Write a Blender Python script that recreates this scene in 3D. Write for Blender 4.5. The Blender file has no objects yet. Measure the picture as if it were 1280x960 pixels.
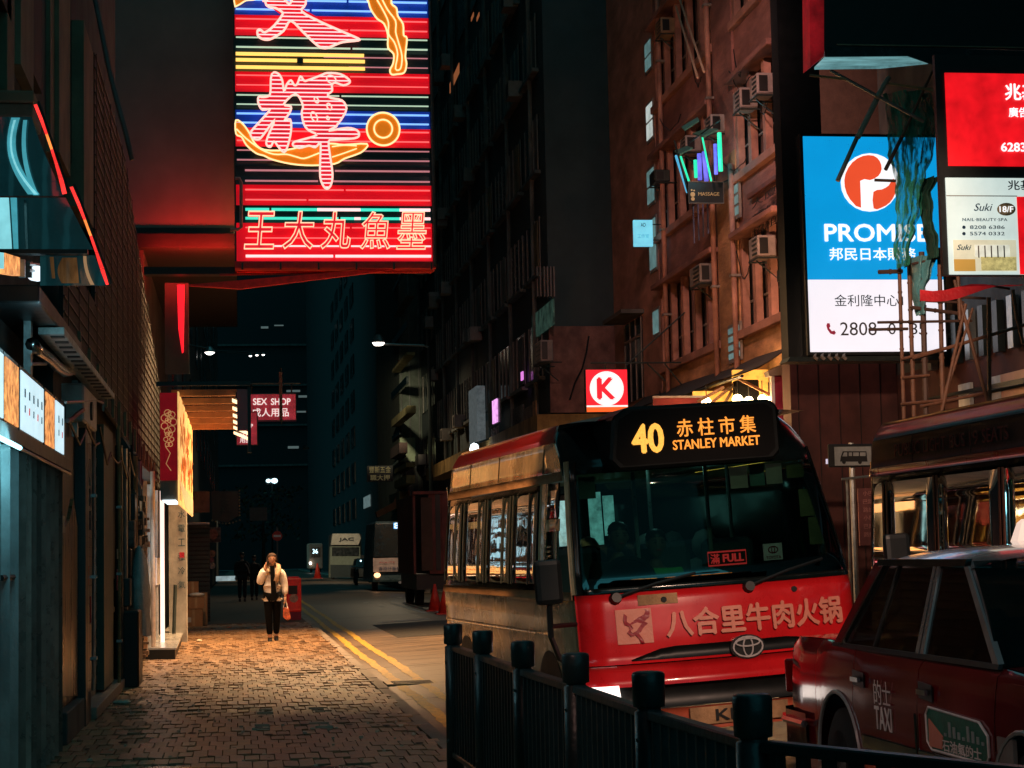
import bpy, bmesh, math, random
from mathutils import Vector, Matrix
random.seed(7)
R = math.radians
SC = bpy.context.scene
COL = SC.collection

# ------------------------------------------------------------------ camera, world, exposure, lamps
F_PX = 2400.0
CAM = Vector((0, 0, 1.55))
_y, _p, _r = R(8.1378), R(5.0677), R(1.2)
FW = Vector((math.sin(_y) * math.cos(_p), math.cos(_y) * math.cos(_p), math.sin(_p)))
_r0 = Vector((math.cos(_y), -math.sin(_y), 0)); _u0 = _r0.cross(FW)
RT = _r0 * math.cos(_r) - _u0 * math.sin(_r)
UP = _u0 * math.cos(_r) + _r0 * math.sin(_r)
cam_d = bpy.data.cameras.new('camera'); cam = bpy.data.objects.new('camera', cam_d); COL.objects.link(cam)
cam.matrix_world = Matrix(((RT.x, UP.x, -FW.x, CAM.x), (RT.y, UP.y, -FW.y, CAM.y), (RT.z, UP.z, -FW.z, CAM.z), (0, 0, 0, 1)))
cam_d.sensor_width = 36; cam_d.lens = F_PX / 1280 * 36; cam_d.clip_end = 2000; cam_d.clip_start = 0.1
SC.camera = cam
W = bpy.data.worlds.new('World'); SC.world = W; W.use_nodes = True
bg = W.node_tree.nodes['Background']
bg.inputs[0].default_value = (0.10, 0.62, 0.72, 1); bg.inputs[1].default_value = 0.30
SC.view_settings.view_transform = 'Standard'; SC.view_settings.look = 'None'
SC.view_settings.exposure = 0; SC.view_settings.gamma = 1
SC.render.engine = 'CYCLES'
SC.cycles.use_denoising = True
SC.cycles.max_bounces = 5; SC.cycles.diffuse_bounces = 2; SC.cycles.glossy_bounces = 3
SC.cycles.transparent_max_bounces = 12
SC.cycles.sample_clamp_indirect = 3.0
SC.cycles.caustics_reflective = False; SC.cycles.caustics_refractive = False

def ray(u, v):
    return (FW + RT * ((u - 640) / F_PX) - UP * ((v - 480) / F_PX))
def onX(u, v, X):
    d = ray(u, v); return CAM + d * ((X - CAM.x) / d.x)
def onY(u, v, Y):
    d = ray(u, v); return CAM + d * ((Y - CAM.y) / d.y)
def onZ(u, v, Z):
    d = ray(u, v); return CAM + d * ((Z - CAM.z) / d.z)

# ------------------------------------------------------------------ materials
_mats = {}
def mat(name, col, rough=0.6, metal=0.0, var=0.25, scale=5.0, bump=0.15, emit=0.0, ecol=None, coat=0.0, spec=0.5, stretch=(1, 1, 1), rnd=0.0, island=False, streak=0.0):
    if name in _mats: return _mats[name]
    m = bpy.data.materials.new(name); m.use_nodes = True; _mats[name] = m
    nt = m.node_tree; N = nt.nodes; L = nt.links; b = N['Principled BSDF']
    tc = N.new('ShaderNodeTexCoord'); mp = N.new('ShaderNodeMapping'); mp.inputs['Scale'].default_value = stretch
    L.new(tc.outputs['Object'], mp.inputs[0])
    n = N.new('ShaderNodeTexNoise'); n.inputs['Scale'].default_value = scale; n.inputs['Detail'].default_value = 6; n.inputs['Roughness'].default_value = 0.65
    L.new(mp.outputs[0], n.inputs['Vector'])
    cr = N.new('ShaderNodeMapRange'); cr.inputs['From Min'].default_value = 0.3; cr.inputs['From Max'].default_value = 0.7
    cr.inputs['To Min'].default_value = 1 - var; cr.inputs['To Max'].default_value = 1 + var
    L.new(n.outputs[0], cr.inputs['Value'])
    fac = cr.outputs[0]
    if rnd:
        oi = N.new('ShaderNodeObjectInfo'); src = oi.outputs['Random']
        if island:
            g = N.new('ShaderNodeNewGeometry'); ad = N.new('ShaderNodeMath'); ad.operation = 'ADD'; L.new(g.outputs['Random Per Island'], ad.inputs[0]); L.new(src, ad.inputs[1])
            fr = N.new('ShaderNodeMath'); fr.operation = 'FRACT'; L.new(ad.outputs[0], fr.inputs[0]); src = fr.outputs[0]
        mr = N.new('ShaderNodeMapRange'); mr.inputs['To Min'].default_value = 1 - rnd; mr.inputs['To Max'].default_value = 1 + rnd
        L.new(src, mr.inputs['Value']); mu = N.new('ShaderNodeMath'); mu.operation = 'MULTIPLY'; L.new(fac, mu.inputs[0]); L.new(mr.outputs[0], mu.inputs[1]); fac = mu.outputs[0]
    if streak:
        mp2 = N.new('ShaderNodeMapping'); mp2.inputs['Scale'].default_value = (1.6 * stretch[0], 1.6 * stretch[1], 1.1 * stretch[2]); L.new(tc.outputs['Object'], mp2.inputs[0])
        n2 = N.new('ShaderNodeTexNoise'); n2.inputs['Scale'].default_value = 1.3; n2.inputs['Detail'].default_value = 5; L.new(mp2.outputs[0], n2.inputs['Vector'])
        mr = N.new('ShaderNodeMapRange'); mr.inputs['From Min'].default_value = 0.38; mr.inputs['From Max'].default_value = 0.62
        mr.inputs['To Min'].default_value = 1 - streak * .75; mr.inputs['To Max'].default_value = 1.0 + streak * 0.25
        L.new(n2.outputs[0], mr.inputs['Value']); mu = N.new('ShaderNodeMath'); mu.operation = 'MULTIPLY'; L.new(fac, mu.inputs[0]); L.new(mr.outputs[0], mu.inputs[1]); fac = mu.outputs[0]
    mx = N.new('ShaderNodeVectorMath'); mx.operation = 'SCALE'; mx.inputs[0].default_value = col[:3]; L.new(fac, mx.inputs['Scale'])
    L.new(mx.outputs[0], b.inputs['Base Color'])
    rr = N.new('ShaderNodeMapRange'); rr.inputs['To Min'].default_value = max(0.02, rough - 0.15); rr.inputs['To Max'].default_value = min(1, rough + 0.15)
    L.new(n.outputs[0], rr.inputs['Value']); L.new(rr.outputs[0], b.inputs['Roughness'])
    b.inputs['Metallic'].default_value = metal; b.inputs['Specular IOR Level'].default_value = spec
    b.inputs['Coat Weight'].default_value = coat; b.inputs['Coat Roughness'].default_value = 0.08
    if bump:
        bp = N.new('ShaderNodeBump'); bp.inputs['Strength'].default_value = bump; bp.inputs['Distance'].default_value = 0.02
        n3 = N.new('ShaderNodeTexNoise'); n3.inputs['Scale'].default_value = scale * 6; n3.inputs['Detail'].default_value = 4; L.new(mp.outputs[0], n3.inputs['Vector'])
        L.new(n3.outputs[0], bp.inputs['Height']); L.new(bp.outputs[0], b.inputs['Normal'])
    if emit:
        if ecol is None: ecol = col
        me = N.new('ShaderNodeVectorMath'); me.operation = 'SCALE'; me.inputs[0].default_value = ecol[:3]; L.new(cr.outputs[0], me.inputs['Scale'])
        L.new(me.outputs[0], b.inputs['Emission Color']); b.inputs['Emission Strength'].default_value = emit
    return m
def lit(name, col, s, var=0.06, scale=3.0):
    return mat(name, tuple(c * 0.5 for c in col), 0.5, emit=s, ecol=col, var=var, bump=0, scale=scale)
def glass(name, tint=(0.6, 0.75, 0.75), refl=1.0, see=0.6, wob=0.0, spread=0.0):
    if name in _mats: return _mats[name]
    m = bpy.data.materials.new(name); m.use_nodes = True; _mats[name] = m
    nt = m.node_tree; N = nt.nodes; L = nt.links
    N.remove(N['Principled BSDF']); out = N['Material Output']
    gl = N.new('ShaderNodeBsdfGlossy'); gl.inputs['Roughness'].default_value = 0.03; gl.inputs['Color'].default_value = (refl, refl, refl, 1)
    tr = N.new('ShaderNodeBsdfTransparent'); tr.inputs['Color'].default_value = tuple(t * see for t in tint) + (1,)
    fr = N.new('ShaderNodeFresnel'); fr.inputs['IOR'].default_value = 1.5 + spread
    mx = N.new('ShaderNodeMixShader'); L.new(fr.outputs[0], mx.inputs[0]); L.new(tr.outputs[0], mx.inputs[1]); L.new(gl.outputs[0], mx.inputs[2]); L.new(mx.outputs[0], out.inputs[0])
    if wob:
        n = N.new('ShaderNodeTexNoise'); n.inputs['Scale'].default_value = 2.5; tc = N.new('ShaderNodeTexCoord'); L.new(tc.outputs['Object'], n.inputs[0])
        bp = N.new('ShaderNodeBump'); bp.inputs['Strength'].default_value = wob; bp.inputs['Distance'].default_value = 0.05; L.new(n.outputs[0], bp.inputs['Height'])
        L.new(bp.outputs[0], gl.inputs['Normal']); L.new(bp.outputs[0], fr.inputs['Normal'])
    return m

# ------------------------------------------------------------------ object helpers
WM = {}
def tag(o, label=None, cat=None, group=None, kind=None):
    if label: o['label'] = label
    if cat: o['category'] = cat
    if group: o['group'] = group
    if kind: o['kind'] = kind
    return o
def empty(name, loc, label=None, cat=None, group=None, rot=(0, 0, 0), parent=None):
    o = bpy.data.objects.new(name, None); COL.objects.link(o); o.empty_display_size = 0.2
    o.location = loc; o.rotation_euler = rot
    from mathutils import Euler
    WM[o] = Matrix.Translation(Vector(loc)) @ Euler(rot).to_matrix().to_4x4()
    return tag(o, label, cat, group)
def link_mesh(name, me, m, parent=None, mw=Matrix()):
    if m is not None: me.materials.append(m)
    o = bpy.data.objects.new(name, me); COL.objects.link(o)
    o.matrix_world = mw
    if parent is not None: o.parent = parent
    WM[o] = (WM.get(parent, Matrix()) @ mw) if parent is not None else mw
    return o
class MB:
    def __init__(s): s.v = []; s.f = []
    def add(s, vs, fs):
        n = len(s.v); s.v += [Vector(v) for v in vs]; s.f += [tuple(i + n for i in f) for f in fs]; return s
    def box(s, x0, x1, y0, y1, z0, z1):
        return s.hexa([(x0, y0, z0), (x1, y0, z0), (x1, y1, z0), (x0, y1, z0), (x0, y0, z1), (x1, y0, z1), (x1, y1, z1), (x0, y1, z1)])
    def hexa(s, p):
        return s.add(p, [(3, 2, 1, 0), (4, 5, 6, 7), (0, 1, 5, 4), (1, 2, 6, 5), (2, 3, 7, 6), (3, 0, 4, 7)])
    def bar(s, p, q, r, n=6, r2=None):
        return s.tube([p, q], r, n, r2=r2)
    def tube(s, path, r, n=6, closed=False, r2=None):
        P = [Vector(p) for p in path]; m = len(P)
        if m < 2: return s
        up = None; rings = []
        for i in range(m):
            a = P[(i - 1) % m] if (closed or i > 0) else P[i]; b = P[(i + 1) % m] if (closed or i < m - 1) else P[i]
            t = (b - a)
            if t.length < 1e-9: t = Vector((0, 0, 1))
            t.normalize()
            if up is None: up = Vector((0, 0, 1)) if abs(t.z) < 0.9 else Vector((1, 0, 0))
            x = t.cross(up)
            if x.length < 1e-6: x = t.orthogonal()
            x.normalize(); y = x.cross(t); up = y
            rr = r if r2 is None else r + (r2 - r) * i / (m - 1)
            rings.append([P[i] + (x * math.cos(2 * math.pi * k / n) + y * math.sin(2 * math.pi * k / n)) * rr for k in range(n)])
        vs = [v for ring in rings for v in ring]; fs = []
        for i in range(m if closed else m - 1):
            j = (i + 1) % m
            for k in range(n): fs.append((i * n + k, i * n + (k + 1) % n, j * n + (k + 1) % n, j * n + k))
        if not closed: fs += [tuple(range(n))[::-1], tuple((m - 1) * n + k for k in range(n))]
        return s.add(vs, fs)
    def prism(s, pts, d):
        """closed polygon of 3-D points pushed along vector d"""
        d = Vector(d); n = len(pts); pts = [Vector(p) for p in pts]
        nn = Vector((0, 0, 0))
        for i in range(n): nn += pts[i].cross(pts[(i + 1) % n])
        if nn.dot(d) > 0: pts = pts[::-1]
        fs = [tuple(range(n)), tuple(range(n, 2 * n))[::-1]] + [((i + 1) % n, i, n + i, n + (i + 1) % n) for i in range(n)]
        return s.add(pts + [p + d for p in pts], fs)
    def grid(s, rows, thick=None):
        nr = len(rows); nc = len(rows[0])
        vs = [p for r in rows for p in r]
        fs = [(i * nc + j, i * nc + j + 1, (i + 1) * nc + j + 1, (i + 1) * nc + j) for i in range(nr - 1) for j in range(nc - 1)]
        return s.add(vs, fs)
    def lathe(s, prof, c, axis=(0, 0, 1), n=16):
        ax = Vector(axis).normalized(); x = ax.orthogonal().normalized(); y = ax.cross(x); c = Vector(c)
        vs = []; m = len(prof)
        for r, h in prof:
            for k in range(n):
                a = 2 * math.pi * k / n; vs.append(c + ax * h + (x * math.cos(a) + y * math.sin(a)) * r)
        fs = [(i * n + k, i * n + (k + 1) % n, (i + 1) * n + (k + 1) % n, (i + 1) * n + k) for i in range(m - 1) for k in range(n)]
        fs += [tuple(range(n))[::-1], tuple((m - 1) * n + k for k in range(n))]
        return s.add(vs, fs)
    def sphere(s, c, r, n=10, sc=(1, 1, 1)):
        c = Vector(c); prof = []
        vs = []; m = n // 2
        for i in range(1, m):
            th = math.pi * i / m
            for k in range(n):
                a = 2 * math.pi * k / n
                vs.append(c + Vector((math.sin(th) * math.cos(a) * r * sc[0], math.sin(th) * math.sin(a) * r * sc[1], math.cos(th) * r * sc[2])))
        t = len(vs); vs += [c + Vector((0, 0, r * sc[2])), c - Vector((0, 0, r * sc[2]))]
        fs = [(i * n + k, (i + 1) * n + k, (i + 1) * n + (k + 1) % n, i * n + (k + 1) % n) for i in range(m - 2) for k in range(n)]
        fs += [(t, k, (k + 1) % n) for k in range(n)] + [(t + 1, (m - 2) * n + (k + 1) % n, (m - 2) * n + k) for k in range(n)]
        return s.add(vs, fs)
    def build(s, name, m, parent=None, local=False, bevel=0.0, smooth=False, label=None, cat=None, group=None, kind=None, seg=1):
        if parent is not None and not local:
            inv = WM[parent].inverted(); vs = [inv @ v for v in s.v]; mw = Matrix()
        elif parent is None:
            xs = [v.x for v in s.v]; ys = [v.y for v in s.v]; zs = [v.z for v in s.v]
            o0 = Vector(((min(xs) + max(xs)) / 2, (min(ys) + max(ys)) / 2, min(zs))); vs = [v - o0 for v in s.v]; mw = Matrix.Translation(o0)
        else: vs = s.v; mw = Matrix()
        me = bpy.data.meshes.new(name); me.from_pydata([tuple(v) for v in vs], [], s.f)
        if bevel:
            bm = bmesh.new(); bm.from_mesh(me)
            es = [e for e in bm.edges if len(e.link_faces) == 2 and e.calc_face_angle(0) > 0.5]
            try: bmesh.ops.bevel(bm, geom=es, offset=bevel, segments=seg, affect='EDGES', profile=0.6)
            except Exception: pass
            bm.to_mesh(me); bm.free()
        if smooth:
            for p in me.polygons: p.use_smooth = True
        o = link_mesh(name, me, m, parent, mw)
        return tag(o, label, cat, group, kind)
def box(name, m, x0, x1, y0, y1, z0, z1, parent=None, **k):
    return MB().box(x0, x1, y0, y1, z0, z1).build(name, m, parent, **k)
def bars(name, m, segs, r, parent=None, n=6, **k):
    b = MB()
    for p, q in segs: b.bar(p, q, r, n)
    return b.build(name, m, parent, **k)

_deps = None
def text(s, center, right, up, w, h, m, parent=None, depth=0.006, tube=0.0, bold=0.0, name='lettering', local=False, shear=0.0, spacing=1.0, plate=False, align='CENTER'):
    """letters fitted into a w x h box centred at center, lying in the plane of right and up"""
    cu = bpy.data.curves.new('t', 'FONT'); cu.body = s; cu.size = 1.0; cu.shear = shear; cu.space_character = spacing; cu.resolution_u = 3; cu.align_x = align
    if tube:
        cu.fill_mode = 'NONE'; cu.bevel_depth = tube / max(h, 1e-3) * 0.9; cu.bevel_resolution = 1; cu.offset = bold
    else:
        pass
    ob = bpy.data.objects.new('t', cu); COL.objects.link(ob)
    dg = bpy.context.evaluated_depsgraph_get(); me = bpy.data.meshes.new_from_object(ob.evaluated_get(dg))
    bpy.data.objects.remove(ob); bpy.data.curves.remove(cu)
    vs = [Vector(v.co) for v in me.vertices]
    x0 = min(v.x for v in vs); x1 = max(v.x for v in vs); y0 = min(v.y for v in vs); y1 = max(v.y for v in vs)
    right = Vector(right).normalized(); up = Vector(up).normalized(); nrm = right.cross(up)
    sx = w / (x1 - x0) if w else h / (y1 - y0); sy = h / (y1 - y0) if h else sx
    fs = [tuple(p.vertices) for p in me.polygons]; bpy.data.meshes.remove(me)
    out = [Vector(center) + right * ((v.x - (x0 + x1) / 2) * sx) + up * ((v.y - (y0 + y1) / 2) * sy) + nrm * ((v.z * (sx + sy) / 2) if tube else 0) for v in vs]
    b = MB()
    if tube: b.add(out, fs)
    else:
        n = len(out)
        # side walls on the open edges
        from collections import Counter
        ed = Counter(); 
        for f in fs:
            for i in range(len(f)): ed[(f[i], f[(i + 1) % len(f)])] += 1
        side = [(a, b2) for (a, b2) in ed if (b2, a) not in ed]
        e = bold * (sy + sx) / 2; k = 0
        for ox, oy in ([(0, 0)] if not bold else [(0, 0), (e, 0), (-e, 0), (0, e), (0, -e)]):
            sh = right * ox + up * oy; o2 = [v + sh for v in out]; front = [v + nrm * (depth + k * .0006) for v in o2]; k += 1
            b.add(front + o2, list(fs) + [(b2, a, a + n, b2 + n) for a, b2 in side])
    return b.build(name, m, parent, local=local)

def catmull(pts, closed=True, sub=3):
    n = len(pts); out = []
    rng = range(n) if closed else range(n - 1)
    for i in rng:
        p0 = pts[(i - 1) % n] if closed or i > 0 else pts[i]; p1 = pts[i]; p2 = pts[(i + 1) % n]; p3 = pts[(i + 2) % n] if closed or i < n - 2 else pts[i + 1]
        for k in range(sub):
            t = k / sub
            out.append(tuple(0.5 * ((2 * p1[d]) + (-p0[d] + p2[d]) * t + (2 * p0[d] - 5 * p1[d] + 4 * p2[d] - p3[d]) * t * t + (-p0[d] + 3 * p1[d] - 3 * p2[d] + p3[d]) * t ** 3) for d in (0, 1)))
    if not closed: out.append(pts[-1])
    return out
def spot(name, loc, target, power, col, angle=60, blend=0.5, size=0.08, parent=None):
    l = bpy.data.lights.new(name, 'SPOT'); l.energy = power; l.color = col; l.spot_size = R(angle); l.spot_blend = blend; l.shadow_soft_size = size
    o = bpy.data.objects.new(name, l); COL.objects.link(o)
    d = (Vector(target) - Vector(loc)).normalized()
    o.matrix_world = Matrix.Translation(Vector(loc)) @ d.to_track_quat('-Z', 'Y').to_matrix().to_4x4()
    return o
def point(name, loc, power, col, size=0.05):
    l = bpy.data.lights.new(name, 'POINT'); l.energy = power; l.color = col; l.shadow_soft_size = size
    o = bpy.data.objects.new(name, l); COL.objects.link(o); o.location = loc; return o
X_, Y_, Z_ = Vector((1, 0, 0)), Vector((0, 1, 0)), Vector((0, 0, 1))

# shared materials
m_dark = mat('dark_painted_steel', (0.035, 0.05, 0.05), 0.4, 0.3)
m_black = mat('black_plastic', (0.008, 0.010, 0.011), 0.45, bump=0.02)
m_rubber = mat('tyre_rubber', (0.02, 0.02, 0.02), 0.8)
m_steel = mat('galvanised_steel', (0.35, 0.38, 0.38), 0.35, 0.7, scale=9)
m_chrome = mat('chrome', (0.75, 0.75, 0.75), 0.12, 1.0, var=0.1, bump=0.02)
m_conc = mat('grey_concrete', (0.16, 0.17, 0.16), 0.85, scale=1.5, streak=0.5)
m_dkconc = mat('dark_stained_concrete', (0.09, 0.095, 0.09), 0.85, scale=1.2, streak=0.5)
m_terra = mat('terracotta_render', (0.30, 0.145, 0.12), 0.85, var=0.3, scale=3.5, bump=0.5, streak=0.5, stretch=(1, .28, 1))
m_terra2 = mat('ochre_render', (0.46, 0.26, 0.13), 0.85, var=0.45, scale=4, bump=0.7, streak=0.5, stretch=(1, .28, 1))
m_wind = mat('dark_window_glass', (0.012, 0.02, 0.022), 0.12, var=0.5, bump=0.05, spec=0.8)
m_white = mat('white_paint', (0.75, 0.75, 0.72), 0.45)
m_whiteletter = mat('white_letter_vinyl', (0.7, 0.68, 0.64), 0.5, bump=0)
m_cream = mat('cream_bus_paint', (0.62, 0.47, 0.28), 0.25, var=0.3, scale=3.0, bump=0.12, coat=0.7, streak=0.7)
m_red = mat('red_gloss_paint', (0.62, 0.012, 0.015), 0.3, var=0.15, scale=2, bump=0.05, coat=0.7)
m_skin = mat('skin', (0.55, 0.30, 0.20), 0.5, var=0.1, bump=0.02)
# ================================================================== THE GROUND
def road_z(x):
    if x < 4.6: return -0.12 + 0.045 * (x - 1.75)
    if x < 5.8: return 0.008
    return 0.008 - 0.0457 * (x - 5.8)
m_road = mat('worn_concrete_road', (0.17, 0.12, 0.082), 0.42, var=0.55, scale=2.2, bump=0.6, stretch=(0.35, 1.3, 1), spec=0.5)
m_pav = mat('brick_paver', (0.33, 0.195, 0.10), 0.34, var=0.4, scale=5, bump=0.5, rnd=0.3, island=True, spec=0.7)
m_mortar = mat('dirty_paver_bed', (0.02, 0.014, 0.010), 0.8)
m_kerb = mat('granite_kerb', (0.26, 0.22, 0.18), 0.6, scale=14, var=0.35, rnd=0.2)
m_ground = mat('city_ground', (0.03, 0.03, 0.03), 0.9)
MB().add([(-400, -60, -0.25), (400, -60, -0.25), (400, 900, -0.25), (-400, 900, -0.25)], [(0, 1, 2, 3)]).build('ground', m_ground, kind='structure')
xs = [1.75, 2.4, 3.2, 4.0, 4.6, 5.2, 5.8, 6.8, 7.8, 8.6]; ys = [-10, 5, 12, 16, 20, 25, 30, 40, 60, 90, 140, 290]
MB().grid([[(x, y, road_z(x)) for x in xs] for y in ys]).build('road', m_road, kind='structure')
for y in (22.5, 29, 36, 43.5, 52):      # sawn joints across the road slabs
    MB().grid([[(x, yy, road_z(x) + 0.004) for x in xs] for yy in (y, y + 0.05)]).build('road_joint', m_mortar, kind='structure')
yy = 22.9
while yy < 46:
    x1_ = random.choice((8.5, 5.0, 4.2, 8.5)); w_ = random.uniform(.012, .03); MB().grid([[(x + 0, q + .05 * math.sin(x * 2 + yy), road_z(x) + 0.0035) for x in [2.55 + (x1_ - 2.55) * k / 12 for k in range(13)]] for q in (yy, yy + w_)]).build('road_groove', m_mortar, kind='structure')
    yy += random.uniform(.7, 1.5)
# darker asphalt repair
m_asph = mat('asphalt_patch', (0.045, 0.045, 0.045), 0.75, scale=12)
MB().grid([[(x, y, road_z(x) + 0.005) for x in (3.1, 3.9, 4.6, 5.2)] for y in (38.5, 46)]).build('asphalt_patch', m_asph, kind='structure')
MB().grid([[(x, y, road_z(x) + 0.005) for x in (4.3, 4.6, 5.5)] for y in (26.5, 31)]).build('asphalt_patch', m_asph, kind='structure')
pave = MB().box(-1.62, 1.6, -10, 290, -0.25, -0.03).build('pavement', m_mortar, kind='structure')
MB().box(8.78, 12.4, -10, 290, -0.25, 0.0).build('pavement', m_dkconc, kind='structure')
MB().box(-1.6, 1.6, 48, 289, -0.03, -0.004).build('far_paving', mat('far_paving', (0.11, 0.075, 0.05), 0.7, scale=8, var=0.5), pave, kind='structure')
# pavers: the nearest rows one by one, the others joined
PW, PL = 0.1165, 0.46
var_me = []
for k in range(4):
    me = bpy.data.meshes.new('paver'); w = PW / 2 - 0.0045; l = PL / 2 - 0.012; t = [0.004, -0.003, 0.003, -0.006][k]; q = [0.003, -0.002, -0.004, 0.001][k]
    vs = [(-w, -l, -0.045), (w, -l, -0.045), (w, l, -0.045), (-w, l, -0.045), (-w - 0, -l, -t - q), (w, -l, -t + q), (w, l, t + q), (-w, l, t - q)]
    me.from_pydata(vs, [], [(3, 2, 1, 0), (4, 5, 6, 7), (0, 1, 5, 4), (1, 2, 6, 5), (2, 3, 7, 6), (3, 0, 4, 7)]); me.materials.append(m_pav); var_me.append(me)
ip = WM[pave].inverted(); stuff = MB(); npv = 0
row = 0; y = 2.0
while y < 48:
    off = PW / 2 if row % 2 else 0
    for c in range(27):
        x = -1.55 + PW / 2 + c * PW + off
        if x > 1.6: continue
        dz = random.uniform(-0.003, 0.003) + 0.007 * math.sin(x * 1.3 + y * 0.9) + .006 * math.sin(y * 2.1)
        if 14.3 <= y < 20 and npv < 296:
            o = bpy.data.objects.new('paver', random.choice(var_me)); COL.objects.link(o); o.parent = pave
            o.location = ip @ Vector((x, y, dz)); o.rotation_euler = (0, 0, random.uniform(-.006, .006)); npv += 1
        else:
            me = random.choice(var_me); stuff.add([Vector((x, y, dz)) + v.co for v in me.vertices], [tuple(p.vertices) for p in me.polygons])
    y += PL; row += 1
stuff.build('paving_blocks', m_pav, pave, kind='stuff')
y = 2.0
kme = bpy.data.meshes.new('kerbstone'); b = MB().box(-0.065, 0.065, -0.49, 0.49, -0.2, 0.0)
kme.from_pydata([tuple(v) for v in b.v], [], b.f); kme.materials.append(m_kerb)
kerb = MB().box(1.602, 1.748, -10, 290, -0.25, -0.14).build('kerb', m_mortar, kind='structure')
ik = WM[kerb].inverted()
while y < 60:
    o = bpy.data.objects.new('kerbstone', kme); COL.objects.link(o); o.parent = kerb; o.location = ik @ Vector((1.675, y + .5, random.uniform(-.004, .003))); y += 1.0
MB().box(1.61, 1.74, 60, 290, -0.14, -0.002).build('far_kerb', m_kerb, kerb)
MB().box(8.6, 8.78, -10, 290, -0.25, 0.002).build('kerb', m_kerb, kind='structure')
# double yellow line, worn edges
m_yel = mat('worn_yellow_line_paint', (0.58, 0.36, 0.06), 0.55, var=0.35, scale=7, bump=0.3, stretch=(2, 0.6, 1))
def marking(x0, x1, y0, y1, step=0.25, jag=0.018, name='road_markings', m=None):
    n = max(2, int((y1 - y0) / step)); a = []; c = []
    ph = random.uniform(0, 6)
    for i in range(n + 1):
        y = y0 + (y1 - y0) * i / n; w = 0.014 * math.sin(y * 0.5 + ph) + 0.008 * math.sin(y * 2.7 + ph)
        a.append(x0 + w + random.uniform(-jag, jag)); c.append(x1 + w + random.uniform(-jag, jag))
    rows = [[(a[i], y0 + (y1 - y0) * i / n, road_z(a[i]) + 0.006), (c[i], y0 + (y1 - y0) * i / n, road_z(c[i]) + 0.006)] for i in range(n + 1)]
    return MB().grid(rows).build(name, m or m_yel, kind='structure')
marking(1.97, 2.10, 5, 24.9); marking(2.29, 2.42, 5, 24.9); marking(1.97, 2.10, 25.7, 110); marking(2.29, 2.42, 25.7, 110)
m_wm = mat('worn_white_line_paint', (0.5, 0.47, 0.42), 0.6, var=0.5, scale=6)
marking(4.2, 5.6, 66, 67.2, m=m_wm); marking(4.3, 6.0, 60, 60.8, m=m_wm); marking(3.4, 4.6, 47, 47.5, m=m_wm); marking(4.9, 5.05, 52, 64, m=m_wm)
marking(5.35, 5.5, 43, 56, m=m_wm); marking(4.8, 5.3, 96, 99, m=m_wm); marking(5.9, 6.1, 72, 74, m=m_wm)
# gully cover interrupting the lines
g = box('gully_frame', mat('cast_iron', (0.20, 0.16, 0.10), 0.5, 0.6, scale=20), 1.86, 2.56, 24.95, 25.65, -0.13, -0.085, kind='structure', bevel=0.006)
for i in range(6): box('gully_bar', m_black, 1.95, 2.47, 25.03 + i * 0.09, 25.07 + i * 0.09, -0.086, -0.08, g)
# inspection cover outlines in the paving
m_ic = mat('brass_cover_edge', (0.42, 0.38, 0.30), 0.45, 0.5)
for (u0, v0, u1, v1) in ((321, 884, 412, 891), (315, 903, 414, 911)):
    a = onZ(u0, v1, 0.008); c = onZ(u1, v0, 0.008)
    x0, x1, y0, y1 = a.x, c.x, a.y, c.y; t = .026; L = (x1 - x0) * .22
    cv_ = empty('inspection_cover', ((x0 + x1) / 2, (y0 + y1) / 2, 0), 'pale corner edging of a sunken cover in the paving, the one ' + ('closer to the woman' if v0 < 890 else 'farther from the woman'), 'cover')
    for bx in ((x0, x0 + L, y0, y0 + t), (x1 - L, x1, y0, y0 + t), (x0, x0 + L, y1 - t, y1), (x1 - L * 1.3, x1, y1 - t, y1), (x0, x0 + t, y0 + t + .002, y1 - t - .002), (x1 - t, x1, y0 + t + .002, y1 - t - .002)):
        box('edge_strip', m_ic, bx[0], bx[1], bx[2], bx[3], -0.01, 0.014, cv_)
# dark small litter / cement scraps
m_scrap = mat('pale_paper_scrap', (0.6, 0.52, 0.42), 0.8)
for i, (u, v, s, lab) in enumerate(((212, 814, .09, 'crumpled white paper lying beside the shop step'), (249, 802, .05, 'pale scrap of paper on the bright paving near the step'), (155, 880, .07, 'pale crumpled scrap beside the shutter sill'), (147, 880, .05, 'small brown scrap next to a paler one by the shutter sill'))):
    p = onZ(u, v, 0.0); MB().sphere(p + Vector((0, 0, .02)), s, 8, (1.2, 1, .45)).build('paper_scrap', m_scrap, label=lab, cat='litter', group='litter on the pavement')
b = MB()
for i in range(150):
    x = random.uniform(-1.3, 1.5); yy = random.uniform(14.5, 30); s = random.uniform(.006, .02)
    b.box(x - s, x + s, yy - s, yy + s, 0.0, 0.008 + s * .4)
b.build('litter_specks', m_scrap, kind='stuff')
b = MB()
for i in range(170):
    x = random.uniform(-1.4, 1.55); yy = random.uniform(14.4, 40); r = random.uniform(.015, .05)
    b.lathe([(r, 0), (r * .8, .004)], (x, yy, .003), n=8)
b.build('gum_spots', mat('dark_gum', (.03, .025, .02), .7), kind='stuff')
# cement smears, rows of pale dots at the covers
b = MB()
for u0, u1, v in ((315, 352, 860), (210, 246, 869), (318, 356, 853)):
    for k in range(9):
        p = onZ(u0 + (u1 - u0) * k / 8 + random.uniform(-1, 1), v + random.uniform(-.5, .5), 0.004); r = random.uniform(.02, .05)
        b.lathe([(r, 0), (r * .8, .006)], p, n=7)
b.build('cement_splashes', m_ic, kind='stuff')
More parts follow.
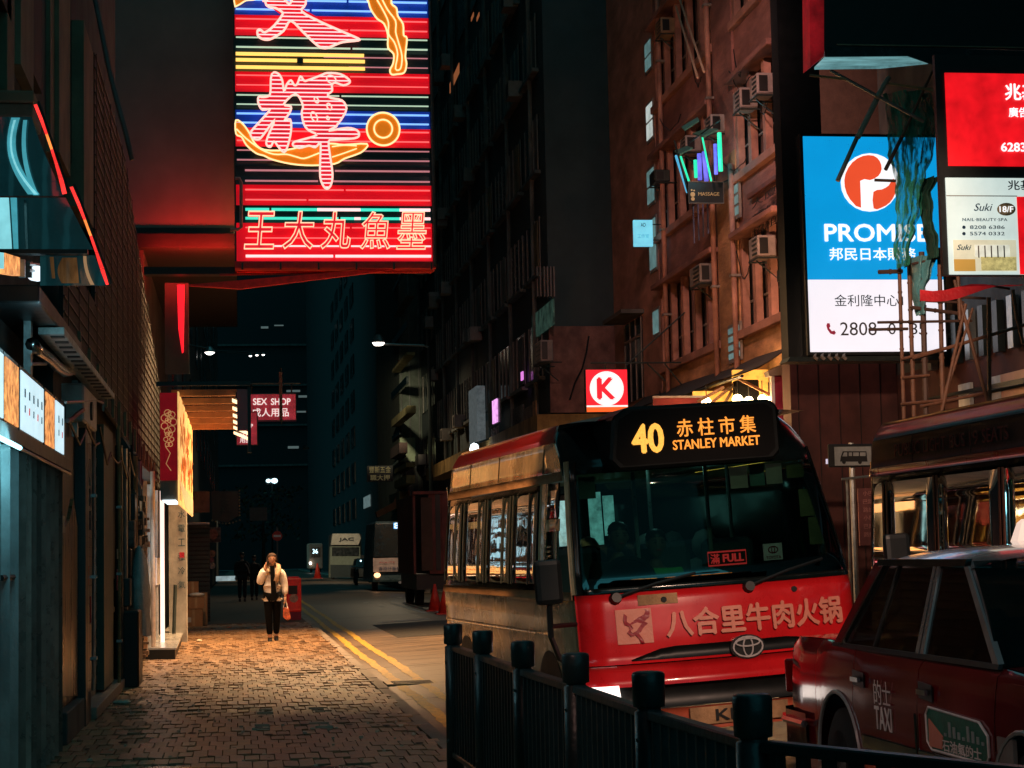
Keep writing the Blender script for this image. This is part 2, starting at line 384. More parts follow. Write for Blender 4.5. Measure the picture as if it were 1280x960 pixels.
# puddle at the near end
m_pud = mat('rain_puddle', (0.01, 0.012, 0.013), 0.16, bump=0.25, scale=5, spec=0.9, var=0.6)
b = MB()
for cx, cy, rx, ry in ((-0.62, 14.55, .5, .35), (-0.05, 14.35, .45, .22), (.55, 14.4, .4, .12)):
    pts = [(cx + rx * math.cos(a) * (1 + .15 * math.sin(3 * a)), cy + ry * math.sin(a) * (1 + .2 * math.cos(4 * a)), 0.009) for a in [2 * math.pi * k / 20 for k in range(20)]]
    b.add(pts, [tuple(range(20))])
b.build('puddle', m_pud, kind='structure')

# ================================================================== LEFT SIDE OF THE STREET
XW = -1.56
# ---- near shophouse (upper storeys)
sh = empty('shophouse', (-4, 19, 0), 'dark tiled shophouse with vertical fins above the roller-shuttered shops beside the pavement', 'building')
box('wall', m_dkconc, -9, XW - 0.12, -6, 27, 0, 30, sh)
m_fin = mat('olive_brown_fin', (0.30, 0.22, 0.13), 0.7, var=0.2, streak=0.4)
for (u0, u1, v1, zt, X) in ((26, 42, 80, 14, -1.60), (9, 18, 112, 14, -1.62), (74, 88, 190, 14, -1.60), (63, 70, 190, 14, -1.64), (105, 117, 258, 6.95, -1.50)):
    a = onX(u0, v1, X); c = onX(u1, v1, X)
    box('fin', m_fin, X - 0.25, X, a.y, c.y, a.z, zt, sh)
b1 = onY(42, 145, 13.3); t1 = onY(42, 113, 13.3)
box('ledge_beam', mat('olive_beam', (0.20, 0.17, 0.11), 0.6), -2.1, b1.x - .01, 13.32, 13.9, b1.z, t1.z - .085, sh, bevel=.01)
box('ledge_beam', m_fin, -2.1, b1.x, 13.3, 13.92, t1.z - .083, t1.z, sh, bevel=.01)
m_clad_dull = mat('dull_dark_panel', (.015, .02, .02), .7)
for z in (5.2, 8.2):
    for yy in (13, 15.2, 18.6, 22):
        box('window', m_clad_dull, XW - .125, XW - .06, yy, yy + 1.1, z + .3, z + 2.2, sh)
# fabric coated cladding grid: horizontal slats converging down the street
m_clad = mat('dark_cladding_panel', (0.006, 0.010, 0.010), 0.7)
m_slat = mat('grey_cladding_slat', (0.045, 0.05, 0.046), 0.5, 0.3, rnd=0.6, var=.6)
cl = empty('cladding_screen', (-1.48, 27, 3.0), 'long dark mesh screen of thin slats hung over the shop fronts', 'screen')
ctop = lambda y: 7.0 if y < 26 else 7.0 - (y - 26) * .19
MB().prism([(-1.5, 20.6, 3.35), (-1.5, 36, 2.95), (-1.5, 41, 2.9), (-1.5, 41, 4.2), (-1.5, 26, 7.0), (-1.5, 20.6, 7.0)], (-.04, 0, 0)).build('backing_panel', m_clad, cl)
MB().prism([(-1.5, 16.9, 3.46), (-1.5, 20.59, 3.35), (-1.5, 20.59, 4.3), (-1.5, 16.9, 4.3)], (-.04, 0, 0)).build('backing_panel', m_clad, cl)
z = 3.05; n = 0
while z < 7.0:
    y0 = 16.9 if z < 4.25 else 20.6
    y1 = 41 if z < 4.2 else 26 + (7.0 - z) / .19
    if y1 > 41: y1 = 41
    yy = y0
    while yy < y1 - .2:
        L = min(random.uniform(4, 7), y1 - yy)
        if z > 3.46 - (yy - 16.9) * .027: box('slat', m_slat, -1.5, -1.485, yy, yy + L - .06, z, z + .013, cl)
        yy += L
    z += 0.135
for yy in [17.2 + 1.15 * i for i in range(20)]:
    zt = 4.3 if yy < 20.6 else min(7.0, 7.0 - (yy - 26) * .19)
    box('upright', m_clad, -1.4845, -1.478, yy, yy + .03, 3.45 - (yy - 16.9) * .027, zt, cl)
# lower fringe of pale fittings under the screen
for i in range(14):
    yy = 18.0 + i * 1.2; zz = 3.42 - (yy - 16.9) * .028
    box('bracket_plate', m_fin, -1.47, -1.44, yy, yy + .10, zz - .02, zz + .30, cl)
# downpipe curving along the top of the screen
p = [onX(u, v, -1.45) for u, v in ((100, -60), (118, 0), (127, 50), (136, 90), (146, 130), (156, 165), (164, 200))]
MB().tube([onY(u, v, 20) for u, v in ((112, -60), (119, 0), (128, 45), (137, 90), (147, 130), (157, 165), (165, 200))], .026, 8).build('drainpipe', mat('grey_drainpipe', (.22, .17, .16), .5), smooth=True, label='long grey drainpipe slanting down the screened facade toward the neon sign', cat='pipe')
# ---- curved glossy canopy signs, reflections painted as glowing bands, red LED edges
m_cy1 = lit('cyan_glow', (0.10, 0.55, 0.66), .55, var=0.35, scale=3)  # canopy bands glow in place of reflections on the glossy panels
m_cy2 = lit('pale_cyan_glow', (0.30, 0.82, 0.90), .8, var=0.3, scale=3)
m_cyd = mat('dark_teal_acrylic', (0.01, 0.05, 0.06), 0.2, spec=.9)
m_redled = lit('red_led_strip', (1.0, 0.035, 0.03), 1.3, var=0.5, scale=6)
m_oled = lit('orange_led_strip', (1.0, 0.25, 0.05), 1.3, var=0.4, scale=6)
YC = 13.0
def onC(u, v, d=0.0): return onY(u, v, YC + d)
m_tealg = mat('glossy_teal_acrylic', (0.015, 0.06, 0.07), 0.18, spec=.9, bump=.1, scale=3, emit=.02, ecol=(.1, .6, .7))
def cpanel(left, right, v0, v1, m, par, d=0.0, amp=.05):
    rows = []
    for k in range(13):
        t = k / 12; v = v0 + (v1 - v0) * t; a = left(t); c = right(t)
        rows.append([onC(a + (c - a) * j / 10, v, d + amp * math.sin((a + (c - a) * j / 10) * .09)) for j in range(11)])
    return MB().grid(rows).build('panel', m, par, smooth=True)
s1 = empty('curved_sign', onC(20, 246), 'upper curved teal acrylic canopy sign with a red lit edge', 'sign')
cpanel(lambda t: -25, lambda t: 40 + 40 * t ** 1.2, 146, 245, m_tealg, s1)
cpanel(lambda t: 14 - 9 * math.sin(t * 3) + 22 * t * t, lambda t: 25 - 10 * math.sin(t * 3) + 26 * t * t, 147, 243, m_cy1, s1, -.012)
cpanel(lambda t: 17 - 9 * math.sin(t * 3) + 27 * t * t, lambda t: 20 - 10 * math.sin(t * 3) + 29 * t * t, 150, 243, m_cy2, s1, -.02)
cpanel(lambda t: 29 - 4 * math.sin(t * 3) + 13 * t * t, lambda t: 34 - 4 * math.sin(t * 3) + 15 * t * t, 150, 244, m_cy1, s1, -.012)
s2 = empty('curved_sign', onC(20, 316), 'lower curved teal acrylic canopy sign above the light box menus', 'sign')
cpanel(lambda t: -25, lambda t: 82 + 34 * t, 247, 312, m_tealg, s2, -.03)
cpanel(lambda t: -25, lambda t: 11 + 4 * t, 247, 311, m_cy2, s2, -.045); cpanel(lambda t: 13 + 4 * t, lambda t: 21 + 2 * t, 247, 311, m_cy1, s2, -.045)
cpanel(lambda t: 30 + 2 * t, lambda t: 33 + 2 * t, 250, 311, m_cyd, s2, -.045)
m_wavy = mat('brown_reflection_glow', (.16, .08, .03), .2, emit=.10, ecol=(.6, .28, .10), var=.7, scale=2.2, stretch=(5, 1, 1), bump=0)  # brown reflections put in as glowing strips
m_wavl = lit('pale_brown_reflection', (.55, .32, .16), .5)
s3 = empty('curved_sign', onC(90, 350), 'glossy teal skirt with painted brown reflections below the teal canopy signs', 'sign')
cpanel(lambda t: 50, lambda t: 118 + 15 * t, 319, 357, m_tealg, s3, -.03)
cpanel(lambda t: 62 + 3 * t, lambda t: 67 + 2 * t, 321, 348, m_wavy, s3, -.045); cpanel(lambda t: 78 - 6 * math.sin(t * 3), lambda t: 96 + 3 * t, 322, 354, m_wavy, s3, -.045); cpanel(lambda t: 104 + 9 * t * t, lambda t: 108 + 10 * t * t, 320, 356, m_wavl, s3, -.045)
m_redled = lit('red_led_strip', (1.0, 0.02, 0.02), .85, var=0.55, scale=9)
def ledge(u0, v0, u1, v1, w0, w1, lab):
    e = empty('led_edge_strip', onC(u1, v1), lab, 'light strip'); n = 6
    for k in range(n):
        t0, t1 = k / n, (k + .94) / n
        f = lambda t: (u0 + (u1 - u0) * t + 3 * math.sin(t * 3.14), v0 + (v1 - v0) * t)
        a, b = f(t0), f(t1); wa = w0 + (w1 - w0) * t0
        MB().prism([onC(a[0], a[1], -.05), onC(a[0] + wa, a[1] - 1, -.05), onC(b[0] + wa, b[1] - 1, -.05), onC(b[0], b[1], -.05)], (0, .03, 0)).build('tube', m_oled if k in (2,) else m_redled, e)
    MB().bar(onC(u0 + w0 + 2, v0 - 4, -.05), onC(u1 + w1 + 3, v1 - 2, -.05), .010).build('rail', m_dark, e)
ledge(42, 131, 78, 243, 4, 5.5, 'red glowing LED strip along the edge of the upper curved sign')
ledge(87, 234, 131, 357, 4, 5, 'red glowing LED strip along the lower sign, running toward the mesh screen')
# dark beam under the curved signs and food sign peeking
p0 = onY(-30, 318, 12.9); p1 = onY(110, 313, 12.9)
box('signboard_beam', m_black, p0.x, p1.x, 12.85, 12.95, p0.z, p1.z, label='black steel beam below the curved teal signs', cat='beam')
fs = empty('food_lightbox', onX(18, 340, -1.42), 'small hanging light box with a food picture above the dark canopy', 'sign')
m_food = mat('food_print', (0.75, 0.25, 0.06), 0.5, emit=1.0, ecol=(0.85, 0.33, 0.10), var=0.9, scale=14, bump=0)
MB().prism([onX(6, 316, -1.42), onX(25, 322, -1.42), onX(25, 345, -1.42), onX(6, 342, -1.42)], (-.05, 0, 0)).build('picture', m_food, fs)
MB().prism([onX(-10, 314, -1.42), onX(5, 316, -1.42), onX(5, 336, -1.42), onX(-10, 332, -1.42)], (-.05, 0, 0)).build('panel', m_cy2, fs)
for (u, v0, v1) in ((27, 324, 346), (36, 326, 346)): box('post', m_steel, -1.44, -1.40, onX(u, v0, -1.42).y, onX(u, v0, -1.42).y + .05, onX(u, v1, -1.42).z, onX(u, v0, -1.42).z, fs)
MB().bar(onX(36, 330, -1.40), onX(57, 332, -1.40), .012).bar(onX(36, 338, -1.40), onX(57, 340, -1.40), .012).build('rail', m_steel, fs)
lamp = MB().sphere(onX(47, 342, -1.38), .07, 10, (1.2, 1, .8)).build('flood_lamp', lit('cold_lamp_lens', (.75, .9, 1), 1.6), smooth=True, label='cold white lamp on a bracket beside the small food light box', cat='lamp')
# solid dark canopy box with pale underside strip
cn = empty('shop_canopy', (-1.6, 16, 3.2), 'dark shop canopy with a pale perforated edge strip above the light boxes', 'canopy')
box('canopy_body', m_black, -2.0, -1.32, 13.1, 16.6, 3.30, 3.42, cn, bevel=.01)
m_soff = mat('pale_soffit_panel', (0.55, 0.60, 0.58), 0.5, 0.2, scale=8, var=.4)
ys_ = [14.4, 15.6, 17.0, 18.5, 20.2]
for i in range(4): box('edge_panel', m_soff, -1.46, -1.27, ys_[i], ys_[i + 1] - .04, 3.235, 3.29, cn, bevel=.004)
for i in range(16): box('louvre', m_black, -1.38, -1.28, 14.5 + i * .35, 14.58 + i * .35, 3.225, 3.236, cn)
MB().box(-1.53, -1.48, 14.1, 14.22, 2.9, 3.3).build('hanger', m_steel, cn); MB().box(-1.53, -1.48, 18.1, 18.24, 2.72, 3.24).build('hanger', m_steel, cn)
for (u0, v0, u1, v1) in ((38, 440, 57, 440), (38, 455, 57, 455), (57, 440, 57, 456)):
    MB().bar(onX(u0, v0, -1.46), onX(u1, v1, -1.46), .014).build('hanger_rail', m_steel, cn)
cd = MB().tube([onX(u, v, -1.47) for u, v in ((40, 430), (46, 438), (60, 448), (70, 458), (80, 464), (90, 463), (97, 456))], .05, 8).build('ventilation_duct', m_chrome, smooth=True, label='shiny silver ventilation duct looping under the dark canopy', cat='duct')
ac = empty('air_conditioner', onX(113, 528, -1.42), 'white air conditioner box hanging under the canopy past the light boxes', 'air conditioner')
aa = onX(105, 526, -1.40); ab = onX(121, 503, -1.40)
box('casing', m_white, -1.62, -1.40, aa.y, ab.y, aa.z, ab.z + .05, ac, bevel=.02)
MB().lathe([(.09, 0), (.09, .02)], (-1.40, (aa.y + ab.y) / 2, (aa.z + ab.z) / 2), (1, 0, 0)).build('fan_grille', m_dark, ac)
MB().tube([onX(u, v, -1.41) for u, v in ((104, 512), (96, 518), (90, 524), (84, 526))], .02, 6).build('hose', m_black, ac)
MB().tube([onX(82, 503, -1.41), onX(103, 502, -1.41), onX(120, 500, -1.41), onX(129, 504, -1.41), onX(129, 514, -1.41)], .012, 6).build('mounting_rail', m_steel, ac)
# ---- row of menu light boxes
lb = empty('menu_lightbox_row', (-1.5, 14, 2.45), 'row of glowing menu light boxes above the metal gate', 'sign')
m_menu = lit('menu_paper_glow', (0.62, 0.86, 0.95), 1.0, var=.12, scale=5)
m_ink = mat('dark_menu_ink', (0.02, 0.08, 0.12), .6); m_inkr = mat('red_menu_ink', (0.6, 0.03, 0.03), .6, emit=.5, ecol=(.7, .04, .03))
zt, zb = 2.86, 2.46
XL = -1.46
def yl(u): return onX(u, 520, XL).y
for (u0, u1, kind) in ((-12, 3, 't'), (5, 22, 'f'), (25, 53.5, 't'), (56, 67, 'f'), (68.5, 79, 't')):
    a, c = yl(u0), yl(u1)
    bx = box('lightbox', m_dark, XL - .12, XL, a - .02, c + .02, zb - .03, zt + .03, lb)
    box('panel', m_menu if kind == 't' else m_food, XL, XL + .008, a + .01, c - .01, zb, zt, bx)
    if kind == 't' and u0 > 0:
        ncol = 5 if u1 - u0 > 20 else 2
        for i in range(ncol):
            yc = a + (c - a) * (i + .7) / (ncol + .4)
            text('燒味飯', (XL + .012, yc, (zt + zb) / 2 + .06), Y_ * -1 if False else Vector((0, 1, 0)), Z_, .07, .06, m_ink, bx, name='menu_print', depth=.002)
            text('海鮮', (XL + .012, yc, (zt + zb) / 2 - .05), Vector((0, 1, 0)), Z_, .06, .05, m_inkr if i % 2 else m_ink, bx, name='menu_print', depth=.002)
box('trough', m_black, XL - .1, XL + .06, 11, yl(80), zb - .14, zb - .05, lb)
MB().bar((XL + .05, 11, zb - .16), (XL + .05, yl(80), zb - .16), .012).build('rail', m_steel, lb)
# ---- ground floor fronts
gate = empty('folding_gate', (-1.5, 14, 0), 'tall corrugated metal folding gate with a padlocked pale edge near the camera', 'gate')
m_gl = mat('pale_galvanised_sheet', (0.50, 0.60, 0.62), 0.35, 0.5, var=.15, streak=.3)
m_gd = mat('brown_galvanised_sheet', (0.40, 0.36, 0.32), 0.3, 0.45, var=.3, streak=.3, rnd=.7)  # per-leaf tone stands in for bright streaks on the ribs
y = 11.2; k = 0
while y < 16.15:
    w = .17 if y > 13.2 else .24
    m = m_gl if y < 13.0 else m_gd
    MB().prism([(-1.56, y, 0.03), (-1.49 + (.05 if k % 2 else 0), y + w * .5, 0.03), (-1.56, y + w - .015, 0.03), (-1.60, y + w * .5, .03)], (0, 0, 2.28)).build('gate_leaf', m, gate)
    y += w; k += 1
box('rail', m_steel, -1.57, -1.50, 11.2, 16.2, 2.32, 2.38, gate)
MB().bar((-1.40, 11.4, 2.30), (-1.40, 12.7, 2.30), .016, 8).build('light_tube', lit('assumed_cyan_tube', (.45, .95, 1), 2.5), gate)  # assumed tube, put in to light the gate cyan
point('tube_light', (-1.32, 12.2, 2.22), 13, (.30, .82, .95), .25)
box('bottom_track', m_dark, -1.6, -1.5, 11.2, 16.2, 0.0, .03, gate)
lk = box('padlock', m_black, -1.50, -1.46, 12.55, 12.72, 1.36, 1.52, gate, bevel=.01)
MB().bar((-1.47, 12.3, 1.47), (-1.47, 12.95, 1.47), .02).build('bolt', m_black, gate)
m_poster = mat('torn_posters', (.16, .13, .12), .7, var=.9, scale=11)
col_ = empty('tiled_pier', (-1.6, 16.6, 0), 'narrow tiled pier with torn posters between the gate and the wooden door', 'pier')
box('pier_body', m_dkconc, -1.9, -1.52, 16.2, 16.95, 0, 3.2, col_)
for i in range(7): box('poster', m_poster, -1.52, -1.512, 16.26, 16.88, .5 + i * .3, .77 + i * .3, col_)
wd = empty('wooden_door', (-1.6, 18, 0), 'worn brown plywood door panel above a dark plinth', 'door')
m_ply = mat('worn_plywood', (0.46, 0.24, 0.10), .3, var=.45, scale=2.5, stretch=(1, 3, .5), streak=.5)
MB().prism([(-1.53, 17.0, .42), (-1.53, 18.75, .30), (-1.53, 18.75, 1.9), (-1.53, 18.3, 2.15), (-1.53, 17.9, 1.95), (-1.53, 17.0, 1.8)], (-.04, 0, 0)).build('panel', m_ply, wd)
box('frame', m_dark, -1.62, -1.56, 16.97, 18.95, .2, 3.0, wd)
box('jamb', m_dark, -1.6, -1.46, 18.8, 19.15, 0, 3.0, wd)
box('plinth', m_dkconc, -1.7, -1.47, 16.96, 19.6, 0, .28, wd, bevel=.01)
rs = empty('roller_shutter', (-1.6, 21, 0), 'closed grey roller shutter with a low stone sill', 'shutter')
for i in range(30): box('slat', m_dark, -1.62, -1.585 + .008 * (i % 2), 19.7, 21.9, .12 + i * .1, .115 + (i + 1) * .1, rs)
box('guide_rail', m_steel, -1.6, -1.5, 19.6, 19.7, 0, 3.1, rs); box('guide_rail', mat('green_metal', (.05, .10, .08), .5), -1.6, -1.5, 21.9, 23.5, .15, 3.1, rs)
box('sill', m_kerb, -1.6, -1.42, 19.7, 24.4, 0, .12, rs, bevel=.008)
mb_ = MB()
for i in range(26): mb_.box(-1.5, -1.485, 19.2, 19.35, .5 + i * .09, .5 + i * .09 + .06)
mb_.build('number_strips', m_poster, rs)
box('red_notice', m_red, -1.5, -1.48, 19.22, 19.34, 1.0, 1.5, label='small red notice fixed on the door jamb beside the roller shutter', cat='notice')
pr = empty('pipe_cluster', (-1.5, 24, 0), 'bundle of dark vertical pipes and meter boxes past the roller shutter', 'pipe')
for i, (x, yy, r, m) in enumerate(((-1.48, 24.3, .05, m_dark), (-1.45, 25.0, .035, m_steel), (-1.47, 25.8, .05, m_dark), (-1.42, 26.8, .04, m_terra2), (-1.45, 28.2, .05, m_steel), (-1.38, 31.4, .035, mat('pale_pipe', (.7, .5, .36), .4)))):
    MB().bar((x, yy, .0), (x, yy, 3.0), r, 8).build('pipe', m, pr)
for i in range(7): box('meter_box', (m_dark, m_black, m_poster)[i % 3], -1.56, -1.36 - .02 * (i % 2), 24.5 + i * .55, 24.9 + i * .55, 1.0 + (i * .37) % 1.3, 1.35 + (i * .37) % 1.3, pr, bevel=.01)
box('utility_cabinet', m_black, -1.56, -1.25, 24.4, 25.3, 0, .95, label='black utility cabinet standing below the hanging white bag', cat='cabinet', bevel=.02)
bag = MB(); rows = []
for k in range(9):
    t = k / 8; z = 1.75 - 1.15 * t; w = .07 + .16 * math.sin(min(1, t * 1.3) * math.pi * .6)
    rows.append([(-1.30 + w * math.cos(a) * .6 + .02 * math.sin(7 * a + k), 25.6 + w * math.sin(a) * 1.5, z + .02 * math.sin(3 * a)) for a in [2 * math.pi * j / 14 for j in range(15)]])
bag.grid(rows).build('plastic_bag', mat('white_translucent_bag', (.55, .57, .55), .4, bump=.6, scale=6), smooth=True, label='white plastic rubbish sack hanging on the pipes by the wall', cat='bag')
# notices, meters and conduits along the dark fronts
random.seed(404)
m_note = mat('faded_paper_notice', (.42, .38, .30), .7, var=.5, scale=9, rnd=.6)
for i in range(26):
    yy = random.choice((16.4, 19.0, 19.35, 23.7, 24.0, 24.9, 26.0, 27.2)) + random.uniform(-.05, .25); z = random.uniform(.7, 2.6); w = random.uniform(.12, .3)
    box('paper_notice', random.choice((m_note, m_note, m_poster, m_red)), -1.475, -1.462, yy, yy + w, z, z + random.uniform(.1, .3), pr)
for i, (yy, z0, z1) in enumerate(((19.5, .3, 3.1), (23.6, 0, 3.2), (26.4, 0, 3.3), (27.6, .2, 3.0), (28.8, 0, 3.0))):
    MB().tube([(-1.44, yy, z0), (-1.43, yy, (z0 + z1) / 2), (-1.44, yy + .05, z1)], .022, 6).build('conduit', random.choice((m_steel, m_dark, m_terra2)), pr)
    for z in (.6, 1.4, 2.2): box('pipe_clip', m_steel, -1.47, -1.405, yy - .04, yy + .06, z, z + .03, pr)
for i in range(7): MB().tube([(-1.42, 16.5 + i * 1.8, 2.75 + .1 * (i % 3)), (-1.40, 17.4 + i * 1.8, 2.60 + .1 * (i % 2)), (-1.42, 18.3 + i * 1.8, 2.78)], .012, 5).build('slack_cable', m_black, pr)
# goods piled along the wall
m_goods = mat('mixed_shop_goods', (.16, .10, .06), .5, var=.9, scale=14, rnd=.6, island=True)
b = MB()
for i in range(110):
    yy = random.uniform(26.3, 30.2); z = random.uniform(.1, 2.5); s = random.uniform(.03, .1)
    b.box(-1.55, -1.36 - random.uniform(0, .1), yy, yy + s * 3, z, z + s)
b.build('hanging_goods', m_goods, kind='stuff')
# ---- lit shop front
m_shopglow = mat('lit_shop_interior', (.5, .6, .62), .5, emit=.9, ecol=(.42, .75, .86), var=.75, scale=2.6, bump=0)
m_warmglow = mat('warm_shop_interior', (.6, .4, .25), .5, emit=.55, ecol=(.9, .55, .3), var=.8, scale=3.5, bump=0)
sf = empty('lit_shop', (-1.6, 32, 0), 'brightly lit narrow shop front with glass cabinets beside the step', 'shop')
box('back_wall', m_shopglow, -2.4, -2.3, 29, 36, 1.5, 3.0, sf); box('back_wall', m_warmglow, -2.4, -2.3, 29, 36, 0, 1.5, sf)
box('ceiling', m_dkconc, -2.4, -1.45, 29, 36, 3.0, 3.05, sf)
m_sglass = glass('shop_window_glass', (.8, .95, 1), .9, .8)
for i in range(4):
    y0 = 30.3 + i * 1.35
    box('glass_pane', m_sglass, -1.46, -1.45, y0 + .05, y0 + 1.3, .35, 2.6, sf)
    box('mullion', m_white if i % 2 else m_terra2, -1.48, -1.42, y0 - .03, y0 + .04, .1, 2.8, sf)
for i in range(4):
    for z in (.45, .9, 1.35):
        box('shelf', m_steel, -1.95, -1.5, 30.4 + i * 1.35, 31.6 + i * 1.35, z, z + .02, sf)
b = MB()
for i in range(160):
    yy = random.uniform(30.4, 35.6); z = random.choice((.47, .92, 1.37)); s = random.uniform(.04, .1)
    b.box(-1.9, -1.85 + s, yy, yy + s, z, z + s * 2)
b.build('shelf_goods', mat('bright_packets', (.5, .28, .18), .5, var=.9, scale=9, rnd=.7, island=True), sf, kind='stuff')
box('price_board', m_white, -1.44, -1.41, 33.3, 35.2, 1.15, 1.62, sf)
MB().box(-1.34, -1.28, 33.2, 33.5, .1, 2.75).build('light_tube', lit('pinkish_white_tube', (1, .72, .62), 1.4), sf)
st = empty('shop_step', (-1.2, 31.5, 0), 'pale tiled step plate standing on dark feet at the lit shop door', 'step')
A, B_, Cc, D = onZ(195, 812, .16), onZ(221, 812, .16), onZ(232, 785, .16), onZ(205, 785, .16)
MB().prism([(-1.5, A.y, .16), (B_.x, B_.y, .16), (Cc.x, Cc.y, .16), (-1.5, D.y, .16)], (0, 0, .03)).build('step_plate', mat('pale_step_tile', (.42, .42, .40), .2, spec=.8), st)
MB().prism([(-1.5, A.y + .05, 0), (B_.x - .03, B_.y + .05, 0), (Cc.x - .03, Cc.y, 0), (-1.5, D.y, 0)], (0, 0, .158)).build('step_base', m_black, st)
# pillar with hand written characters
pl = empty('painted_pillar', (-1.2, 37.5, 0), 'pale pillar covered with handwritten characters beside the cardboard boxes', 'pillar')
pa = onY(221, 700, 37.5); pb = onY(233, 700, 37.5)
m_pil = mat('dirty_white_plaster', (.45, .45, .42), .7, streak=.4)
box('pillar_body', m_pil, pa.x - .15, pb.x, 37.5, 38.2, 0, 3.0, pl)
for i, ch in enumerate('水電工程冷氣'):
    text(ch, ((pa.x + pb.x) / 2, 37.49, 2.45 - i * .27), X_, Z_, .13, .14, m_ink, pl, depth=.003, name='handwriting')
box('small_sticker', m_red, pb.x - .13, pb.x - .04, 37.487, 37.495, 1.62, 1.72, pl)
# handle rack silhouettes next to it
MB().bar((pa.x - .05, 36.9, 0), (pa.x - .02, 37.2, 1.1), .04).build('leaning_board', m_dark, label='dark board leaning on the painted pillar', cat='board')
# ---- cardboard boxes
m_card = mat('brown_cardboard', (.42, .23, .12), .8, var=.15, rnd=.15)
m_tape = mat('packing_tape', (.5, .34, .2), .4)
def carton(u0, v0, u1, v1, Y, d, lab, z0=None):
    a = onY(u0, v1, Y); c = onY(u1, v0, Y)
    if z0 is None: z0 = a.z
    t = empty('cardboard_box', ((a.x + c.x) / 2, Y + d / 2, z0), lab, 'box', 'cardboard boxes stacked by the pillar')
    box('carton', m_card, a.x, c.x, Y, Y + d, z0, c.z, t)
    box('tape', m_tape, (a.x + c.x) / 2 - .03, (a.x + c.x) / 2 + .03, Y - .004, Y - .001, z0 + .01, c.z, t)
    box('flap', m_card, a.x - .005, c.x + .005, Y - .012, Y + .1, c.z - .0, c.z + .008, t)
    return t, c.z
t1, z1 = carton(231, 761, 253, 778, 46.5, .4, 'bottom cardboard box with a white label, under the taped one', 0)
box('paper_label', m_white, onY(234, 770, 46.49).x, onY(239, 770, 46.49).x, 46.488, 46.494, .1, .22, t1)
t2, z2 = carton(235, 746, 255, 761, 46.6, .4, 'taped cardboard box on top of the labelled box', z1 + .012)
t3, z3 = carton(234, 727, 248, 740, 47.2, .35, 'smaller reddish cardboard box standing high behind the stack', z2 + .04)
t4, z4 = carton(252, 741, 259, 776, 47.4, .4, 'tall narrow cardboard box standing beside the stack', 0)
MB().sphere((onY(246, 744, 46.8).x, 46.8, z2 + .05), .13, 10, (1.5, 1, .4)).build('white_bag', m_white, smooth=True, label='small white bag lying on top of the taped cardboard box', cat='bag')
spot('shop_light', (-1.0, 44.6, 3.0), (-.9, 46.8, .6), 60, (1, .62, .36), 80, .9, .1)  # fill spot added to brighten the cartons, no lamp built
box('crate_base', m_dark, onY(234, 735, 47.2).x, onY(250, 735, 47.2).x, 47.1, 47.7, 0, z2 + .03, label='dark crate standing behind the taped box', cat='crate')
# ================================================================== SIGNS OVER THE PAVEMENT
# ---- red shop sign box with picture face and flood lamps
rb = empty('restaurant_sign', (-1.2, 31, 2.7), 'big red shop sign box with a glowing yellow food picture and lamp arms', 'sign')
pL = onY(200, 545, 28); pR = onY(222, 545, 28); zt, zb = onY(211, 491, 28).z, onY(211, 600, 28).z
m_rsign = mat('deep_red_sign_sheet', (.50, .012, .02), .5, emit=.16, ecol=(.7, .01, .025), var=.15)
box('sign_box', m_rsign, pL.x, pR.x, 28, 36, zb, zt, rb)
m_goldline = mat('gold_line_print', (.7, .45, .15), .5, emit=.35, ecol=(.9, .5, .2), bump=0)
fl = MB(); cx = (pL.x + pR.x) / 2
for (oz, s, n) in ((3.55, .11, 7), (3.30, .07, 6), (3.62, .05, 5)):
    for k in range(n):
        a = 2 * math.pi * k / n; c = Vector((cx + math.cos(a) * s * .6, 27.99, oz + math.sin(a) * s * 1.2)); r = s * .45
        fl.tube([c + Vector((math.cos(q) * r, 0, math.sin(q) * r)) for q in [2 * math.pi * j / 9 for j in range(9)]], .006, 4, closed=True)
fl.tube([(cx - .05, 27.99, 3.2), (cx + .02, 27.99, 3.1), (cx - .04, 27.99, 2.95), (cx + .03, 27.99, 2.85)], .006, 4)
fl.build('flower_print', m_goldline, rb)
m_pic = mat('glowing_food_picture', (.8, .4, .1), .5, emit=.95, ecol=(1.0, .55, .17), var=.45, scale=4, bump=0)
pf = box('picture_face', m_pic, pR.x, pR.x + .02, 28, 36, zb - .35, zt + .02, rb)
MB().prism([(pR.x + .021, 28, zb + .0), (pR.x + .021, 31, zb - .32), (pR.x + .021, 36, zb - .34), (pR.x + .021, 36, zb - .05)], (.004, 0, 0)).build('lower_panel', mat('pale_orange_panel', (.7, .4, .2), .5, emit=.7, ecol=(.95, .5, .22)), rb)
b = MB(); random.seed(3)
for i in range(60):
    y = random.uniform(28.6, 35.6); z = random.uniform(zb, zt - .2); b.lathe([(random.uniform(.05, .16), 0), (.04, .012)], (pR.x + .02, y, z), (1, 0, 0), 8)
b.build('dish_print', mat('dish_print', (.5, .1, .02), .5, emit=.5, ecol=(.8, .16, .02), var=.6, bump=0), rb, kind='stuff')
m_arm = mat('orange_lit_wood_arm', (.55, .24, .11), .6)
m_bulb = lit('warm_flood_bulb', (1.0, .66, .36), 2.2)
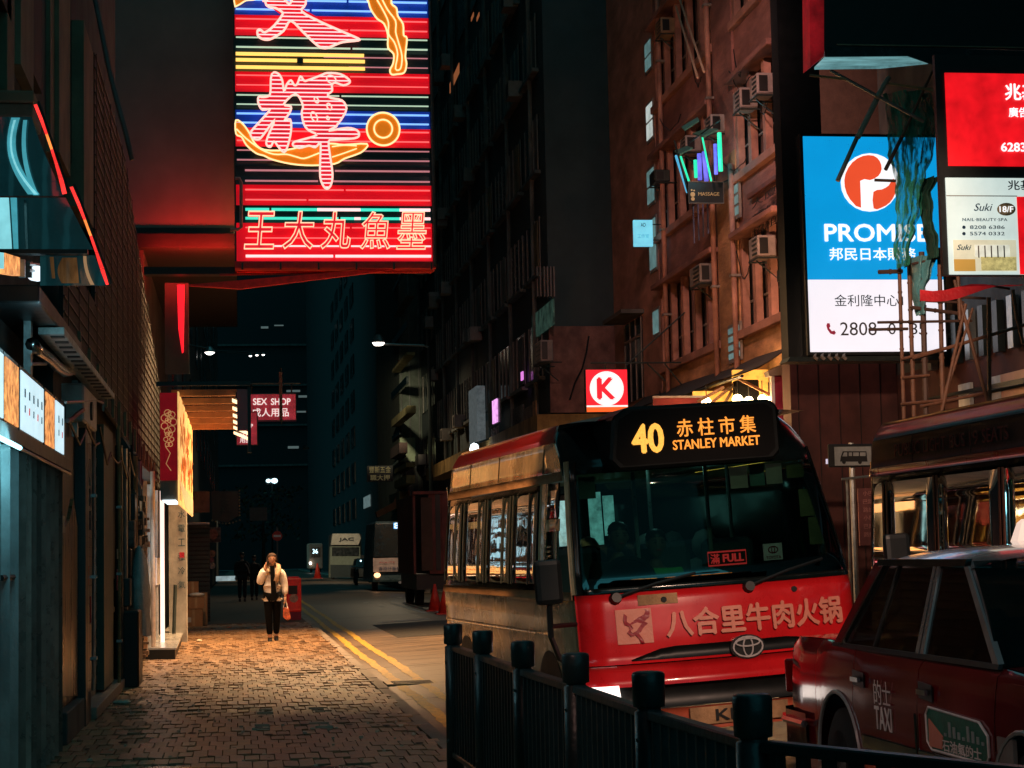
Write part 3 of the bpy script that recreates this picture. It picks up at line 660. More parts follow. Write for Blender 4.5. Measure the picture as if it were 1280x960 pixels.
for i in range(6):
    y = 28.3 + i * 1.45; z = zt - .02
    xe = pR.x + .98 + .0 * i
    am = box('lamp_arm', m_arm, pR.x - .1, xe, y, y + .16, z, z + .09, rb)
    hd = MB().hexa([(xe - .16, y - .05, z - .05), (xe + .05, y - .05, z - .10), (xe + .05, y + .2, z - .10), (xe - .16, y + .2, z - .05), (xe - .14, y - .03, z + .05), (xe + .07, y - .03, z), (xe + .07, y + .18, z), (xe - .14, y + .18, z + .05)]).build('flood_lamp', m_dark, am)
    hb = MB().hexa([(xe - .20, y - .08, z - .09), (xe + .06, y - .08, z - .21), (xe + .06, y + .1, z - .21), (xe - .20, y + .1, z - .09), (xe - .20, y - .08, z - .05), (xe + .06, y - .08, z - .16), (xe + .06, y + .1, z - .16), (xe - .20, y + .1, z - .05)]).build('lamp_lens', m_bulb, am)
    spot('floodlight', (xe - .05, y + .07, z - .24), (pR.x + .35, y + 1.0, 0), 170, (1.0, .62, .34), 96, .8, .1)
box('end_frame', m_dark, pR.x + 1.0, pR.x + 1.05, 28.1, 28.2, 3.1, zt + .12, rb); box('end_frame', m_red, pR.x + .85, pR.x + 1.0, 28.1, 28.2, zt - .55, zt + .05, rb)
box('top_rail', m_dark, pR.x - .3, pR.x + 1.05, 28.0, 28.06, zt + .1, zt + .16, rb)
box('lower_housing', mat('grey_housing', (.3, .26, .22), .5), pL.x, pR.x + .02, 28.02, 29, zb - .28, zb - .005, rb)
for i in range(6): MB().box(pL.x + .03, pR.x - .03, 28.0 + i * .35, 28.05 + i * .35, zb - .30, zb - .285).build('light_tube', lit('cold_white_tube', (.75, .93, 1), 2.0), rb)
spot('shop_light', (-1.25, 30.5, 2.3), (-1.3, 31.5, 0), 35, (.75, .9, 1), 150, .9, .2)
# ---- adult shop signs
m_pinksign = mat('dim_red_lightbox', (.35, .03, .05), .5, emit=.30, ecol=(.55, .05, .08), var=.5, scale=2.5, bump=0)
m_letglow = lit('white_sign_letter', (1, .86, .82), .85)
def hang_sign(Y, u0, v0, u1, v1, lines, lab):
    a = onY(u0, v1, Y); c = onY(u1, v0, Y); t = empty('shop_sign', ((a.x + c.x) / 2, Y, a.z), lab, 'sign')
    box('lightbox', m_pinksign, a.x, c.x, Y, Y + .2, a.z, c.z, t); bars('frame', m_dark, [((a.x, Y - .01, a.z), (c.x, Y - .01, a.z)), ((c.x, Y - .01, a.z), (c.x, Y - .01, c.z)), ((c.x, Y - .01, c.z), (a.x, Y - .01, c.z)), ((a.x, Y - .01, c.z), (a.x, Y - .01, a.z))], .012, t, 4)
    for s, cu, cv, w, h, bo in lines:
        p = onY(cu, cv, Y - .012); k = Y / 2400
        text(s, p, X_, Z_, w * k, h * k, m_letglow, t, bold=bo)
    return t, a, c
t, a, c = hang_sign(45, 309.5, 492, 370, 526, (('SEX', 325, 502, 17, 8, .02), ('SHOP', 351, 502, 24, 8, .02), ('成人用品', 338, 515.5, 45, 10.5, .01)), 'wide red adult shop sign hanging over the pavement, above the narrow one')
bars('hanger', m_dark, [((-1.5, 45.1, c.z + .25), (c.x + .1, 45.1, c.z + .25)), ((a.x + .1, 45.1, c.z), (a.x + .1, 45.1, c.z + .25)), ((c.x - .1, 45.1, c.z), (c.x - .1, 45.1, c.z + .25)), ((a.x + .78, 44.95, a.z - .1), (a.x + .78, 44.95, c.z + .6))], .02, t)
box('bracket_bar', m_black, onY(349, 500, 44.9).x, onY(353, 500, 44.9).x, 44.86, 44.9, a.z - .03, c.z + .5, t)
t, a, c = hang_sign(43.5, 295.5, 515, 321.5, 556.5, (('SEX', 305, 526.5, 10, 5, .02), ('SHOP', 308, 532.5, 16, 5, .02), ('成人', 306.5, 542, 13, 7, .01), ('用品', 306.5, 550.5, 13, 6, .01), ('SHOP', 303, 517.8, 9, 2.5, 0)), 'narrow upright adult shop sign below the wide red one')
bars('hanger', m_dark, [((-1.5, 43.6, c.z + .1), (a.x + .2, 43.6, c.z + .1))], .02, t)
# ---- red vertical neon and steel work under the big sign
vn = empty('vertical_neon', (-1.3, 37, 5), 'thin upright red neon tube on the dark wall below the overhanging wall', 'neon sign')
a = onY(226, 440, 36); c = onY(226, 356, 36)
MB().prism([(a.x + .02, 36, a.z - .02), (a.x + .05, 36, a.z), (c.x + .07, 36, c.z), (c.x - .07, 36, c.z), (c.x - .05, 36, (a.z + c.z) / 2 - .2)], (0, .06, 0)).build('tube', lit('red_neon', (1, .015, .03), 1.0), vn)
box('backing', m_dark, c.x - .3, c.x + .14, 36.1, 36.15, a.z - .4, c.z + .05, vn)
a = onY(219, 300, 36)
# ---- overhanging wall beside the neon sign (upper storeys of a building)
ow = empty('overhanging_building', (-4, 42, 0), 'building whose blank upper wall overhangs the pavement beside the big neon sign', 'building')
xw0 = -1.56; xw1 = onY(293, 150, 35).x
m_ow = mat('weathered_plain_render', (.20, .18, .16), .85, scale=1.0, var=.15, streak=.1)
zb_ = onY(230, 285, 35).z; m_owb = mat('dark_ledge', (.02, .016, .014), .8)  # ledge far darker than the wall above it
box('wall', m_ow, -9, xw1, 35, 47, zb_, 30, ow); box('wall', m_dkconc, -9, -1.7, 35.2, 47, 0, zb_ - .01, ow)
box('base_ledge', m_owb, -1.9, xw1 + .02, 34.9, 47, onY(230, 310, 35).z, zb_ - .12, ow); box('groove', m_black, -1.9, xw1 - .03, 34.97, 47, zb_ - .119, zb_ - .001, ow)
MB().tube([onY(u, v, 34.93) for u, v in ((185, 308), (197, 292), (205, 290), (216, 300), (226, 312))], .012, 5).build('loose_cable', m_black, ow)
# ---- THE BIG NEON SIGN, in the plane y = 34
NY = 34.0
def zn(v): return onY(415, v, NY).z
def xn(u): return onY(u, 165, NY).x
XN0, XN1 = xn(294.5), xn(538)
ns = empty('neon_sign', ((XN0 + XN1) / 2, NY, zn(325)), 'huge neon restaurant sign with glowing characters on red, blue and black bands', 'neon sign')
k = NY / F_PX
def neon(name, c, s): return lit(name, c, s, var=.05)
n_pink = neon('pink_white_neon', (1, .50, .42), 1.5); n_pale = neon('pale_pink_neon', (1, .62, .62), 1.35); n_red = neon('rose_neon', (1, .12, .12), 1.3)
n_blue = neon('blue_white_neon', (.22, .48, 1), 1.3); n_green = neon('pale_green_neon', (.62, .85, .62), .75); n_cyan = neon('cyan_neon', (.05, .75, .55), 1.1)
n_yel = neon('yellow_neon', (1, .56, .12), 1.5); n_warm = neon('warm_pink_neon', (1, .58, .36), 1.35); n_dim = neon('dim_mauve_neon', (.6, .22, .25), .8); n_cream = neon('cream_neon', (1, .72, .34), 1.35)
b_red = mat('sign_red_sheet', (.75, .006, .018), .4, var=.22, scale=1.2, bump=.1, stretch=(.4, 1, 2), emit=.42, ecol=(1, .004, .018)); b_blue = mat('sign_blue_sheet', (.012, .05, .42), .4, var=.45, scale=1.3, bump=.1, emit=.22, ecol=(.008, .07, .55))  # sheets glow faintly, tube light put into their colour
b_blk = mat('sign_black_sheet', (.004, .012, .013), .35, bump=.1); b_gry = mat('sign_grey_sheet', (.03, .045, .055), .4, bump=.1)
bands = [(-60, -38, b_blk), (-38, -20, b_red), (-20, 20.5, b_blue), (20.5, 46, b_red), (46, 67, b_blk), (67, 91, b_gry), (91, 116, b_red), (116, 138.5, b_blk), (138.5, 160.5, b_blue), (160.5, 184, b_red), (184, 208, b_blk), (208, 231.5, b_gry), (231.5, 257, b_red), (257, 279, b_blk), (279, 327, b_red)]
for v0, v1, m in bands:
    rows = []
    for j in range(5):   # each band is a folded sheet, shallow trough
        t = j / 4; rows.append([(x, NY + .035 * math.sin(t * math.pi), zn(v0 + (v1 - v0) * t)) for x in (XN0, XN1)])
    MB().grid(rows).build('band_sheet', m, ns)
tubes = [(-30, n_red, .016), (-9, n_blue, .016), (2, n_blue, .02), (14, n_blue, .018), (26, n_red, .014), (38, n_red, .014), (49, n_green, .014), (61, n_green, .017), (72, n_dim, .012), (84, n_dim, .012), (96, n_red, .012), (108, n_red, .011), (120.5, n_green, .014), (132, n_green, .013), (143.5, n_blue, .018), (154.8, n_blue, .017), (165, n_red, .014), (177, n_red, .014), (189, n_dim, .013), (201, n_dim, .015), (214, n_dim, .018), (227, n_dim, .017), (238, n_red, .014), (250.5, n_red, .014), (262.5, n_cyan, .028), (273.5, n_cyan, .026), (285, n_red, .012), (298, n_red, .012), (308, n_pale, .016), (320.5, n_pale, .026)]
for v, m, r in tubes:
    z = zn(v); x0 = XN0 + .02 if v < 208 else XN0 + .16
    tb = MB()
    if m is n_dim and 70 < v < 90: x0 = xn(456)
    cut = random.uniform(.35, .6) * (XN1 - XN0) + XN0
    if abs(v - 262.5) < .1: cut = XN0 + .6
    tb.bar((x0, NY - .03, z), (cut - .02, NY - .03, z), r, 6).bar((cut + .02, NY - .03, z), (XN1 - .03, NY - .03, z), r, 6)
    tb.build('neon_tube', m, ns)
    if m is n_cyan: MB().bar((XN0 + 1.4 + (v - 262) * .06, NY - .032, z), (XN0 + 2.2, NY - .032, z), r * 1.05, 6).bar((XN0 + 2.9, NY - .032, z), (XN1 - .03, NY - .032, z), r * 1.05, 6).build('neon_tube', n_pale, ns)
for u0, u1, v, m in ((295.5, 456, 69.8, n_yel), (295.5, 372, 77.3, n_yel), (380, 457, 77.3, n_yel), (295.5, 457, 86.3, n_yel)):
    MB().bar((xn(u0), NY - .05, zn(v)), (xn(u1), NY - .05, zn(v)), .032, 8).build('neon_tube', m, ns)
box('tube_clamp', m_dark, xn(373), xn(379.5), NY - .06, NY - .01, zn(81), zn(74), ns)
b_or = mat('orange_sign_sheet', (.85, .26, .01), .45, var=.12, emit=.5, ecol=(1, .24, .008)); b_chr = mat('crimson_sign_sheet', (.6, .01, .03), .45, emit=.5, ecol=(.9, .015, .04), var=.2)  # plates glow as well, neon light put into the colour
def S6(pts): return [(290 + x / 5.02, y / 5.02) for x, y in pts]
def plate(pts, y, d, m, name):
    return MB().prism([(xn(u), NY + y, zn(v)) for u, v in pts], (0, d, 0)).build(name, m, ns)
def outline(pts, y, r, m, closed=True, sub=3, name='neon_tube'):
    q = catmull(pts, closed, sub); return MB().tube([(xn(u), NY + y, zn(v)) for u, v in q], r, 6, closed=closed).build(name, m, ns)
def hatch(pts, y, step, r, m):
    q = catmull(pts, True, 3); tb = MB(); vs = [p[1] for p in q]; v = math.ceil(min(vs) / step) * step + 1
    while v < max(vs):
        xs = []
        for i in range(len(q)):
            (x0, y0), (x1, y1) = q[i], q[(i + 1) % len(q)]
            if (y0 - v) * (y1 - v) < 0: xs.append(x0 + (v - y0) / (y1 - y0) * (x1 - x0))
        xs.sort()
        for i in range(0, len(xs) - 1, 2):
            if xs[i + 1] - xs[i] > 3: tb.bar((xn(xs[i] + 1), NY + y, zn(v)), (xn(xs[i + 1] - 1), NY + y, zn(v)), r, 5)
        v += step
    tb.build('neon_tube', m, ns)
rib1 = S6([(835, -60), (865, 10), (880, 60), (920, 120), (962, 150), (985, 220), (985, 300), (1020, 340), (1015, 400), (995, 440), (1005, 468), (1040, 466), (1085, 455), (1100, 400), (1093, 350), (1105, 240), (1085, 220), (1082, 150), (1050, 100), (1042, 50), (1010, 20), (1000, -60)])
plate(catmull(rib1), -.06, .03, b_or, 'dragon_ribbon'); outline(rib1, -.075, .017, n_cream)
outline(S6([(920, 0), (960, 70), (990, 140), (990, 215), (1025, 265), (1045, 340), (1030, 432), (1062, 430), (1072, 350), (1050, 260), (1035, 200), (1035, 130), (985, 60), (940, -30)]), -.075, .014, n_cream, closed=False)
rib2 = S6([(25, 765), (70, 790), (112, 850), (140, 905), (200, 948), (340, 948), (480, 915), (620, 905), (700, 912), (845, 905), (820, 950), (770, 975), (700, 1000), (640, 1032), (500, 1043), (370, 1035), (250, 1008), (200, 985), (150, 970), (90, 920), (60, 870), (25, 850)])
plate(catmull(rib2), -.045, .03, b_or, 'dragon_ribbon'); outline(rib2, -.06, .016, n_cream)
outline(S6([(28, 820), (90, 880), (180, 945), (260, 975), (340, 975), (400, 990), (450, 1000), (520, 975), (545, 965)]), -.062, .014, n_cream, closed=False)
outline(S6([(625, 925), (700, 915), (780, 918)]), -.062, .012, n_cream, closed=False); outline(S6([(625, 990), (700, 965), (780, 935)]), -.062, .012, n_cream, closed=False)
rib3 = S6([(25, -60), (170, -60), (165, 0), (140, 15), (95, 20), (60, 42), (35, 55), (25, 52)])
plate(catmull(rib3), -.045, .03, b_or, 'dragon_ribbon'); outline(rib3, -.06, .014, n_cream)
coin = S6([(947 + 103 * math.cos(a), 812 + 103 * math.sin(a)) for a in [2 * math.pi * i / 20 for i in range(20)]])
plate(catmull(coin), -.06, .03, b_or, 'coin'); outline(coin, -.075, .018, n_cream); outline(S6([(947 + 57 * math.cos(a), 810 + 57 * math.sin(a)) for a in [2 * math.pi * i / 14 for i in range(14)]]), -.075, .016, n_cream)
ch1 = S6([(200, -60), (205, 30), (240, 8), (290, 0), (330, 8), (365, 42), (385, 10), (388, -60), (465, -60), (470, 40), (445, 88), (560, 150), (700, 210), (790, 248), (800, 262), (700, 275), (640, 298), (590, 315), (540, 298), (450, 215), (375, 148), (330, 210), (260, 258), (215, 268), (172, 250), (165, 215), (182, 205), (212, 222), (270, 180), (322, 112), (318, 92), (280, 70), (222, 52)])
plate(catmull(ch1), -.11, .035, b_chr, 'character_plate'); outline(ch1, -.13, .022, n_pink); hatch(ch1, -.125, 4.6, .012, n_pale)
ch2 = S6([(262, 472), (295, 480), (318, 520), (328, 588), (345, 545), (372, 518), (392, 548), (412, 540), (432, 492), (455, 520), (482, 515), (560, 485), (600, 470), (680, 475), (735, 508), (738, 530), (700, 545), (650, 530), (628, 545), (630, 580), (602, 605), (620, 625), (690, 640), (718, 690), (690, 750), (660, 790), (650, 805), (605, 830), (720, 812), (780, 825), (795, 855), (765, 876), (640, 887), (604, 898), (612, 990), (625, 1095), (618, 1160), (595, 1193), (570, 1180), (548, 1120), (550, 1000), (552, 908), (520, 935), (480, 925), (420, 940), (382, 925), (385, 905), (430, 890), (530, 858), (480, 830), (450, 790), (437, 720), (445, 672), (400, 602), (325, 668), (370, 682), (362, 720), (330, 768), (365, 762), (370, 830), (350, 920), (325, 968), (290, 935), (262, 900), (240, 935), (215, 920), (222, 875), (270, 762), (190, 868), (160, 890), (122, 875), (120, 840), (182, 770), (240, 700), (192, 705), (167, 665), (168, 625), (200, 625), (240, 608), (246, 510)])
plate(catmull(ch2, True, 2), -.11, .035, b_chr, 'character_plate'); outline(ch2, -.13, .020, n_pink); hatch(ch2, -.125, 5.1, .012, n_pale)
for cx, cy, rx, ry in ((530, 640, 12, 18), (610, 680, 14, 20), (515, 745, 18, 30), (625, 510, 28, 26), (600, 752, 8, 10)):
    outline(S6([(cx + rx * math.cos(a) + ry * .3 * math.sin(a), cy + ry * math.sin(a)) for a in [2 * math.pi * i / 8 for i in range(8)]]), -.14, .013, n_pink)
for i, (chh, u, w) in enumerate((('王', 323, 36), ('大', 371, 38), ('丸', 417, 36), ('魚', 466, 36), ('墨', 511.5, 36))):
    text(chh, (xn(u), NY - .055, zn(289)), X_, Z_, w * k, 46 * k, b_chr, ns, name='character_plate', shear=.12, bold=.035, depth=.012)
    text(chh, (xn(u), NY - .10, zn(289)), X_, Z_, (w + 3) * k, 49 * k, n_warm, ns, tube=.012, name='neon_character', shear=.12, bold=.012 if i < 3 else .004)
# frame, underside, brackets
m_fred = mat('red_frame_steel', (.5, .03, .03), .5, var=.4)
zb0 = zn(327)
box('sign_housing', m_dark, XN0 - .03, XN1 + .03, NY + .05, NY + .42, zb0, zn(-60), ns)
box('bottom_lip', m_fred, XN0 - .03, XN1 + .05, NY - .1, NY + .42, zb0 - .13, zb0 - .01, ns)
MB().bar((XN1 + .035, NY - .1, zb0 - .1), (XN1 + .03, NY - .1, zn(-60)), .03).build('edge_rail', m_dark, ns)
for i in range(6): MB().bar((XN0 + .1 + i * .67, NY - .11, zb0 - .16), (XN0 + .1 + i * .67, NY - .11, zb0 - .04), .018, 5).build('bolt_lug', m_dark, ns)
bars('lower_frame', m_fred, [((XN0 - .3, NY + .1, zb0 - .22), (XN1 + .02, NY + .1, zb0 - .16)), ((XN0, NY + .3, zb0 - .15), (XN1, NY + .3, zb0 - .15))], .022, ns)
a = onY(236, 357, NY); c = onY(534, 333, NY)
MB().prism([a, a + Vector((0, 0, .02)), c + Vector((0, 0, .04)), c, c - Vector((.6, 0, .06)), onY(300, 361, NY)], (0, .12, 0)).build('support_arm', mat('red_lit_beam', (.7, .03, .03), .5, var=.3, scale=8), ns)
a = onY(180, 305, 34.4)
MB().box(a.x, XN0, 34.3, 34.6, zb0 - .18, zb0 - .05).build('support_beam', m_black, ns)
MB().tube([onY(u, v, NY - .12) for u, v in ((294, 223), (299, 223), (301.5, 228), (301.5, 284), (297, 287), (288, 287))], .03, 8).build('conduit', mat('grey_red_conduit', (.4, .2, .2), .5), ns, smooth=True)
MB().bar((-1.45, 34.66, zb0 - .10), (XN0 - .04, 34.66, zb0 - .10), .02, 6).build('neon_tube', n_red, ns)  # extra tube added out of sight behind the beam
for xx, pw in ((-1.3, 12), (-.8, 14), (-.3, 22)): spot('tube_light', (xx, 34.62, zb0 + .10), (xx, 35.0, zb0 + .35), pw * 4.6, (1, .025, .015), 165, 1, .06)  # red spots added to put the glow on the overhanging wall
# ================================================================== FAR LEFT SIDE
m_far = mat('distant_dark_facade', (.10, .17, .185), .85, scale=.6, var=.3)
m_farl = mat('dark_left_facade', (.06, .085, .09), .85, scale=.6, var=.3)
far = empty('corner_building', (-8, 110, 0), 'tall dark building continuing along the pavement past the adult shop signs', 'building')
box('wall', m_farl, -20, -1.7, 47.2, 160, 0, 60, far)
for i in range(10):
    for j in range(8):
        box('window', m_wind, -1.72, -1.66, 50 + i * 9, 53 + i * 9, 6 + j * 3.4, 7.9 + j * 3.4, far)
# scalloped shop board and small shutters
sbd = empty('scalloped_signboard', (-.6, 58, 3), 'dark shop board with a pale scalloped edge hanging under the canopy', 'sign')
c0 = onY(281, 633, 58); w = 17 * 58 / 2400; h = 19 * 58 / 2400
MB().prism([(c0.x - w, 58, c0.z + h), (c0.x + w, 58, c0.z + h), (c0.x + w * 1.03, 58, c0.z - h * .6), (c0.x + w * .2, 58, c0.z - h * 1.05), (c0.x - w * .9, 58, c0.z - h * .85)], (0, .1, 0)).build('board', mat('dark_green_board', (.02, .035, .03), .5), sbd)
for i in range(9):
    t = i / 8; MB().sphere((c0.x + w * 1.05, 57.98, c0.z + h - t * h * 1.6), .035, 6).build('edge_scallop', m_fin, sbd); MB().sphere((c0.x - w * .9 + 2 * w * t * .98, 57.98, c0.z - h * .9 - .1 * math.sin(t * 3.1)), .035, 6).build('edge_scallop', m_fin, sbd)
text('藥房', (c0.x, 57.98, c0.z), X_, Z_, .3, .55, mat('faint_green_letter', (.06, .08, .06), .6), sbd)
st2 = empty('shop_shutter', (-1.4, 50, 0), 'dark slatted shop shutter behind the cardboard boxes', 'shutter')
a = onY(236, 760, 50); c = onY(262, 655, 50)
box('backing', m_black, a.x, c.x, 50.1, 50.2, 0, c.z, st2)
for i in range(22): box('slat', m_dark, a.x, c.x, 50.04 + .015 * (i % 2), 50.1, .02 + i * c.z / 22, (i + .82) * c.z / 22, st2)
fb = empty('fascia_board', (-1.3, 49.5, 2.4), 'dim pale pink fascia above the slatted shutter', 'sign')
a = onY(233, 641, 49.5); c = onY(262, 614, 49.5); box('board', mat('dim_pink_board', (.28, .16, .12), .7, var=.5), a.x, c.x, 49.5, 49.6, a.z, c.z, fb)
a = onY(233, 656, 49.5); c = onY(262, 646, 49.5); box('shelf', m_white, a.x, c.x, 49.2, 49.6, a.z, a.z + .05, fb)
lan = empty('product_rack', (-.9, 52, 0), 'narrow rack of round colourful packets beside the slatted shutter', 'rack')
for (u, v, r, col) in ((266, 668, .14, (.35, .14, .10)), (265, 692, .1, (.4, .2, .12)), (264, 700, .08, (.3, .1, .1)), (265, 707, .09, (.4, .35, .3))):
    p = onY(u, v, 52); MB().lathe([(r, 0), (r, .05)], p, (0, 1, 0), 12).build('packet', mat('packet_%d' % v, col, .5, var=.7, scale=12), lan)
a = onY(271, 658, 52.2); box('board', m_poster, onY(260, 660, 52).x, onY(276, 660, 52).x, 52.06, 52.1, onY(270, 678, 52).z, onY(270, 659, 52).z, lan)
MB().bar(onY(258, 752, 52.1), onY(259, 672, 52.1), .03).build('post', m_fin, lan)
# dim signboards hanging far over the pavement
for (u0, v0, u1, v1, Y, col, lab) in ((312, 634, 334, 651, 95, (.22, .17, .15), 'faint pale sign panel hanging beyond the woman'), ):
    a = onY(u0, v1, Y); c = onY(u1, v0, Y); box('hanging_sign', mat('faint_panel', col, .7), a.x, c.x, Y, Y + .2, a.z, c.z, label=lab, cat='sign')
# shop at pavement end with bluish light
a = onY(270, 728, 80); c = onY(295, 718, 80)
g_ = empty('far_shop_light', (a.x, 80, a.z), 'pale horizontal strip light low by the far shops behind the walkers', 'light')
box('tube', lit('pale_blue_strip', (.5, .66, .68), .45, var=.4), a.x, c.x, 80, 80.1, a.z + .05, a.z + .25, g_)
# no entry sign
ne = empty('no_entry_sign', (.8, 62, 0), 'round red no entry sign on a thin pole behind the woman', 'road sign')
p = onY(346.5, 670, 62); MB().bar((p.x, 62.03, 0), (p.x, 62.03, p.z + .3), .03).build('pole', m_steel, ne)
MB().lathe([(.16, 0), (.16, .03)], (p.x, 62, p.z), (0, 1, 0), 20).build('disc', mat('sign_red', (.5, .03, .02), .5), ne); box('bar', m_white, p.x - .12, p.x + .12, 61.985, 61.99, p.z - .035, p.z + .035, ne)
# lamps in the distance
m_lampw = lit('white_street_lamp', (1, .93, .85), 5); m_lampc = lit('cold_far_lamp', (.6, .9, 1), 3)
def wall_lamp(u, v, Y, lab, cat='lamp', s=.22, m=None, x0=None):
    p = onY(u, v, Y); t = empty('street_lamp', p, lab, cat)
    MB().lathe([(s * .4, .16 * s / .22), (s, 0), (s * .9, -.03)], p, (0, 0, 1), 10).build('lamp_hood', m_steel, t)
    MB().lathe([(s * .85, -.04), (s * .4, -.10)], p, (0, 0, 1), 10).build('lamp_lens', m or m_lampw, t)
    xs_ = -1.7 if x0 is None else x0
    MB().bar(p + Vector((0, 0, .06)), (xs_, Y, p.z + .25), .025, 5).build('lamp_bracket', m_dark, t)
    return p
wall_lamp(262, 439, 55, 'white street lamp glowing under the red overhanging wall', s=.17)
for i, (u, v) in enumerate(((313, 444), (321, 443), (329, 442.5))): wall_lamp(u, v, 120, ('faint far lamp nearest the building edge, one of a row of three', 'faint far lamp in the middle of a row of three', 'faint far lamp at the street end of a row of three')[i], s=.12, x0=-1.7)
t = empty('traffic_light', onY(341, 602, 110), 'pair of cold white signal lamps glowing far down the street', 'lamp')
for u, r in ((335.5, .11), (343, .15)): MB().sphere(onY(u, 601, 110), r, 8, (1.3, 1, 1)).build('lamp_lens', m_lampc, t)
p = onY(340, 601, 110); box('housing', m_black, p.x - .32, p.x + .32, 110.2, 110.4, p.z - .18, p.z + .18, t); MB().bar((p.x, 110.3, 0), (p.x, 110.3, p.z), .05).build('pole', m_dark, t)
# tree glitter near far lamp
tr = empty('street_tree', (1.0, 100, 0), 'dark tree with small pale glints of leaves near the far signal lamps', 'tree')
b = MB(); q = MB(); random.seed(5)
for i in range(380):
    a = random.uniform(0, 6.28); r = random.random() ** .5 * 2.0; p = Vector((1.2 + r * math.cos(a), 100 + r * math.sin(a), 3.9 + random.uniform(-1.4, 1.4))); s = .12
    n = Vector((random.uniform(-1, 1), random.uniform(-1, 1), random.uniform(-1, 1))).normalized(); x = n.orthogonal().normalized() * s; yv = n.cross(x)
    b.add([p + x, p + yv * .6, p - x, p - yv * .6], [(0, 1, 2, 3)])
b.build('crown', mat('leaf_green', (.06, .09, .05), .5, rnd=.5, island=True), tr); MB().bar((1.2, 100, 0), (1.2, 100, 3.5), .12, 7, r2=.06).build('trunk', mat('tree_bark', (.07, .05, .04), .9), tr)
# end of the street: tall dark tower
m_tower = mat('unlit_tower', (.010, .018, .021), .9)
tw = empty('tower_block', (0, 300, 0), 'tall dark tower closing the end of the street', 'building')
box('wall', m_tower, -60, 60, 300, 330, 0, 110, tw)
for (u, v, w, h) in ((36, 0, 0, 0),):
    pass
random.seed(11)
mw1 = lit('dim_lit_window', (.5, .62, .6), .14)
for i in range(11):
    u = random.uniform(300, 452); v = random.uniform(350, 600); p = onY(u, v, 299.8)
    box('window', mw1, p.x - random.uniform(.3, 1.4), p.x + .8, 299.8, 299.95, p.z, p.z + random.uniform(.15, .5), tw)
for i in range(4):
    p = onY(390, 432 + i * 50, 299.6); box('balcony_line', m_dkconc, -40, 40, 299.5, 299.9, p.z, p.z + .3, tw)
# ================================================================== RIGHT SIDE OF THE STREET
random.seed(21)
XR = 10.0
def yr(u, X=XR): return onX(u, 500, X).y
m_fin2 = mat('salmon_painted_fin', (.42, .22, .165), .75, var=.3, scale=3, streak=.4, stretch=(1, .4, 1))
m_frame = mat('old_window_frame', (.22, .2, .18), .6)
m_recess = mat('brown_recess_wall', (.12, .07, .05), .85)
te = empty('tenement_building', (12, 43, 0), 'weathered terracotta tenement with salmon fins between windows and air conditioners', 'building')
Yn, Ycol1, Ycol0, Yfar, Yend = yr(988), yr(931), yr(906), yr(829), 50.2
box('core', m_recess, XR + .45, 19, Yn + .02, Yend - .02, 0, 24, te)
H0, ST, NW = 5.85, 3.15, 1.9
def bay(y0, y1, nf, levels, pane_m=m_wind):
    for k in range(levels):
        zs = H0 + ST * k
        box('spandrel', m_terra2 if k == 0 else m_terra, XR, XR + .44, y0, y1, zs - (ST - NW) + .12 if k else 3.6, zs - .12, te)
        box('window_sill', m_fin2, XR - .12, XR + .44, y0, y1, zs - .12, zs + .05, te, bevel=.012)
        box('slab_ledge', m_terra, XR - .24, XR + .44, y0, y1, zs + NW, zs + NW + .12, te, bevel=.015)
        for i in range(nf):
            yy = y0 + (y1 - y0) * i / (nf - 1) - .0
            yy = min(max(yy, y0 + .09), y1 - .09)
            box('fin', m_fin2, XR - .02, XR + .12, yy - .1, yy + .1, zs + .05, zs + NW, te)
        for i in range(nf - 1):
            a = y0 + (y1 - y0) * i / (nf - 1) + .13; c = y0 + (y1 - y0) * (i + 1) / (nf - 1) - .13
            w = box('window', pane_m, XR + .15, XR + .18, a, c, zs + .05, zs + NW, te)
            box('frame', m_frame, XR + .12, XR + .15, a, c, zs + .6, zs + .64, w); box('frame', m_frame, XR + .122, XR + .148, (a + c) / 2 - .02, (a + c) / 2 + .02, zs + .05, zs + NW, w)
            if (i + k) % 3 == 0: box('curtain', m_fin, XR + .135, XR + .149, a + .03, (a + c) / 2 - .05, zs + .68, zs + NW, w)
bay(Yn, Ycol1, 4, 5); bay(Ycol0, Yfar, 6, 5)
box('corner_pier', m_fin2, XR - .1, XR + .44, Yn - .25, Yn - .002, 3.6, 22, te)
box('pier', m_terra2, XR - .05, XR + .44, Ycol1 + .002, Ycol0 - .002, 3.6, 9.6, te); box('pier', m_terra, XR - .05, XR + .44, Ycol1 + .002, Ycol0 - .002, 9.602, 22, te)
box('end_pier', m_fin2, XR - .02, XR + .44, Yfar + .002, Yend, 3.6, 22, te)
m_wlit = lit('pale_lit_pane', (.72, .82, .78), .55, var=.3); m_wdim = lit('dim_teal_pane', (.22, .42, .42), .35, var=.4)
def small_win(u0, v0, u1, v1, X, n, m, blk=1):
    a = onX(u0, v1, X); c = onX(u1, v0, X); f = box('window', m_frame, X - .02, X + .03, c.y - .05, a.y + .05, a.z - .05, c.z + .05, te)
    for i in range(n):
        z0 = a.z + (c.z - a.z) * i / n; z1 = a.z + (c.z - a.z) * (i + 1) / n
        box('pane', m, X - .035, X - .022, c.y, a.y, z0 + .03, z1 - .03, f)
small_win(914, 214, 923, 276, XR - .06, 4, m_wdim); small_win(913, 404, 925, 452, XR - .06, 4, m_wdim)
small_win(808, 47, 814, 92, XR - .03, 2, m_wdim); small_win(810, 125, 816, 178, XR - .03, 2, m_wlit); small_win(811, 207, 818, 258, XR - .03, 2, m_wdim); small_win(814, 270, 820, 340, XR - .03, 2, m_wdim)
small_win(818, 385, 824, 420, XR - .03, 1, m_wdim)
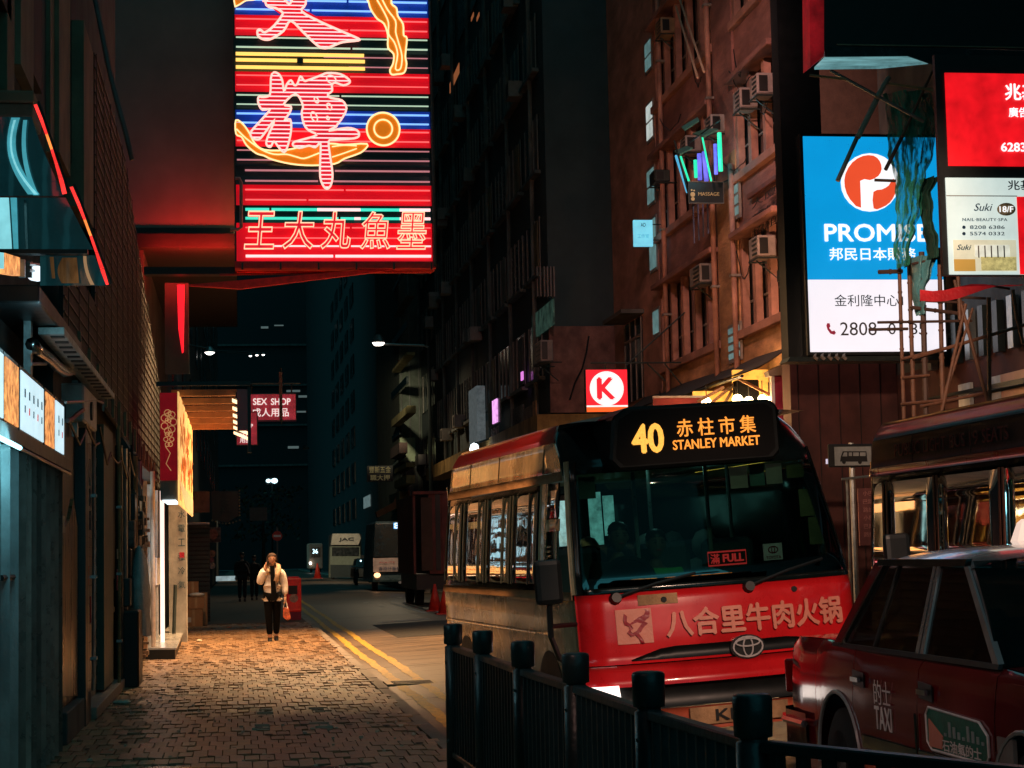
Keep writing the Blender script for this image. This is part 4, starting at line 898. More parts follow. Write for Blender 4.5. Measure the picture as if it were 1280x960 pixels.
# older dark window at the far end with glazing bars
a = onX(786, 505, XR); c = onX(804, 395, XR)
fr = box('window', m_wind, XR - .06, XR - .02, c.y, a.y, a.z, c.z, te)
for i in range(4): box('frame', m_frame, XR - .08, XR - .062, c.y + (a.y - c.y) * i / 3 - .03, c.y + (a.y - c.y) * i / 3 + .03, a.z, c.z, fr)
box('frame', m_frame, XR - .083, XR - .06, c.y, a.y, c.z - .5, c.z - .44, fr)
box('door_hood', m_dkconc, XR - .6, XR - .02, c.y - .2, a.y + .2, c.z + .05, c.z + .15, te)
# drainpipes
for (u, zt) in ((906, 20), (843, 20), (931, 9.3)):
    yy = yr(u); MB().bar((XR - .14, yy, 3.8), (XR - .14, yy, zt), .06, 8).build('drainpipe', m_fin2, te, smooth=True)
    b = MB()
    for z in range(5, int(zt), 2): b.box(XR - .22, XR - .02, yy - .09, yy + .09, z, z + .05)
    b.build('pipe_bracket', m_frame, te)
b = MB()
for i in range(9):
    y0 = random.uniform(Yn, Yfar); y1 = y0 + random.uniform(.5, 3); z0 = random.uniform(4.3, 12); pts = [(XR - .17, y0 + (y1 - y0) * t, z0 + random.uniform(-.05, .05) - .35 * math.sin(t * 3.14) + t * .5) for t in [j / 8 for j in range(9)]]
    b.tube(pts, .012, 4)
b.build('loose_cables', m_black, te)
# worn notice board on the spandrel
a = onX(937, 262, XR - .05); c = onX(981, 205, XR - .05)
nb = box('painted_signboard', mat('brown_signboard', (.14, .05, .035), .6, var=.4), XR - .1, XR - .04, c.y, a.y, a.z + .2, c.z - .1, te)
for i, s in enumerate(('大廈', '商業中心', '招租')): text(s, (XR - .11, (a.y + c.y) / 2, c.z - .38 - i * .28), -Y_, Z_, (a.y - c.y) * .7, .16, m_black, te, depth=.004)
# railings at the first floor
# ---- air conditioners, laundry poles
m_acw = mat('aged_cream_casing', (.30, .26, .24), .5, streak=.3)
def aircon(u, v, w, h, lab, X=XR - .34, m=m_acw):
    w *= .78; h *= .8; p = onX(u, v, X); t = empty('air_conditioner', p, lab, 'air conditioner')
    box('casing', m, X, X + .36, p.y - w / 2, p.y + w / 2, p.z - h, p.z, t, bevel=.015)
    for i in range(4): box('grille_slat', m_dark, X - .012, X - .002, p.y - w / 2 + .04, p.y + w * .1, p.z - h + .05 + i * h / 4.5, p.z - h + .05 + i * h / 4.5 + .035, t)
    box('fan_opening', m_black, X + .04, X + .2, p.y - w / 2 - .012, p.y - w / 2 - .002, p.z - h + .05, p.z - .05, t); box('side_panel', m, X + .22, X + .34, p.y - w / 2 - .02, p.y - w / 2 - .004, p.z - h + .02, p.z - .02, t)
    bars('bracket', m_dark, [((X, p.y - w / 2, p.z - h - .03), (X + .6, p.y - w / 2, p.z - h - .03)), ((X, p.y + w / 2, p.z - h - .03), (X + .6, p.y + w / 2, p.z - h - .03)), ((X + .05, p.y, p.z - h - .04), (X + .6, p.y, p.z - h - .5)), ((X, p.y - w / 2, p.z - h - .03), (X, p.y + w / 2, p.z - h - .03))], .018, t)
    return t
aircon(822, 26, .8, .45, 'topmost air conditioner, high on the far bay of the tenement', m=m_fin)
aircon(920, 113, .7, .5, 'air conditioner high on the near bay, lower one of the pair by the ledge')
aircon(941, 95, .7, .5, 'air conditioner high on the near bay, tucked just under the slab ledge')
aircon(853, 172, .7, .45, 'air conditioner above the green and violet lights, the farther of the pair')
aircon(884, 146, .7, .48, 'air conditioner above the green and violet lights, the nearer of the pair')
aircon(941, 297, .8, .5, 'pale air conditioner above the ochre wall beside the tall blue sign')
aircon(868, 333, 1.2, .5, 'wide dark caged air conditioner above the ochre wall with a diagonal bracket', m=m_frame)
aircon(815, 215, .8, .35, 'rusty air conditioner sticking out beside the dim narrow windows', m=m_dark)
aircon(899, 450, .3, .3, 'small dark box unit under the narrow barred window', m=m_dark) if False else None
for i, (p, q) in enumerate((((845, 8), (872, 97)), ((850, 0), (880, 90)))):
    a = onX(p[0], p[1], XR - .3); c = onX(q[0], q[1], XR - 1.3)
    MB().bar(a, c, .022, 5).build('laundry_pole', mat('pale_bamboo', (.35, .25, .16), .6), label='bare laundry pole sticking out from the tenement window, ' + ('the farther of two' if i == 0 else 'the nearer of two'), cat='pole')
# ---- green / violet lit canopy of the massage shop
mg = empty('lit_window_canopy', (9.2, 42, 8.3), 'window canopy with green and violet light tubes above the massage sign', 'canopy')
g_green = lit('green_light_tube', (.03, .85, .45), 1.1); g_viol = lit('violet_light_tube', (.16, .16, .85), .9, var=.5); g_cy = lit('cyan_light_tube', (.10, .50, .80), .8)
def ln(u0, v0, u1, v1, X, r, m, name='light_tube'): MB().bar(onX(u0, v0, X), onX(u1, v1, X), r, 6).build(name, m, mg)
ln(899, 166, 901, 214, 9.5, .045, g_green); ln(894, 180, 895, 218, 9.52, .04, g_viol); ln(878, 172, 889, 226, 9.4, .02, g_green); ln(845, 195, 859, 240, 9.4, .03, g_cy); ln(851, 196, 861, 226, 9.42, .025, g_green); ln(880, 190, 883, 226, 9.6, .05, g_viol); ln(869, 200, 870, 222, 9.62, .04, g_green); ln(874, 192, 875, 225, 9.65, .05, g_viol)
m_cano = mat('translucent_green_canopy', (.08, .25, .2), .4)
for (q) in (((866, 168), (884, 162), (898, 163), (880, 172)), ((843, 190), (858, 184), (866, 186), (850, 194)), ((852, 160), (872, 148), (874, 152), (856, 164))):
    MB().prism([onX(*q[0], 9.2), onX(*q[1], 9.4), onX(*q[2], 9.2), onX(*q[3], 9.0)], (0, 0, .03)).build('canopy_panel', m_cano, mg)
MB().bar(onX(843, 176, 9.1), onX(860, 240, 9.1), .02).bar(onX(900, 150, 9.1), onX(862, 178, 9.1), .015).build('canopy_bracket', m_dark, mg)
for i in range(4): box('louvre', mat('blue_lit_louvre', (.12, .14, .25), .4), 9.68, 9.7, onX(866 + i * 6, 210, 9.7).y, onX(868 + i * 6, 210, 9.7).y + .2, 8.1, 8.9, mg)
point('tube_light', onX(885, 195, 9.25), 14, (.12, .6, .75), .2)
ms = empty('massage_sign', onY(882, 254, 37.5), 'small black massage sign with a golden foot emblem below the green lights', 'sign')
a = onY(861, 254, 37.5); c = onY(904, 227.5, 37.5); box('board', m_black, a.x, c.x, 37.5, 37.6, a.z, c.z, ms)
MB().tube([(a.x, 37.49, a.z), (c.x, 37.49, a.z), (c.x, 37.49, c.z), (a.x, 37.49, c.z)], .01, 4, closed=True).build('frame', m_frame, ms)
MB().bar((c.x, 37.55, c.z), (10, 37.55, c.z + .1), .015).build('bracket', m_dark, ms)
m_gold = mat('gold_letters', (.45, .3, .12), .5, emit=.2, ecol=(.6, .4, .2)); text('MASSAGE', onY(886, 242.5, 37.48), X_, Z_, 28 * 37.5 / 2400, 4.6 * 37.5 / 2400, m_gold, ms)
fp = onY(866, 243, 37.48); MB().lathe([(.05, 0), (.05, .01)], fp, (0, 1, 0), 10).lathe([(.04, 0), (.04, .01)], fp - Vector((0, 0, .09)), (0, 1, 0), 8).lathe([(.02, 0), (.02, .01)], fp + Vector((-.02, 0, .09)), (0, 1, 0), 6).lathe([(.018, 0), (.018, .01)], fp + Vector((.03, 0, .08)), (0, 1, 0), 6).build('foot_emblem', m_gold, ms)
# ---- pale blue small sign
bs = empty('small_blue_sign', onY(804, 308, 44), 'small pale blue backlit sign board fixed to the far end of the tenement', 'sign')
a = onY(793, 307.5, 44); c = onY(815.5, 275, 44)
box('lightbox', lit('pale_blue_glow', (.20, .72, .92), .85, var=.15), a.x, c.x, 44, 44.12, a.z, c.z, bs); text('AD', onY(804, 281, 43.99), X_, Z_, .12, .09, m_cyd, bs); text('工作室', onY(804, 295, 43.99), X_, Z_, .28, .1, m_cy1, bs)
bars('bracket', m_dark, [((c.x, 44.05, c.z - .1), (XR, 44.05, c.z - .1)), ((c.x, 44.05, a.z + .15), (XR, 44.05, a.z + .15))], .015, bs)
# ---- convenience store K sign
ks = empty('store_sign', onY(758, 515, 42), 'square red convenience store sign with a white circle and the letter K', 'sign')
a = onY(733.5, 515, 42); c = onY(783.5, 462, 42); xm = (a.x + c.x) / 2
k_red = lit('glowing_red_sign', (1.0, .012, .03), .95, var=.04); k_white = lit('glowing_white_sign', (1, .93, .92), 1.0, var=.03); k_or = lit('glowing_orange_sign', (1, .13, .02), .95, var=.03)
box('lightbox', m_dark, a.x - .01, c.x + .01, 42.005, 42.2, a.z - .01, c.z + .01, ks)
H = c.z - a.z; box('red_face', k_red, a.x, c.x, 41.99, 42.0, a.z + H * .155, c.z, ks); box('white_stripe', k_white, a.x, c.x, 41.99, 42.0, a.z + H * .115, a.z + H * .154, ks); box('orange_stripe', k_or, a.x, c.x, 41.99, 42.0, a.z, a.z + H * .114, ks)
cc = onY(758.5, 485.5, 41.98); MB().lathe([(.385, 0), (.385, .008)], cc, (0, 1, 0), 36).build('white_circle', k_white, ks); text('K', cc + Vector((-.02, -.005, 0)), X_, Z_, .36, .44, k_red, ks, bold=.045)
bars('hanging_bracket', m_dark, [((c.x - .8, 42.1, c.z + .16), (XR, 42.1, c.z + .16)), ((xm, 42.1, c.z), (xm, 42.1, c.z + .16)), ((c.x, 42.1, c.z + .1), (XR, 42.1, c.z + 1.3)), ((XR - .9, 42.1, c.z + .14), (XR - .5, 42.1, c.z - .25)), ((XR - .5, 42.1, c.z + .14), (XR, 42.1, c.z - .5))], .02, ks)
# ---- food stall awning
aw = empty('stall_awning', (9, 39, 4.6), 'dark sloping awning over the warmly lit food stall', 'awning')
m_can = mat('dark_canvas', (.035, .03, .028), .8, bump=.3, scale=8)
P0, P1 = onX(992, 437, 9.95), onX(848, 500, 9.95)
rows = []
for j in range(7):
    t = j / 6; rows.append([Vector((9.95, 33.9, 5.22)).lerp(Vector((9.95, 46.5, 5.34)), i / 6) + Vector((-.85 * t, 0, -.46 * t - .06 * math.sin(t * 3.1) + .03 * math.sin(i * 2.2))) for i in range(7)])
MB().grid(rows).build('canvas', m_can, aw, smooth=True)
MB().grid([[v + Vector((0, 0, -.02)) for v in r] for r in rows]).build('lining', mat('dark_awning_lining', (.05, .03, .02), .8), aw)
MB().bar((9.09, 33.9, 4.70), (9.09, 46.5, 4.82), .03).build('edge_rail', m_dark, aw)
for i in range(4): MB().bar((9.95, 34.5 + i * 2.6, 4.3), (9.15, 34.5 + i * 2.6, 4.72), .03).build('strut', m_terra2, aw)
vz = onY(850, 497.5, 36).z; MB().box(onY(816, 500, 36).x, onY(882, 500, 36).x, 35.95, 36, vz, vz + .04).build('valance_rail', m_acw, aw)
box('side_cloth', mat('dark_red_cloth', (.16, .015, .015), .8), onY(816, 500, 36).x, onY(882, 500, 36).x, 35.97, 35.99, 3.9, vz - .001, aw)
fsr = empty('food_stall', (9.8, 37, 3), 'food stall with a glowing yellow wall and hot bulbs behind the bus destination sign', 'stall')
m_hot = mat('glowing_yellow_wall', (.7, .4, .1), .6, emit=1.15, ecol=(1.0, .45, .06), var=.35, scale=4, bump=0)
a = onY(918, 520, 35.4); c = onY(967, 462, 35.4)
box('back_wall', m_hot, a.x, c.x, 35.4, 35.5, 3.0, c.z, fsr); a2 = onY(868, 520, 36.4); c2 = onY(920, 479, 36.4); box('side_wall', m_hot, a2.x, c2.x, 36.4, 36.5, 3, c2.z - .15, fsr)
a = onY(921, 506, 35); c = onY(947, 475, 35); box('extractor_hood', mat('sooty_hood', (.003, .003, .003), .9, spec=.1), a.x, c.x, 34.9, 35.3, a.z, c.z, fsr, bevel=.02)
b = MB()
m_hotb = lit('hot_white_bulb', (1, .75, .38), 14)
for i, (u, v, r) in enumerate(((883, 503, .10), (922, 500, .11), (936, 502, .10), (953, 499, .09), (961, 501, .08))):
    p = onY(u, v, 34.8 if i else 35.6); bl = MB().sphere(p, r, 10).build('bulb', m_hotb, fsr, smooth=True); MB().bar(p + Vector((0, 0, r)), p + Vector((0, 0, .35)), .01, 4).build('cord', m_black, bl)
    point('bulb_light', p - Vector((0, .12, .05)), 55 if i == 0 else 22, (1, .52, .2), .06)
for (q0, q1) in (((872, 502), (905, 484)), ((888, 505), (918, 480)), ((905, 506), (915, 488))): MB().bar(onY(*q0, 35.2), onY(*q1, 35.2), .03, 4).build('awning_strut', m_terra2, fsr)
pn = empty('crimson_board', onY(980, 520, 34.2), 'plain dark crimson panel beside the glowing stall', 'panel')
a = onY(969.5, 530, 34.2); c = onY(991, 466, 34.2); box('board', mat('crimson_panel', (.30, .02, .05), .6), a.x, c.x, 34.2, 34.3, a.z - 1, c.z, pn); box('frame', m_white, a.x - .06, a.x, 34.18, 34.3, a.z - 1, c.z + .05, pn)
MB().prism([onY(960, 464, 34.15), onY(978, 455, 34.15), onY(990, 462, 34.15), onY(990, 468, 34.15), onY(962, 470, 34.15)], (0, .3, 0)).build('bracket', m_acw, pn)
# unseen flood lamp added behind the blue sign to wash the tenement
wl = empty('added_wall_floodlight', (9.3, 31.6, 6.2), 'added floodlight hidden behind the tall blue sign, washing the tenement wall', 'lamp')
box('housing', m_dark, 9.15, 9.45, 31.45, 31.65, 6.1, 6.3, wl); MB().box(9.17, 9.43, 31.655, 31.665, 6.12, 6.28).build('lamp_lens', lit('unseen_sodium_lens', (1, .5, .18), 6), wl)
spot('floodlight', (9.0, 31.7, 6.2), (10.2, 41, 7.8), 300, (1, .47, .22), 95, .8, .15)
# ---- near right building behind the scaffold
nr = empty('scaffolded_building', (12, 24, 0), 'dark red building behind the bamboo scaffold and light box signs', 'building')
m_dkred = mat('dark_red_render', (.10, .035, .03), .8, var=.4, scale=1.2, streak=.4)
box('wall', m_dkred, 11.7, 20, -6, 33.5, 0, 4.6, nr); box('upper_wall', m_dkconc, 11.72, 20, -6, 33.5, 4.601, 30, nr)
box('end_wall', m_dkred, 9.72, 11.69, 33.0, 33.5, 0, 4.9, nr)
m_orp = mat('pale_orange_hoarding', (.70, .42, .30), .6, var=.25, scale=.8, streak=.2)
for i in range(7):
    y0 = 21.9 + i * 1.25
    box('hoarding_panel', m_orp if i < 5 else m_white, 11.63, 11.69, y0, y0 + (1.23 if i < 5 else .5), 2.6, 4.15, nr)
MB().prism([onX(1155, 500, 11.5), onX(1155, 498, 11.5), onX(1290, 470, 11.5), onX(1290, 478, 11.5)], (.1, 0, 0)).build('fascia_trim', m_dark, nr)
for i in range(16): box('louvre', m_steel if i % 3 == 0 else m_dark, 11.56, 11.68, 22.2 + i * .58, 22.4 + i * .58, 4.5, 5.3, nr)
MB().box(9.4, 10.9, 30.0, 30.05, 2.9, 2.98).build('strip_light', lit('pale_violet_strip', (.62, .6, .8), .8), nr)
for i in range(5): box('panel_seam', m_black, 9.85 + i * .38, 9.86 + i * .38, 32.98, 32.998, 0, 4.85, nr)
text('TOYOMALL' if False else 'SHOP', (10.2, 32.97, 3.4), X_, Z_, .4, .12, m_black, nr) if False else None
# ---- tall unlit board with LED dotted strip
us = empty('tall_unlit_board', (8.5, 30.3, 4.4), 'tall black unlit sign frame between the tenement and the blue sign', 'sign frame')
a = onY(986, 450, 30.3); c = onY(1010, 0, 30.3); box('board', m_black, a.x, c.x + .15, 30.3, 30.7, a.z, 17, us)
a3 = onY(984, 452, 30.2); MB().prism([onY(984, 452, 30.1), onY(988, 446, 30.1), onY(1180, 444, 30.1), onY(1180, 450, 30.1)], (0, .5, 0)).build('bottom_rail', m_dark, us)
m_led = lit('pale_led_dots', (.75, .9, .85), .9)
for v0, v1 in ((206, 256), (284, 340), (362, 412)):
    b = MB(); v = v0
    while v < v1: p = onY(1001 + (v - 206) * .018, v, 30.28); b.box(p.x - .012, p.x + .012, p.y, p.y + .015, p.z - .01, p.z + .01); v += 2.3
    b.build('led_strip', m_led, us)
for i in range(5): MB().tube([onY(1020 + i * 9, 441, 30.05), onY(1018 + i * 9, 446, 30.0), onY(1022 + i * 9, 449, 30.0)], .03, 5).build('cable', m_acw, us)
# ---- tall blue and white finance sign
NP = 30.0
ps = empty('finance_sign', onY(1090, 440, NP), 'tall blue and white backlit finance sign with an orange and white round logo', 'sign')
s_blue = lit('backlit_blue', (.003, .33, .74), .95, var=.06, scale=1.2); s_white = lit('backlit_white', (.90, .86, .93), 1.0, var=.04, scale=1); s_or = lit('backlit_orange', (.90, .09, .03), .95, var=.04); s_txt = lit('backlit_white_letter', (.95, .97, 1), 1.1)
m_tealink = mat('teal_dark_ink', (.01, .06, .09), .5); m_greyink = mat('grey_ink', (.12, .12, .12), .5)
a = onY(1013, 440, NP); c = onY(1172, 172, NP); zm = onY(1015, 349.5, NP).z
box('lightbox', m_black, a.x - .04, c.x + .04, NP + .01, NP + .35, a.z - .05, c.z + .05, ps); box('blue_face', s_blue, a.x, c.x, NP, NP + .009, zm, c.z, ps); box('white_face', s_white, a.x, c.x, NP, NP + .009, a.z, zm - .001, ps)
def pd(pts, m, y, name): return MB().prism([onY(u, v, NP + y) for u, v in pts], (0, .006, 0)).build(name, m, ps)
def circ(cx, cy, r, a0, a1, n=24): return [(cx + r * math.cos(a0 + (a1 - a0) * i / n), cy + r * math.sin(a0 + (a1 - a0) * i / n)) for i in range(n + 1)]
LC = (1087.5, 228)
pd(circ(*LC, 36.5, 0, 2 * math.pi * .999), s_txt, -.012, 'logo_disc')
def Z5(pts): return [(1000 + x * .29167, y * .29167) for x, y in pts]
pd(catmull(Z5([(262, 890), (258, 775), (300, 772), (335, 755), (350, 725), (342, 690), (315, 667), (270, 668), (225, 695), (195, 745), (192, 800), (215, 855)]), True, 2), s_or, -.02, 'logo_shape')
pd(catmull(Z5([(316, 893), (315, 822), (350, 812), (380, 795), (400, 765), (412, 790), (408, 830), (385, 868), (350, 890)]), True, 2), s_or, -.02, 'logo_shape')
text('PROMISE', onY(1096, 291, NP - .015), X_, Z_, 141 * NP / 2400, 22.5 * NP / 2400, s_txt, ps, bold=.018)
text('邦民日本財務', onY(1091, 317.5, NP - .015), X_, Z_, 117 * NP / 2400, 16.5 * NP / 2400, s_txt, ps, bold=.008)
text('金利隆中心1', onY(1086, 375.5, NP - .015), X_, Z_, 93 * NP / 2400, 15.5 * NP / 2400, m_tealink, ps)
text('2808', onY(1073, 411, NP - .015), X_, Z_, 49 * NP / 2400, 17.5 * NP / 2400, m_greyink, ps)
text('0', onY(1115, 411, NP - .015), X_, Z_, 10 * NP / 2400, 15 * NP / 2400, m_greyink, ps); text('85', onY(1147, 411, NP - .015), X_, Z_, 22 * NP / 2400, 15 * NP / 2400, m_greyink, ps)
m_ph = mat('phone_icon_red', (.35, .02, .05), .5, emit=.4, ecol=(.5, .03, .07)); pd([(1034, 404), (1037, 404), (1038, 408), (1036.5, 410), (1040, 414), (1043, 413), (1045, 416), (1043, 418.5), (1038, 417), (1034.5, 412), (1033, 407)], m_ph, -.012, 'phone_icon')
for zz in (5.0, 6.4, 7.8): MB().bar((c.x, NP + .2, zz), (11.75, NP + .2, zz), .04).build('wall_bracket', m_dark, ps)
# ---- top right huge dark signboard
tb = empty('upper_signboard', (9, 22, 7.2), 'huge dark signboard overhead with a red lit edge and glossy underside', 'sign')
Yb = 22.0
a = onY(1030, 58, Yb); box('board', m_black, a.x, 14, Yb, Yb + .6, a.z, 16, tb)
a = onY(1012, 88, Yb); c = onY(1030, 0, Yb)
MB().prism([onY(1013, 84, Yb - .05), onY(1030, 70, Yb - .05), onY(1030, -90, Yb - .05), onY(1011, -90, Yb - .05)], (0, .3, 0)).build('red_edge', mat('dim_red_edge', (.3, .01, .015), .5, emit=.22, ecol=(.6, .012, .02), var=.8, scale=2.5), tb)
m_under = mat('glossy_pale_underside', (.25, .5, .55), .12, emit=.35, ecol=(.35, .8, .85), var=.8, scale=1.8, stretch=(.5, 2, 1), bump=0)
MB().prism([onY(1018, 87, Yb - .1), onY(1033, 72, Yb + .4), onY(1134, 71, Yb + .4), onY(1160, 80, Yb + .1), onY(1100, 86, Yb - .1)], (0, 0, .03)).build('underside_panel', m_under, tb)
MB().box(onY(1046, 58, Yb - .02).x, 14, Yb - .03, Yb - .005, onY(1100, 57.6, Yb).z, onY(1100, 56.4, Yb).z).build('trim_line', m_fin, tb)
MB().prism([onY(1030, 58, Yb - .02), onY(1170, 60, Yb - .02), onY(1290, 64, Yb - .02), onY(1290, 92, Yb - .02), onY(1170, 82, Yb - .02), onY(1135, 70, Yb - .02), onY(1032, 71, Yb - .02)], (0, .02, 0)).build('lower_band', mat('dark_teal_band', (.01, .03, .035), .25), tb)
# ---- red and white light box signs at the edge of view
YB = 20.0
rw = empty('double_lightbox_sign', onY(1230, 350, YB), 'black framed pair of light boxes, red advert above a pale nail salon advert', 'sign')
a = onY(1176, 346, YB + .1); c = onY(1330, 84, YB + .1); box('frame', m_black, a.x, c.x, YB + .02, YB + .09, a.z, c.z + .1, rw)
r_face = lit('backlit_red', (1, .008, .015), .8, var=.32, scale=3.5); a = onY(1186, 207, YB); c = onY(1325, 93, YB); box('red_face', r_face, a.x, c.x, YB, YB + .018, a.z, c.z, rw)
K2 = YB / 2400
text('兆基', onY(1277, 115, YB - .012), X_, Z_, 46 * K2, 22 * K2, s_txt, rw, bold=.02); text('廣告', onY(1273, 140.5, YB - .012), X_, Z_, 27 * K2, 13 * K2, s_txt, rw, bold=.01); text('6283 3', onY(1273, 184, YB - .012), X_, Z_, 48 * K2, 11.5 * K2, s_txt, rw, bold=.02)
w_face = lit('pale_grey_backlit', (.62, .74, .70), .9, var=.08); a = onY(1187, 343, YB); c = onY(1325, 223, YB); box('pale_face', w_face, a.x, c.x, YB, YB + .018, a.z, c.z, rw)
m_navy = mat('navy_ink', (.01, .04, .1), .5); text('兆基', onY(1275, 231.5, YB - .012), X_, Z_, 34 * K2, 13 * K2, m_navy, rw, bold=.01)
b = MB()
for z_ in (244.5,): b.box(a.x, onY(1271, 244, YB).x, YB - .008, YB, onY(1200, 245.3, YB).z, onY(1200, 244.3, YB).z)
b.build('divider', m_frame, rw)
box('red_strip', r_face, onY(1273, 300, YB).x, c.x, YB - .01, YB - .002, a.z, onY(1273, 246, YB).z, rw)
text('Suki', onY(1229, 259, YB - .012), X_, Z_, 26 * K2, 10 * K2, m_navy, rw, shear=.35); MB().prism([onY(1258 + 11.5 * math.cos(t), 261.5 + 8 * math.sin(t), YB - .008) for t in [2 * math.pi * i / 20 for i in range(20)]], (0, .006, 0)).build('oval_badge', mat('bronze_badge', (.35, .24, .12), .5), rw)
text('18/F', onY(1258, 261.5, YB - .016), X_, Z_, 19 * K2, 8 * K2, s_txt, rw); text('NAIL·BEAUTY·SPA', onY(1231, 274.5, YB - .012), X_, Z_, 62 * K2, 4 * K2, m_navy, rw, spacing=1.1)
text('8208 6386', onY(1234, 284, YB - .012), X_, Z_, 48 * K2, 4.6 * K2, m_navy, rw); text('5574 0332', onY(1234, 292, YB - .012), X_, Z_, 48 * K2, 4.6 * K2, m_navy, rw)
for v in (284, 292): MB().lathe([(.02, 0), (.02, .005)], onY(1205, v, YB - .008), (0, 1, 0), 8).build('phone_icon', m_navy, rw)
def ph(u0, v0, u1, v1, m, y=-.008):
    a = onY(u0, v1, YB + y); c = onY(u1, v0, YB + y); box('salon_photo', m, a.x, c.x, YB + y, YB + y + .004, a.z, c.z, rw)
ph(1193, 300, 1270, 339, lit('photo_cream', (.72, .68, .48), .8, var=.15)); ph(1193, 324, 1219, 339, lit('photo_wood', (.55, .30, .06), .8), -.012); ph(1227, 321, 1270, 338, lit('photo_yellow', (.62, .52, .20), .7, var=.5, scale=14), -.012); ph(1219, 306, 1262, 321, lit('photo_pale', (.8, .8, .66), .8, var=.25, scale=9), -.0125)
for i in range(5): ph(1223 + i * 8, 307, 1223.8 + i * 8, 322, m_frame, -.018)
text('Suki', onY(1205, 309, YB - .02), X_, Z_, 20 * K2, 7 * K2, m_navy, rw, shear=.35)
b = MB(); rows = []
for i in range(9):
    t = i / 8; u = 1150 + 128 * t; rows.append([onY(u, 362 + 10 * math.sin(t * 9) * .3 - 8 * t, YB + .3), onY(u, 376 + 5 * math.sin(t * 6) - 18 * t, YB + .25)])
MB().grid(rows).build('red_canvas_wrap', mat('red_canvas', (.45, .015, .02), .5, emit=.12, ecol=(.8, .02, .03), bump=.5), rw)
# ---- bamboo scaffold and green netting
YS = 24.0
sc = empty('bamboo_scaffold', (8.9, YS, 0), 'bamboo scaffold of tied brown poles in front of the blue sign', 'scaffold')
m_bam = mat('weathered_bamboo', (.19, .085, .05), .6, var=.4, scale=6); m_bamd = mat('dark_bamboo', (.09, .05, .04), .6)
def pole(u0, v0, u1, v1, r=.03, m=m_bam, y0=YS, y1=None, ground=False):
    a = onY(u0, v0, y0); c = onY(u1, v1, y0 if y1 is None else y1)
    if ground: c = Vector((c.x + (c.x - a.x) * .2, c.y, 0))
    r *= .84; n = max(2, int((c - a).length / .35)); b = MB(); b.bar(a, c, r, 7)
    d = (c - a) / n
    for i in range(1, n): b.bar(a + d * i - d.normalized() * .012, a + d * i + d.normalized() * .012, r * 1.25, 7)
    b.build('pole', m, sc)
for (u0, v0, u1, r) in ((1124, 330, 1128, .030), (1136, 320, 1141, .034), (1152, 315, 1155, .045), (1174, 310, 1175, .036)): pole(u0, v0, u1, 520, r, m_bam if u0 != 1152 else m_bamd, ground=True)
for (q) in ((1197, 330, 1200, 400, .03), (1236, 372, 1237, 530, .035), (1266, 362, 1271, 400, .028), (1207, 380, 1176, 520, .028), (1193, 350, 1238, 515, .028), (1271, 395, 1279, 430, .03), (1216, 385, 1180, 500, .02)): pole(*q[:4], r=q[4], y0=YS - .1)
for (q) in ((1126, 449, 1178, 436, .022), (1128, 472, 1162, 469, .022), (1126, 505, 1178, 500, .022), (1126, 528, 1180, 520, .022), (1150, 508, 1285, 480, .025), (1140, 448, 1285, 405, .028), (1150, 376, 1205, 378, .02), (1098, 340, 1128, 339, .035), (1097, 403, 1215, 401, .022), (1086, 412, 1135, 411, .024), (1238, 357, 1262, 361, .02), (1175, 370, 1232, 373, .022), (1140, 330, 1176, 322, .02), (1138, 384, 1200, 392, .03)): pole(*q[:4], r=q[4], y0=YS - .06, m=m_bam if q[1] > 420 else m_bamd)
lp = mat('pale_bamboo_pole', (.38, .33, .25), .6)
sc2 = empty('loose_pole_bundle', (8.2, YS - .5, 6.5), 'loose crossing poles sticking out of the green netting above the round logo', 'poles')
for (u0, v0, u1, v1, r, m) in ((1111, 97, 1096, 122, .034, lp), (1098, 120, 1072, 172, .036, lp), (1073, 168, 1047, 226, .030, m_steel), (1012, 94, 1058, 99, .018, mat('straw_bamboo', (.5, .38, .2), .6)), (1108, 104, 1168, 113, .018, mat('straw_bamboo', (.5, .38, .2), .6)), (1166, 88, 1128, 170, .018, m_bam), (1128, 170, 1107, 212, .026, m_bamd), (1038, 88, 1155, 152, .024, m_steel), (1093, 225, 1120, 226, .02, m_bamd)):
    MB().bar(onY(u0, v0, YS - .6), onY(u1, v1, YS - .7), r, 7).build('pole', m, sc2)
m_net = mat('green_netting', (.04, .36, .24), .6, var=.7, scale=6, bump=.8, stretch=(3, 3, .6), spec=.3)
def holes(m, lo, hi, sc_):
    nt = m.node_tree; N = nt.nodes; L = nt.links; n = N.new('ShaderNodeTexNoise'); n.inputs['Scale'].default_value = sc_; n.inputs['Detail'].default_value = 5
    tc = N.new('ShaderNodeTexCoord'); mp = N.new('ShaderNodeMapping'); mp.inputs['Scale'].default_value = (2, 2, .5); L.new(tc.outputs['Object'], mp.inputs[0]); L.new(mp.outputs[0], n.inputs['Vector'])
    r = N.new('ShaderNodeMapRange'); r.inputs['From Min'].default_value = .38; r.inputs['From Max'].default_value = .55; r.inputs['To Min'].default_value = lo; r.inputs['To Max'].default_value = hi
    L.new(n.outputs[0], r.inputs['Value']); L.new(r.outputs[0], N['Principled BSDF'].inputs['Alpha'])
holes(m_net, .45, .99, 7)
def net(cols, lab, ty=YS - .3):
    """hanging bundle: list of (v, u0, u1)"""
    rows = []
    for i, (v, u0, u1) in enumerate(cols):
        row = []
        for j in range(17):
            t = j / 16; u = u0 + (u1 - u0) * t; p = onY(u, v, ty); p.y -= .22 * math.sin(t * math.pi) - .07 * math.sin(t * 19 + v * .04) - .03 * math.sin(t * 41 - v * .09); row.append(p)
        rows.append(row)
    return rows
fine = []
